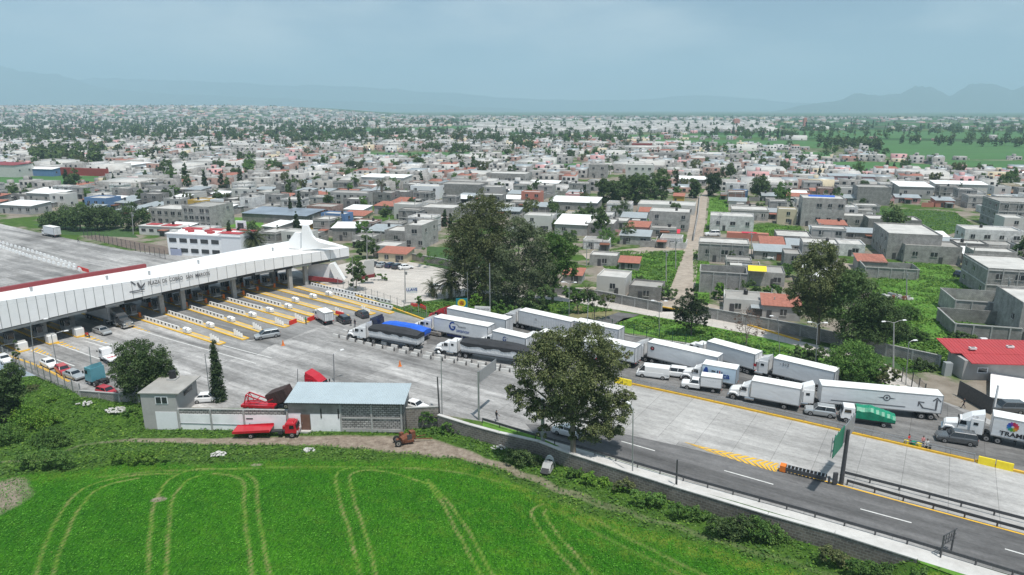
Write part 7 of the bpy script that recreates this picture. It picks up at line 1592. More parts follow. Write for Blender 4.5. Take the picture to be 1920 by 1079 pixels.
H = [
 ('long low block compound wall with metal-roofed lean-to above the red roof', 1787, 1912, 632, 606, 12, 'block', 'open', 1, {}),
 ('roofless rectangular block enclosure below the navy van', 1786, 1900, 596, 562, 11, 'block_light', 'open', 1, {}),
 ('two-storey grey block building behind the navy van with three dark windows on its side', 1843, 1960, 560, 506, 18, 'block_light', 'roofpale', 2, dict(cols=True)),
 ('block building at the right edge beside the roofless enclosure', 1905, 1990, 640, 572, 14, 'block', 'roofpale', 1, {}),
 ('wide one-storey pale block building right of the dirt street, near the salmon container', 1308, 1402, 490, 456, 9, 'block_light', 'roofpale', 1, dict(cols=True)),
 ('half-built grey block walls behind the courtyard trees', 1310, 1398, 548, 508, 8, 'block', 'open', 1, {}),
 ('pale block house with a yellow awning along its roof edge', 1402, 1470, 535, 512, 9, 'block_light', 'roofconc', 1, {}),
 ('small white house with red-pink hipped roof at the boundary wall', 1428, 1500, 598, 572, 7, 'plaster', 'rooftile', 1, {}),
 ('flat-roofed white house with brown double doors by the boundary wall', 1118, 1172, 552, 520, 8, 'paint_white', 'roofpale', 1, dict(dr=-4)),
 ('grey walled yard building left of the dirt street foot', 1178, 1238, 560, 538, 7, 'block', 'roofconc', 1, dict(dr=-4)),
 ('small hut with a red roof under the grove, behind the lamp post', 1055, 1090, 530, 515, 5, 'plaster', 'rooftile', 1, {}),
 ('small hut with orange-red sloping roof at the meadow edge', 1160, 1197, 506, 492, 5, 'block', 'rooftile', 1, {}),
 ('grey hut with pale ragged roof left of the meadow', 1105, 1156, 498, 480, 6, 'block_light', 'roofpale', 1, {}),
 ('white arched-roof hall right of the grove', 1040, 1100, 440, 420, 14, 'plaster', 'white', 1, dict(pitch=1.6)),
 ('gabled block hall with striped tan roof right of the white arched hall', 1096, 1150, 442, 420, 13, 'block', 'roofpale', 1, {}),
 ('two-storey pale block house with stair left of the dirt street', 1216, 1290, 432, 398, 12, 'block_light', 'roofpale', 2, dict(tank=True)),
 ('long low building with white roof and dark clutter on it, left of the street top', 1195, 1302, 400, 384, 14, 'paint_white', 'roofpale', 1, dict(tank=True)),
 ('long white-roofed shed behind the grove', 1030, 1118, 402, 378, 14, 'block_light', 'white', 1, {}),
 ('white-roofed open shed left of the dark tree row', 988, 1044, 352, 344, 12, 'darkwall', 'white', 1, {}),
 ('broad whitewashed house with sloped white roof right of the dirt street', 1330, 1412, 432, 406, 10, 'block_white', 'roofpale', 1, {}),
 ('grey block house with red parapet strip right of the dirt street', 1370, 1440, 412, 394, 12, 'block_light', 'roofpale', 1, dict(cols=True)),
 ('large two-storey grey block house standing tall right of the street', 1500, 1580, 424, 373, 12, 'block_light', 'roofpale', 2, dict(nwin=4)),
 ('long grey block shed with pale roof in the middle of the right meadow', 1626, 1725, 434, 412, 11, 'block', 'roofpale', 1, {}),
 ('large windowless grey block building left of centre on the right side', 1660, 1760, 486, 440, 22, 'block_light', 'roofpale', 2, dict(nwin=0)),
 ('block building with white garage front beside the large windowless one', 1693, 1800, 492, 462, 10, 'block_light', 'roofconc', 1, {}),
 ('three-storey block building at the right edge with dark openings', 1866, 1990, 428, 380, 18, 'block_light', 'roofconc', 3, dict(cols=True)),
 ('pale low house row below the three-storey block building', 1806, 1915, 456, 432, 10, 'block_white', 'roofpale', 1, dict(tank=True)),
 ('small grey house with blue tank below the three-storey block building', 1790, 1850, 480, 458, 7, 'block', 'roofpale', 1, dict(tank=True)),
 ('grey block house with a lean-to, half behind the tall dark trees', 1540, 1620, 478, 458, 9, 'block_white', 'roofpale', 1, {}),
 ('white-topped block house left of the tall dark trees', 1455, 1520, 462, 444, 12, 'block', 'roofpale', 1, {}),
 ('grey block house with outside stair behind the boundary wall', 1468, 1500, 505, 478, 8, 'block', 'roofconc', 2, {}),
 ('house with low-pitched orange tile roof in the green right side', 1607, 1660, 508, 490, 7, 'plaster', 'rooftile', 1, {}),
 ('roofless brown-walled plot above the green slope', 1620, 1722, 520, 500, 8, 'block', 'open', 1, {}),
 ('block house with white roof left of the right meadow', 1545, 1640, 424, 405, 9, 'block_light', 'roofpale', 1, {}),
 ('long white hall with bright sheet roof and dark front right of centre', 1684, 1748, 372, 350, 20, 'plaster', 'white', 1, {}),
 ('grey block warehouse behind the right meadow', 1605, 1668, 384, 352, 14, 'block', 'roofconc', 1, dict(nwin=0)),
 ('white walled house row behind the right meadow', 1752, 1850, 362, 345, 12, 'paint_white', 'white', 1, {}),
 ('row of market stalls with pink and red cloth awnings, far right', 1552, 1640, 344, 330, 8, 'paint_pink', 'rooflam', 1, {}),
 ('long low white-roofed hall across the meadow behind the stalls', 1480, 1548, 350, 336, 10, 'plaster', 'roofpale', 1, {}),
 ('red school-like block standing alone beyond the town', 1184, 1220, 284, 270, 14, 'redwall', 'roofconc', 2, {}),
 ('brown brick low hall left of the white stepped houses', 1010, 1066, 342, 328, 12, 'brick', 'roofconc', 1, {}),
 ('white stepped apartment house behind the dark tree row', 1172, 1222, 338, 310, 12, 'paint_white', 'roofpale', 2, {}),
 ('white stepped house with sloped parapet left of the apartment house', 1145, 1172, 308, 292, 9, 'paint_white', 'roofpale', 1, {}),
 ('grey three-storey block house near the small green plot', 1103, 1136, 334, 310, 9, 'block_light', 'roofconc', 2, {}),
 ('long grey building with many openings behind the apartment house', 1216, 1284, 304, 288, 12, 'block_light', 'roofconc', 2, dict(nwin=6)),
 ('orange painted huts beside the street top', 1262, 1282, 380, 368, 6, 'paint_ochre', 'rooftile', 1, {}),
 ('brown block hall with white sheet roof strips beyond the street top', 1268, 1324, 348, 336, 12, 'plaster', 'white', 1, {}),
 # left and middle
 ('long hall with blue and white curved sheet roof behind the palm', 455, 575, 416, 400, 14, 'block', 'bluelam', 1, dict(nwin=0, door=False)),
 ('long low brick wall building below the blue-roofed hall', 576, 622, 404, 388, 10, 'brick', 'roofconc', 1, {}),
 ('tall white plain slab wall left of the blue-roofed hall', 397, 414, 407, 376, 3, 'panelwhite', 'roofpale', 1, dict(nwin=0, door=False)),
 ('three-storey pale grey apartment block behind the toll office', 345, 396, 428, 388, 14, 'block_light', 'roofconc', 3, dict(nwin=5)),
 ('long pale block house row left of the apartment block', 282, 344, 420, 392, 12, 'block_light', 'roofpale', 2, dict(nwin=5)),
 ('long stadium hall with white roof at the left end of the football pitch', 197, 242, 322, 310, 24, 'paint_white', 'white', 1, dict(nwin=0, door=False)),
 ('blue grandstand beside the football pitch', 32, 100, 329, 316, 6, 'paint_blue', 'white', 1, dict(nwin=0, door=False)),
 ('white grandstand shed at the left edge behind the pitch', -60, 30, 330, 308, 14, 'paint_white', 'maroonroof', 1, dict(nwin=0, door=False)),
 ('red and white striped wall house behind the pitch', 103, 196, 328, 316, 4, 'redwall', 'roofpale', 1, dict(nwin=0, door=False)),
 ('small house with white shed roof right of the pylon', 624, 668, 452, 428, 8, 'block_light', 'white', 1, dict(dr=14)),
 ('pale house left of the pylon with white sloping roof', 494, 520, 444, 424, 9, 'plaster', 'white', 1, dict(dr=-10)),
 ('two-storey grey house with balcony left of the grove', 760, 792, 466, 424, 14, 'block_light', 'roofpale', 2, dict(nwin=3, tank=True)),
 ('long flat grey house attached left of the balcony house', 722, 760, 458, 434, 10, 'block', 'roofpale', 1, {}),
 ('flat-roofed low house among trees right of the pylon', 700, 742, 476, 462, 8, 'plaster', 'roofpale', 1, {}),
 ('low salmon-roofed house behind the paved lot', 710, 762, 490, 474, 6, 'paint_cream', 'rooftile', 1, {}),
 ('long white hall with many small windows in the middle of the town', 678, 757, 354, 332, 12, 'paint_white', 'white', 1, dict(nwin=7)),
 ('bright white modern house with stepped walls', 770, 822, 372, 350, 10, 'panelwhite', 'roofpale', 2, {}),
 ('long grey block warehouse right of the white modern house', 824, 900, 370, 346, 14, 'block', 'roofconc', 1, dict(nwin=0)),
 ('tall grey block warehouse with pale top behind the grove', 912, 985, 348, 326, 16, 'block_light', 'roofpale', 1, {}),
 ('dark open shed with white sheet roof above the grove', 836, 874, 386, 372, 8, 'darkwall', 'white', 1, {}),
 ('long grey block hall left of the grove top', 786, 850, 412, 390, 12, 'block_light', 'roofpale', 1, {}),
 ('grey flat building with red sign strip left of the grove', 702, 740, 402, 386, 9, 'plaster', 'rooftile', 1, {}),
 ('brown plastered apartment house with small windows', 616, 690, 386, 362, 10, 'plaster', 'roofconc', 2, dict(nwin=6)),
 ('dark plastered house front beside the apartment house', 690, 735, 386, 362, 9, 'block', 'roofconc', 2, {}),
 ('long low building with white sheet roof left of the dark trees', 52, 108, 380, 362, 9, 'plaster', 'white', 1, {}),
 ('pale two-part house with blue painted sign panel', 160, 200, 388, 372, 9, 'paint_blue', 'roofpale', 1, {}),
 ('grey low house row at the left edge beyond the lanes', 0, 60, 400, 384, 10, 'plaster', 'white', 1, {}),
]
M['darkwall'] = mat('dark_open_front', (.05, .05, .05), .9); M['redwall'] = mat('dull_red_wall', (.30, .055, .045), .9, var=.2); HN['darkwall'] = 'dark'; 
M['maroonroof'] = M['maroon']; M['bluelam'] = mat('blue_sheet_roof', (.27, .31, .36), .4, .3, var=.3, scale=.15)
for a in H:
    hpx(a[0], a[1], a[2], a[3], a[4], a[5], a[6], a[7], a[8], **a[9])
# walls, awnings and container of the right-hand quarter
wall('grey-brown block boundary wall behind the reddish bare tree', [(1312, 594), (1345, 600), (1440, 618), (1500, 630), (1660, 668), (1760, 690)], 2.3, M['block'], .2, cap=M['conc'], pil=4)
wall('grey block boundary wall left of the dirt street foot', [(1030, 552), (1120, 562), (1240, 586)], 2.2, M['block'], .2, cap=M['conc'], pil=3.2)
wall('dark wall along the back of the paved lot', [(700, 482), (760, 486), (830, 498), (905, 516)], 2.0, M['stone'], .2, cap=M['conc'])
wall('long pale wall along the left side of the dirt street', [(1300, 452), (1308, 410), (1312, 372)], 2.4, M['block_white'], .2)
wall('block wall around the right meadow plots', [(1586, 455), (1640, 460), (1690, 472)], 2.0, M['block'], .2, pil=3)
for lb, nm, px, yb_, yt, d_, m in [('bright yellow awning on the roof of the pale block house', 'yellow_awning', (1400, 1436), 512, 502, 2.5, 'yellowfab'), ('crimson awning at the rubbish yard by the dirt street', 'red_awning', (1252, 1276), 440, 433, 4, 'redfab'), ('long pink cloth awning of the market stalls', 'pink_awning', (1554, 1602), 338, 331, 3, 'pinkfab'), ('red cloth awning of the market stalls', 'red_awning', (1602, 1640), 338, 331, 3, 'redfab'), ('blue tarpaulin on the roof of the tall grey block house', 'blue_tarpaulin', (1512, 1552), 372, 368, 4, 'bluefab')]:
    a = V(px[0], yb_, G(px[0], 490 if nm != 'x' else yb_).y) if nm == 'yellow_awning' else None
    g = G(px[0], yb_ + (26 if nm == 'yellow_awning' else 48 if nm == 'blue_tarpaulin' else 4)); h_ = HH(g, yt); wd = (G(px[1], yb_ + 4) - G(px[0], yb_ + 4)).length * (.9 if nm != 'yellow_awning' else .85); t = thing(nm, lb, 'awning', g[:3], TA)
    MB().loft([[(0, 0, h_ - .8), (0, d_, h_ + .1), (0, d_, h_ + .02), (0, 0, h_ - .88)], [(wd, 0, h_ - .8), (wd, d_, h_ + .1), (wd, d_, h_ + .02), (wd, 0, h_ - .88)]], M[m]).build('cloth', t); b = MB()
    for x in (0.05, wd - .05): b.tube((x, 0, 0), (x, 0, h_ - .8), .05, .05, M['steel'], 5); b.tube((x, d_ - .1, 0), (x, d_ - .1, h_), .05, .05, M['steel'], 5)
    b.build('pole', t)
g = G(1362, 450); t = thing('shipping_container', 'long salmon-red container box right of the dirt street', 'container', g[:3], TA); b = MB(); b.box((7, 1.3, 1.35), (14, 2.6, 2.7), M['paint_salmon'])
for k in range(28): b.box((.25 + k * .5, -.02, 1.35), (.2, .06, 2.5), M['paint_salmon'])
b.build('body', t); MB().box((7.5, 1.3, 2.75), (5, 2.7, .12), M['redfab']).build('top_cover', t)
heap('heap of pale scrap and sacks in the yard left of the dirt street', 1215, 452, 1, 1) if False else None
def scrap(label, px, py, w_, d_, n_, seed):
    g = G(px, py); rr = random.Random(seed); b = MB()
    for i in range(n_):
        s_ = rr.uniform(.4, 1.4); b.box((rr.uniform(0, w_), rr.uniform(0, d_), s_ * .3), (s_, s_ * rr.uniform(.4, 1), s_ * rr.uniform(.3, .9)), M[rr.choice(['white', 'conc', 'darksteel', 'paint_white', 'rust', 'steel', 'lightconc', 'block'])], rz=rr.uniform(0, 3), top=(rr.uniform(.5, 1),) * 2)
    o = b.build('scrap_heap', None, g, TA); tag(o, label, 'scrap')
scrap('scrap and white sacks heaped in the yard left of the dirt street', 1172, 456, 12, 6, 90, 1); scrap('scrap and rubble behind the block wall near the large grey house', 1585, 398, 14, 8, 90, 2); scrap('rubbish and small shed remains on the green slope', 1655, 560, 7, 3, 40, 3); scrap('clutter beside the white garage front', 1500, 380, 10, 6, 60, 4); scrap('junk yard clutter behind the market stalls', 1450, 372, 16, 8, 110, 5)

# ---- rows of houses on the street grid ----
def pts_in(poly, x, y):
    ins = False; n = len(poly); j = n - 1
    for i in range(n):
        xi, yi = poly[i]; xj, yj = poly[j]
        if (yi > y) != (yj > y) and x < (xj - xi) * (y - yi) / (yj - yi) + xi: ins = not ins
        j = i
    return ins
NO = [[(-2000, 340), (-600, 372), (0, 412), (120, 440), (260, 444), (440, 440), (500, 480), (640, 470), (680, 478), (760, 478), (880, 500), (1020, 530), (1200, 545), (1300, 575), (1500, 615), (1760, 670), (2200, 760), (2200, 1400), (-2000, 1400)],
      [(830, 400), (1060, 440), (1110, 560), (800, 560)], [(60, 405), (270, 405), (290, 445), (60, 445)], [(1236, 600), (1258, 520), (1278, 460), (1289, 400), (1300, 330), (1330, 330), (1330, 372), (1322, 470), (1314, 600)],
      [(1120, 462), (1300, 462), (1262, 545), (1110, 520)], [(1404, 420), (1500, 420), (1520, 450), (1404, 454)], [(1640, 386), (1800, 392), (1850, 428), (1780, 446), (1640, 430)], [(1590, 480), (1780, 470), (1860, 560), (1800, 700), (1560, 640)],
      [(-100, 326), (205, 326), (195, 354), (-100, 356)], [(1108, 330), (1262, 318), (1262, 392), (1108, 392)]] + FARF + [[(420, 400), (510, 400), (500, 430), (420, 430)]]
def dens(px, py):
    if any(pts_in(q, px, py) for q in NO): return 0, 0
    if py > 300: return .86, .10
    if py > 256:
        if px > 1500: return (.28, .10) if px < 1700 and py > 280 else (.03, .05)
        if 960 < px < 1500: return .55, .10
        return (.80, .16)
    if py > 226:
        if 880 < px < 1440: return (.95, .04) if 230 < py < 248 else (.3, .25)
        if px < 880: return (.50, .34) if py > 236 else (.62, .26)
        return (.20, .20) if px < 1450 else (.10, .16)
    return (.62, .22) if px < 700 else (.30, .25)
def blocked(x, y, r):
    for (cx, cy, a, b_, rz) in occ:
        dx, dy = x - cx, y - cy; u = dx * math.cos(rz) + dy * math.sin(rz); v = -dx * math.sin(rz) + dy * math.cos(rz)
        if abs(u) < a + r and abs(v) < b_ + r: return True
    return False
rr = random.Random(21); lots = []
U0, V0 = 52, 100
def grid(v0, v1, lw, ld):
    v = v0
    while v < v1:
        half = v * 1.0 + 60; u = -half * 1.25 - .25 * v
        while u < half:
            base = TE1 * u + TE2 * v; x, y = base.x, base.y
            if y > 40:
                px, py = PX(x, y, 0), PY(x, y, 0)
                if -60 < px < 1980 and py < 640: lots.append((y, x, y, px, py, lw, ld))
            u += lw * (1.0 if (int(u / lw) % 7) else 1.55)
        v += ld * (1.0 if (int(v / ld) % 3) else 1.35)
grid(150, 520, 12, 13); grid(520, 1000, 13, 15); grid(1000, 2100, 19, 25); grid(2100, 4300, 42, 55)
lots.sort()
near = []; farh = []; trees_ = []
for (_, x, y, px, py, lw, ld) in lots:
    dh, dt = dens(px, py); q = rr.random()
    if blocked(x, y, 3.2): 
        continue
    x += rr.uniform(-1.5, 1.5); y += rr.uniform(-1.5, 1.5)
    if q < dh: (near if len(near) < 226 and y < 700 else farh).append((x, y, px, py, lw, ld))
    elif q < dh + dt: trees_.append((x, y, px, py, lw))
    elif q < dh + dt + .25 and py > 250: trees_.append((x + 3, y - 4, px, py, lw * .6))
    if q < dh and rr.random() < .30 * (1 if py > 250 else .4): trees_.append((x + lw * .42, y - ld * .42, px, py, lw * .55))
wall_w = [('block', 26), ('block_light', 26), ('block_white', 12), ('plaster', 10), ('paint_white', 14), ('brick', 6), ('paint_cream', 4), ('paint_salmon', 2), ('paint_pink', 2), ('paint_ochre', 1), ('paint_blue', 1)]
wall_w[6:] = [('paint_cream', 3), ('paint_salmon', 1), ('paint_pink', 1), ('paint_ochre', 1), ('paint_blue', 1)]; WK = [k for k, n_ in wall_w for _ in range(n_)]
def zone(px, py):
    z = [(150, 'at the left edge of the town'), (260, 'behind the dark trees beyond the lanes'), (400, 'behind the toll office'), (520, 'behind the tall palm'), (620, 'behind the pylon'), (720, 'right of the pylon'), (830, 'left of the grove'), (960, 'behind the grove top'), (1100, 'right of the grove'), (1290, 'left of the dirt street'), (1420, 'right of the dirt street'), (1560, 'near the large grey house'), (1720, 'behind the right-hand dark trees'), (9999, 'at the right edge of the town')]
    return next(b for a, b in z if px < a)
for i, (x, y, px, py, lw, ld) in enumerate(near):
    wm = rr.choice(WK); st = rr.choice([1, 1, 1, 2, 2]); rm = rr.choice(['roofconc', 'roofpale', 'roofpale', 'roofconc', 'rooflam', 'rooflam', 'white', 'rooftile'] if st == 1 else ['roofconc', 'roofpale', 'roofpale'])
    w_ = rr.uniform(.55, .92) * lw; d_ = rr.uniform(.45, .75) * ld; h_ = st * 2.8 + rr.uniform(-.2, .4); tk = rr.random() < .35; rbr = rr.random() < .3
    row = 'front row' if py > 470 else 'near row' if py > 420 else 'middle row' if py > 375 else 'far row' if py > 335 else 'farthest row'
    lb = f"{ {1:'one', 2:'two'}[st]}-storey {HN[wm]} house, {RN[rm]}{', black tank' if tk else ''}, {row} {zone(px, py)}"
    if len(lb.split()) > 16: lb = lb.replace('-storey', '-floor').replace(' the town', ' town').replace('beyond the lanes', '').strip()
    lb = ' '.join(lb.split()[:16])
    house(lb, (x - w_ * .5, y - d_ * .5), w_, d_, h_, wm, rm, st, rz=TA + R(rr.uniform(-3, 3)), tank=tk, rebar=rbr, group='houses of the town', side='L' if px > 960 else 'R', rng=rr)
    if rr.random() < .5: occ.append((x, y, w_ / 2, d_ / 2, TA))
# far houses: too many to count, one mesh
fm = ['block', 'block_light', 'block_white', 'plaster', 'paint_white', 'brick', 'paint_cream', 'paint_salmon', 'roofconc', 'roofpale', 'rooflam', 'rooftile', 'window', 'roofpale', 'paint_pink', 'black']
FV = []; FQ = []; FM = []
def fbox(x, y, z, w_, d_, h_, a, mw, mr, rise=0):
    ca, sa = math.cos(a), math.sin(a); B_ = len(FV)
    for (sx, sy, sz) in ((-1,-1,0),(1,-1,0),(1,1,0),(-1,1,0),(-1,-1,1),(1,-1,1),(1,1,1),(-1,1,1)):
        u, v = sx * w_ / 2, sy * d_ / 2; FV.append((x + u * ca - v * sa, y + u * sa + v * ca, z + (h_ + (rise if sy > 0 else 0) if sz else -1.0)))
    for q, m_ in (((0,1,5,4), mw), ((1,2,6,5), mw), ((2,3,7,6), mw), ((3,0,4,7), mw), ((4,5,6,7), mr)): FQ.append([B_ + k for k in q]); FM.append(m_)
def fwin(x, y, z, w_, d_, a, n_, zz, ww, hh):
    ca, sa = math.cos(a), math.sin(a)
    for k in range(n_):
        u0 = -w_ / 2 + w_ * (k + .5) / n_ - ww / 2; v = -d_ / 2 - .05; B_ = len(FV)
        for (uu, z_) in ((u0, zz), (u0 + ww, zz), (u0 + ww, zz + hh), (u0, zz + hh)): FV.append((x + uu * ca - v * sa, y + uu * sa + v * ca, z + z_))
        FQ.append([B_, B_ + 1, B_ + 2, B_ + 3]); FM.append(12)
for (x, y, px, py, lw, ld) in farh:
    row = 880 < px < 1440 and 228 < py < 249; n_ = 1 if lw < 20 else 2; z0 = slope_h(x, y) if x < 0 else 0
    for k in range(n_):
        xx = x + rr.uniform(-.3, .3) * lw; yy = y + rr.uniform(-.3, .3) * ld; st = rr.choice([1, 1, 2]); a = TA + R(rr.uniform(-5, 5)); w_ = rr.uniform(8, 14) * (1 if lw < 40 else 1.4); d_ = rr.uniform(7, 12); h_ = st * 2.8 + rr.uniform(0, .8)
        mw = rr.choice([0, 0, 0, 1, 1, 1, 2, 3, 3, 8, 0, 3, 4, 5, 6, 5]) if rr.random() < .94 else 14; mr = rr.choice([8, 8, 8, 8, 9, 9, 10, 10, 13, 3]) if rr.random() < .93 else 11
        if row: mw = rr.choice([2, 4, 4, 3, 1]); mr = rr.choice([9, 9, 8]); w_ = 34; h_ = 6.5; st = 2; a = TA * .1; yy = y
        if py < 226: w_ *= 1.3; h_ += 1
        big = rr.random() < .03; 
        if big and lw < 40: w_, d_, h_, mr, mw = rr.uniform(22, 34), 18, 6, 13, rr.choice([1, 4])
        fbox(xx, yy, z0, w_, d_, h_, a, mw, mr, rise=.8 if mr in (10, 13, 11) and not row else 0)
        if y < 1700:
            for s_ in range(st): fwin(xx, yy, z0, w_, d_, a, rr.choice([1, 2, 2, 3]), s_ * 2.8 + .7, 1.7, 1.5)
        if y < 1000:
            if rr.random() < .6: fbox(xx + rr.uniform(-3, 3), yy + rr.uniform(-3, 3), z0 + h_ + 1, 2.5, 2.5, 1.2, a, mw, mr)
            for _ in range(3):
                if rr.random() < .6: fbox(xx + w_ * rr.uniform(-.8, .8), yy - d_ * rr.uniform(.5, .8), z0, rr.uniform(2, 8), rr.choice([.25, .25, 2.5]), rr.uniform(1.6, 2.6), a + rr.choice([0, 1.57]), rr.choice([0, 1, 3, 5, 12]), rr.choice([8, 10, 11, 8]))
            if rr.random() < .4: fbox(xx + rr.uniform(-3, 3), yy + rr.uniform(-2, 2), z0 + h_ + 1, 1.1, 1.1, .5, a, 15, 15)
o = np_obj('distant_houses', np_mesh('distant_houses', np.array(FV), np.array(FQ), [M[k] for k in fm], midx=np.array(FM))); o['kind'] = 'stuff'; tag(o, 'mass of small pale block houses stretching to the hazy distance', 'houses')
# landmarks far off
for lb, px, pyb, pyt, wpx, m in [('slender white water tower, left one, above the white housing rows', 969, 238, 219, 3, 'paint_white'), ('slender white water tower, right one, above the white housing rows', 1010, 238, 219, 3, 'paint_white'), ('reddish slender tower on the right horizon', 1508, 240, 222, 5, 'paint_salmon'), ('squat orange tower block on the horizon', 1380, 236, 224, 10, 'paint_salmon')]:
    g = G(px, pyb); h_ = HH(g, pyt); r = wpx / 1280 * g.y / 2; t = thing('tower', lb, 'tower', g[:3], 0)
    if 'water' in lb: MB().tube((0, 0, 0), (0, 0, h_ * .85), r * .5, r * .4, M[m], 8).build('shaft', t); MB().tube((0, 0, h_ * .8), (0, 0, h_), r * 1.3, r * 1.3, M[m], 10).build('tank', t)
    else: MB().box((0, 0, h_ / 2), (2 * r, 2 * r, h_), M[m]).build('shaft', t); MB().box((0, 0, h_ + .8), (1.2 * r, 1.2 * r, 1.6), M[m]).build('belfry', t)
# trees of the town: five shapes shared by copies
protos = []
for k in range(6):
    rng = np.random.default_rng(100 + k); rk = random.Random(k)
    C_ = [(rk.uniform(-1, 1) * 1.6, rk.uniform(-1, 1) * 1.6, 3.6 + rk.uniform(-1, 2.6)) for _ in range(6)] if k < 4 else [(0, 0, 1.2 + 1.7 * q) for q in range(5)]
    R_ = [(rk.uniform(1.2, 2.1),) * 3 for _ in range(6)] if k < 4 else [(1.5 - .25 * q, 1.5 - .25 * q, 1.3) for q in range(5)]
    v, f = leaf_quads(rng, C_, R_, 2400, .27, 40, crad=.42); mesh = np_mesh('town_tree', v, f, [M[['leaf_dark', 'leaf_dark', 'leaf_euc', 'leaf_green', 'leaf_cyp', 'leaf_dark'][k]], M['bark']]); protos.append((mesh, v, f))
trees_.sort(key=lambda q: q[1])
TL = ['rounded dark', 'spreading dark', 'grey-green', 'leafy green', 'narrow dark', 'tall dark']
farT = []
trees_ = [q for q in trees_ if sum(dens(PX(q[0], q[1], 0), PY(q[0], q[1], 0))) > 0 and not blocked(q[0], q[1], 1.5)]
for i, (x, y, px, py, lw) in enumerate(trees_):
    k = rr.choice([0, 0, 1, 1, 2, 3, 3, 4, 5]); s_ = rr.uniform(.55, 1.0) if lw < 10 else rr.uniform(.8, 1.6)
    if y > 900: s_ = rr.uniform(.9, 1.9)
    if i < 290:
        o = bpy.data.objects.new('town_tree', protos[k][0]); C.objects.link(o); o.location = (x, y, 0); o.rotation_euler = (0, 0, rr.uniform(0, 6)); o.scale = (s_, s_, s_ * rr.uniform(.85, 1.25))
        sz = 'small' if s_ < .8 else 'large' if s_ > 1.15 else 'middling'
        tag(o, f"{sz} {TL[k]} tree among houses, {'near' if py > 420 else 'middle' if py > 360 else 'far'} rows {zone(px, py)}", 'tree', 'trees among the houses of the town')
    else: farT.append((x, y, s_, k))
FVt = []; FQt = []; FMt = []; nb = 0
rng = np.random.default_rng(5); lo = []
for k in range(6):
    v = protos[k][1].reshape(-1, 4, 3); c = v.mean(1, keepdims=True)
    for n_, sc2 in ((260, 2.1), (70, 4.0)): q = rng.choice(len(v), n_, replace=False); lo.append((c[q] + (v[q] - c[q]) * sc2).reshape(-1, 3))
for (x, y, s_, k) in farT:
    v = lo[k * 2 + (1 if y > 1300 else 0)]; a = rr.uniform(0, 6.28); ca, sa = math.cos(a), math.sin(a); z0 = slope_h(x, y) if x < 0 else 0
    w2 = np.empty_like(v); w2[:, 0] = x + s_ * (v[:, 0] * ca - v[:, 1] * sa); w2[:, 1] = y + s_ * (v[:, 0] * sa + v[:, 1] * ca); w2[:, 2] = z0 + s_ * v[:, 2]
    FVt.append(w2); FQt.append(np.arange(len(v)).reshape(-1, 4) + nb); FMt.append(np.full(len(v) // 4, 0 if k in (0, 1, 5) else 1 if k == 2 else 2 if k == 3 else 3)); nb += len(v)
# bands of dark trees across the distance
def band(pxs, n_, smin, smax):
    global nb
    for _ in range(n_):
        u = rr.random(); px = pxs[0][0] + (pxs[1][0] - pxs[0][0]) * u; py = pxs[0][1] + (pxs[1][1] - pxs[0][1]) * u + rr.uniform(-3.5, 3.5); g = G(px, py)
        k = rr.choice([0, 1, 5, 5, 1]); s_ = rr.uniform(smin, smax); v = lo[k * 2 + 1]; w2 = v * s_ + np.array([g.x, g.y, slope_h(g.x, g.y) if g.x < 0 else 0]); FVt.append(w2); FQt.append(np.arange(len(v)).reshape(-1, 4) + nb); FMt.append(np.zeros(len(v) // 4)); nb += len(v)
for a in [(((120, 244), (330, 250)), 60, 1.6, 2.6), (((60, 305), (190, 312)), 60, 1.5, 2.4), (((60, 296), (200, 292)), 40, 1.5, 2.4), (((220, 262), (560, 262)), 60, 1.4, 2.3), (((520, 250), (760, 258)), 70, 1.8, 2.9), (((560, 268), (720, 262)), 30, 1.3, 2.0), (((700, 262), (900, 270)), 40, 1.2, 2.0), (((780, 280), (880, 286)), 30, 1.1, 1.7), (((0, 232), (600, 240)), 100, 1.6, 2.6), (((900, 262), (1000, 282)), 36, 1.3, 2.1), (((1130, 268), (1170, 266)), 14, 1.6, 2.2), (((1530, 272), (1650, 284)), 40, 1.5, 2.6), (((1670, 268), (1920, 274)), 50, 1.3, 2.2), (((1500, 250), (1920, 252)), 90, 1.4, 2.4), (((1300, 256), (1520, 258)), 30, 1.2, 2.0), (((600, 224), (900, 232)), 40, 2, 3)]: band(a[0], int(a[1] * .8), a[2] * .8, a[3] * .8)
o = np_obj('distant_trees', np_mesh('distant_trees', np.concatenate(FVt), np.concatenate(FQt), [M['leaf_dark'], M['leaf_euc'], M['leaf_green'], M['leaf_cyp']], midx=np.concatenate(FMt))); o['kind'] = 'stuff'; tag(o, 'dark tree belts and scattered trees in the hazy distance', 'trees')
# overhead cables strung between poles
def cable(label, pts):
    P = [Vector(p) for p in pts]; t = thing('overhead_cable', label, 'cable', P[0][:], 0); b = MB()
    for dz, dy in ((0, 0), (-.35, .25), (-.7, -.2)):
        for a, c in zip(P[:-1], P[1:]):
            q = [a.lerp(c, k / 8) - P[0] + Vector((0, dy, dz - 1.2 * (1 - (2 * k / 8 - 1) ** 2))) for k in range(9)]; b.path(q, .022, M['black'], 3)
    b.build('wire', t); return t
def top_of(px, pb, pt, k=.35): g = G(px, pb); return (g.x, g.y, HH(g, pt) - k)
cable('overhead cables along the left side of the dirt street', [top_of(1249, 530, 470), top_of(1267, 505, 447), top_of(1350, 460, 400)])
cable('overhead cables across the right-hand lots', [top_of(1409, 482, 436), top_of(1538, 445, 418), top_of(1700, 560, 508)])
cable('overhead cables at the right edge above the block enclosures', [top_of(1700, 560, 508), top_of(1890, 590, 520)])
cable('overhead cables from the paved lot towards the grove', [top_of(760, 570, 503), top_of(1100, 500, 455), top_of(1249, 530, 470)])
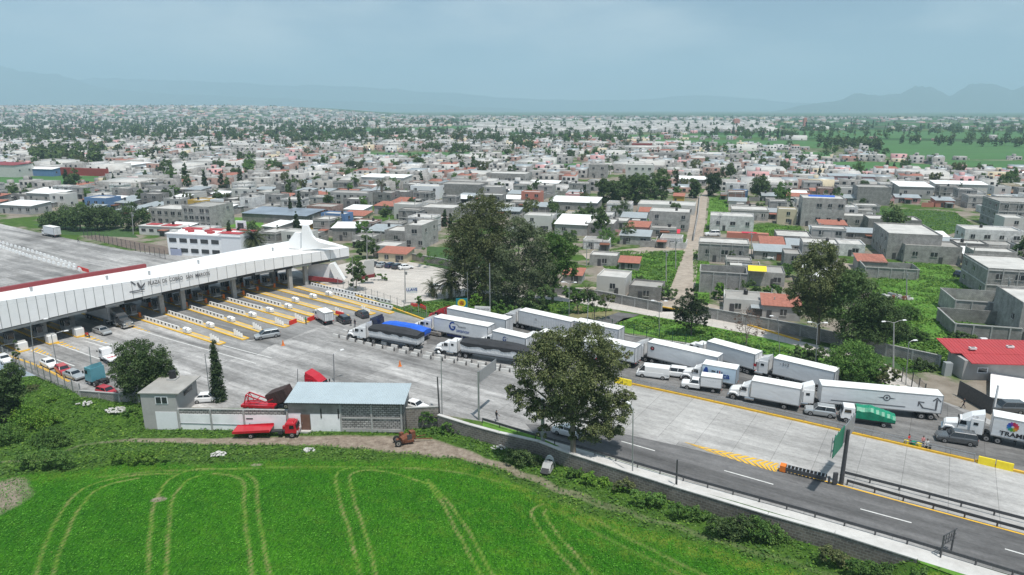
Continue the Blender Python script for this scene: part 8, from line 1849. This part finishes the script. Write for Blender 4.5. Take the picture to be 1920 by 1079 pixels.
# ---------------- people ----------------
def person(label, px, py, z=0, pose='stand', shirt='cloth_black', legs='denim', rz=0, pos=None, h=1.72, name='person', bag=None):
    g = Vector(pos) if pos is not None else G(px, py, z); t = thing(name, label, 'person', g[:3], rz)
    s_ = h / 1.72; J = {}
    if pose == 'sit': hip = .48; J = dict(pel=(0, 0, .52), k1=(.42, .12, .52), a1=(.45, .12, .08), t1=(.62, .13, .04), k2=(.42, -.12, .52), a2=(.43, -.12, .08), t2=(.6, -.13, .04))
    elif pose == 'walk': J = dict(pel=(0, 0, .92), k1=(.16, .10, .50), a1=(.24, .10, .09), t1=(.42, .11, .04), k2=(-.02, -.10, .48), a2=(-.28, -.10, .14), t2=(-.14, -.11, .04))
    else: J = dict(pel=(0, 0, .92), k1=(.02, .11, .49), a1=(0, .12, .08), t1=(.18, .14, .04), k2=(.02, -.11, .49), a2=(0, -.12, .08), t2=(.18, -.14, .04))
    p = J['pel']; z0 = p[2] - .92
    up = dict(h1=(p[0], .10, p[2] - .05), h2=(p[0], -.10, p[2] - .05), w=(p[0], 0, p[2] + .18), ch=(p[0] + .02, 0, p[2] + .40), nk=(p[0], 0, p[2] + .56), hd=(p[0] + .02, 0, p[2] + .66), tp=(p[0] + .01, 0, p[2] + .79), s1=(p[0], .18, p[2] + .48), s2=(p[0], -.18, p[2] + .48))
    f = .25 if pose != 'stand' else .08
    up.update(e1=(p[0] + .02 - (f * .4), .24, p[2] + .20), e2=(p[0] + f * .5, -.24, p[2] + .20), d1=(p[0] + .10 - f * .4, .25, p[2] - .03), d2=(p[0] + .12 + f, -.22, p[2] + .02)); J.update(up)
    E = [('pel', 'w'), ('w', 'ch'), ('ch', 'nk'), ('nk', 'hd'), ('hd', 'tp'), ('pel', 'h1'), ('pel', 'h2'), ('h1', 'k1'), ('k1', 'a1'), ('a1', 't1'), ('h2', 'k2'), ('k2', 'a2'), ('a2', 't2'), ('ch', 's1'), ('ch', 's2'), ('s1', 'e1'), ('s2', 'e2'), ('e1', 'd1'), ('e2', 'd2')]
    rad = dict(pel=.14, w=.125, ch=.15, nk=.055, hd=.095, tp=.085, h1=.095, h2=.095, k1=.062, k2=.062, a1=.045, a2=.045, t1=.04, t2=.04, s1=.065, s2=.065, e1=.045, e2=.045, d1=.035, d2=.035)
    for s1_, hand in ((1, 'd1'), (-1, 'd2')):      # five short fingers
        hx, hy, hz = J[hand]; pn = 'p' + hand; J[pn] = (hx + .01, hy, hz - .07); rad[pn] = .034; E.append((hand, pn))
        for q in range(4): J[pn + str(q)] = (hx + .035 - q * .022 + .01, hy, hz - .15 - (.012 if q in (1, 2) else 0)); rad[pn + str(q)] = .009; E.append((pn, pn + str(q)))
        J[pn + 't'] = (hx + .06, hy - s1_ * .01, hz - .09); rad[pn + 't'] = .010; E.append((hand, pn + 't'))
    ks = list(J); me = bpy.data.meshes.new('body'); me.from_pydata([tuple(c * s_ for c in J[k]) for k in ks], [(ks.index(a), ks.index(b)) for a, b in E], [])
    o = bpy.data.objects.new('body', me); C.objects.link(o); md = o.modifiers.new('skin', 'SKIN'); 
    for i, k in enumerate(ks): me.skin_vertices[0].data[i].radius = (rad[k] * s_, rad[k] * s_)
    me.skin_vertices[0].data[ks.index('pel')].use_root = True
    o.modifiers.new('sub', 'SUBSURF').levels = 1; o.modifiers['sub'].render_levels = 1
    dg = bpy.context.evaluated_depsgraph_get(); m2 = bpy.data.meshes.new_from_object(o.evaluated_get(dg)); o.modifiers.clear(); o.data = m2; o.parent = t; m2.name = 'body'
    m2.materials.clear()
    for m in (M[legs], M[shirt], M['skin'], M['hair']): m2.materials.append(m)
    for pl_ in m2.polygons:
        c = pl_.center / s_; q = c.z - z0; arm = abs(c.y) > .20 and c.z > p[2] - .25
        pl_.material_index = 3 if (c.z < .12) else 2 if (q > 1.47 or (arm and q < 1.10)) else 1 if (q > .96 or (arm)) else 0; pl_.use_smooth = True
    hz = (p[2] + .74) * s_; hx = (p[0] + .0) * s_
    MB().sphere((hx - .015, 0, hz + .02), .108 * s_, M['hair'], 10, 6, (1, .92, .9)).build('hair', t, smooth=True)
    MB().sphere((hx + .115, .035, hz - .03), .014, M['hair'], 6, 4).sphere((hx + .115, -.035, hz - .03), .014, M['hair'], 6, 4).box((hx + .125, 0, hz - .055), (.03, .025, .04), M['skin'], top=(.5, .5)).box((hx + .112, 0, hz - .10), (.02, .05, .01), M['logo_red']).build('face', t)
    return t
person('person in dark shirt standing at the nose of a toll island beside red barriers', 574, 609, shirt='cloth_green', rz=1)
person('person in black standing left of the pair, near the dark car', 658, 612, rz=2); person('person in dark clothes standing right of the pair behind the black tarpaulin truck', 666, 613, rz=-2)
person('person in dark clothes walking on the pale path by the fence at right', 1806, 766, pose='walk', rz=2.6, shirt='cloth_black'); person('person walking with a load at the near guard rail left of the big tree', 931, 790, pose='walk', rz=.5)
person('person in red sitting on a yellow crate behind the median railing', 1703, 831, pose='sit', shirt='cloth_red', rz=-1.2); person('person in pink standing among the roadside vendors', 1729, 838, shirt='cloth_pink', rz=-1.8, h=1.6); person('person in white and black sitting at the right end of the vendors', 1737, 840, pose='sit', shirt='cloth_white', rz=-2.2)
person('person on foot beside the silver sedan under the canopy', 158, 628, shirt='cloth_red', rz=0); person('person in dark clothes walking along the far fence of the lanes', 147, 455, pose='walk', rz=0)
person('person standing on the island lawn kerb by the round emblem sign', 834, 590, rz=0)
for px, py, m, lb in [(1700, 832, 'yellowfab', 'yellow crate under the vendor in red'), (1722, 838, 'yellowfab', 'yellow crate in front of the vendor in pink'), (1712, 834, 'greentarp', 'dark green cool box between the vendors'), (1740, 842, 'black', 'black bag at the right end of the vendors')]:
    g = G(px, py); b = MB(); b.box((0, 0, .24), (.62, .42, .48), M[m], top=(1.08, 1.08)); b.box((0, 0, .5), (.66, .46, .05), M[m]); o = b.build('crate', None, g, .4); tag(o, lb, 'crate')
t = thing('motorcycle', 'red motorcycle with rider gear beside the silver sedan under the canopy', 'motorcycle', G(164, 632)[:3], R(-32)); MB().box((0, 0, .75), (1.1, .35, .4), M['red'], top=(.7, .6)).box((-.3, 0, 1.0), (.6, .3, .12), M['black']).build('body', t)
MB().bar((.55, -.35, 1.1), (.55, .35, 1.1), .05, .05, M['darksteel']).bar((.5, 0, 1.1), (.7, 0, .4), .06, .06, M['darksteel']).build('handlebar', t)
for x in (-.65, .7): wheel(t, x, 0, .32, .12)
# ---------------- haze ----------------
hb = MB().box((0, 9900, 549), (70000, 20600, 1104), None); hb.mats = []
hm = bpy.data.materials.new('haze'); hm.use_nodes = True; t = hm.node_tree; t.nodes.clear()
mo = N(t, 'ShaderNodeOutputMaterial'); pv = N(t, 'ShaderNodeVolumePrincipled'); pv.inputs['Color'].default_value = (.56, .77, .92, 1); pv.inputs["Density"].default_value = 1.4e-4; pv.inputs['Anisotropy'].default_value = 0.0
t.links.new(pv.outputs[0], mo.inputs['Volume'])
hb.mats = [hm]; ho = hb.build('haze'); ho['kind'] = 'stuff'; ho['label'] = 'pale blue haze in the distance'
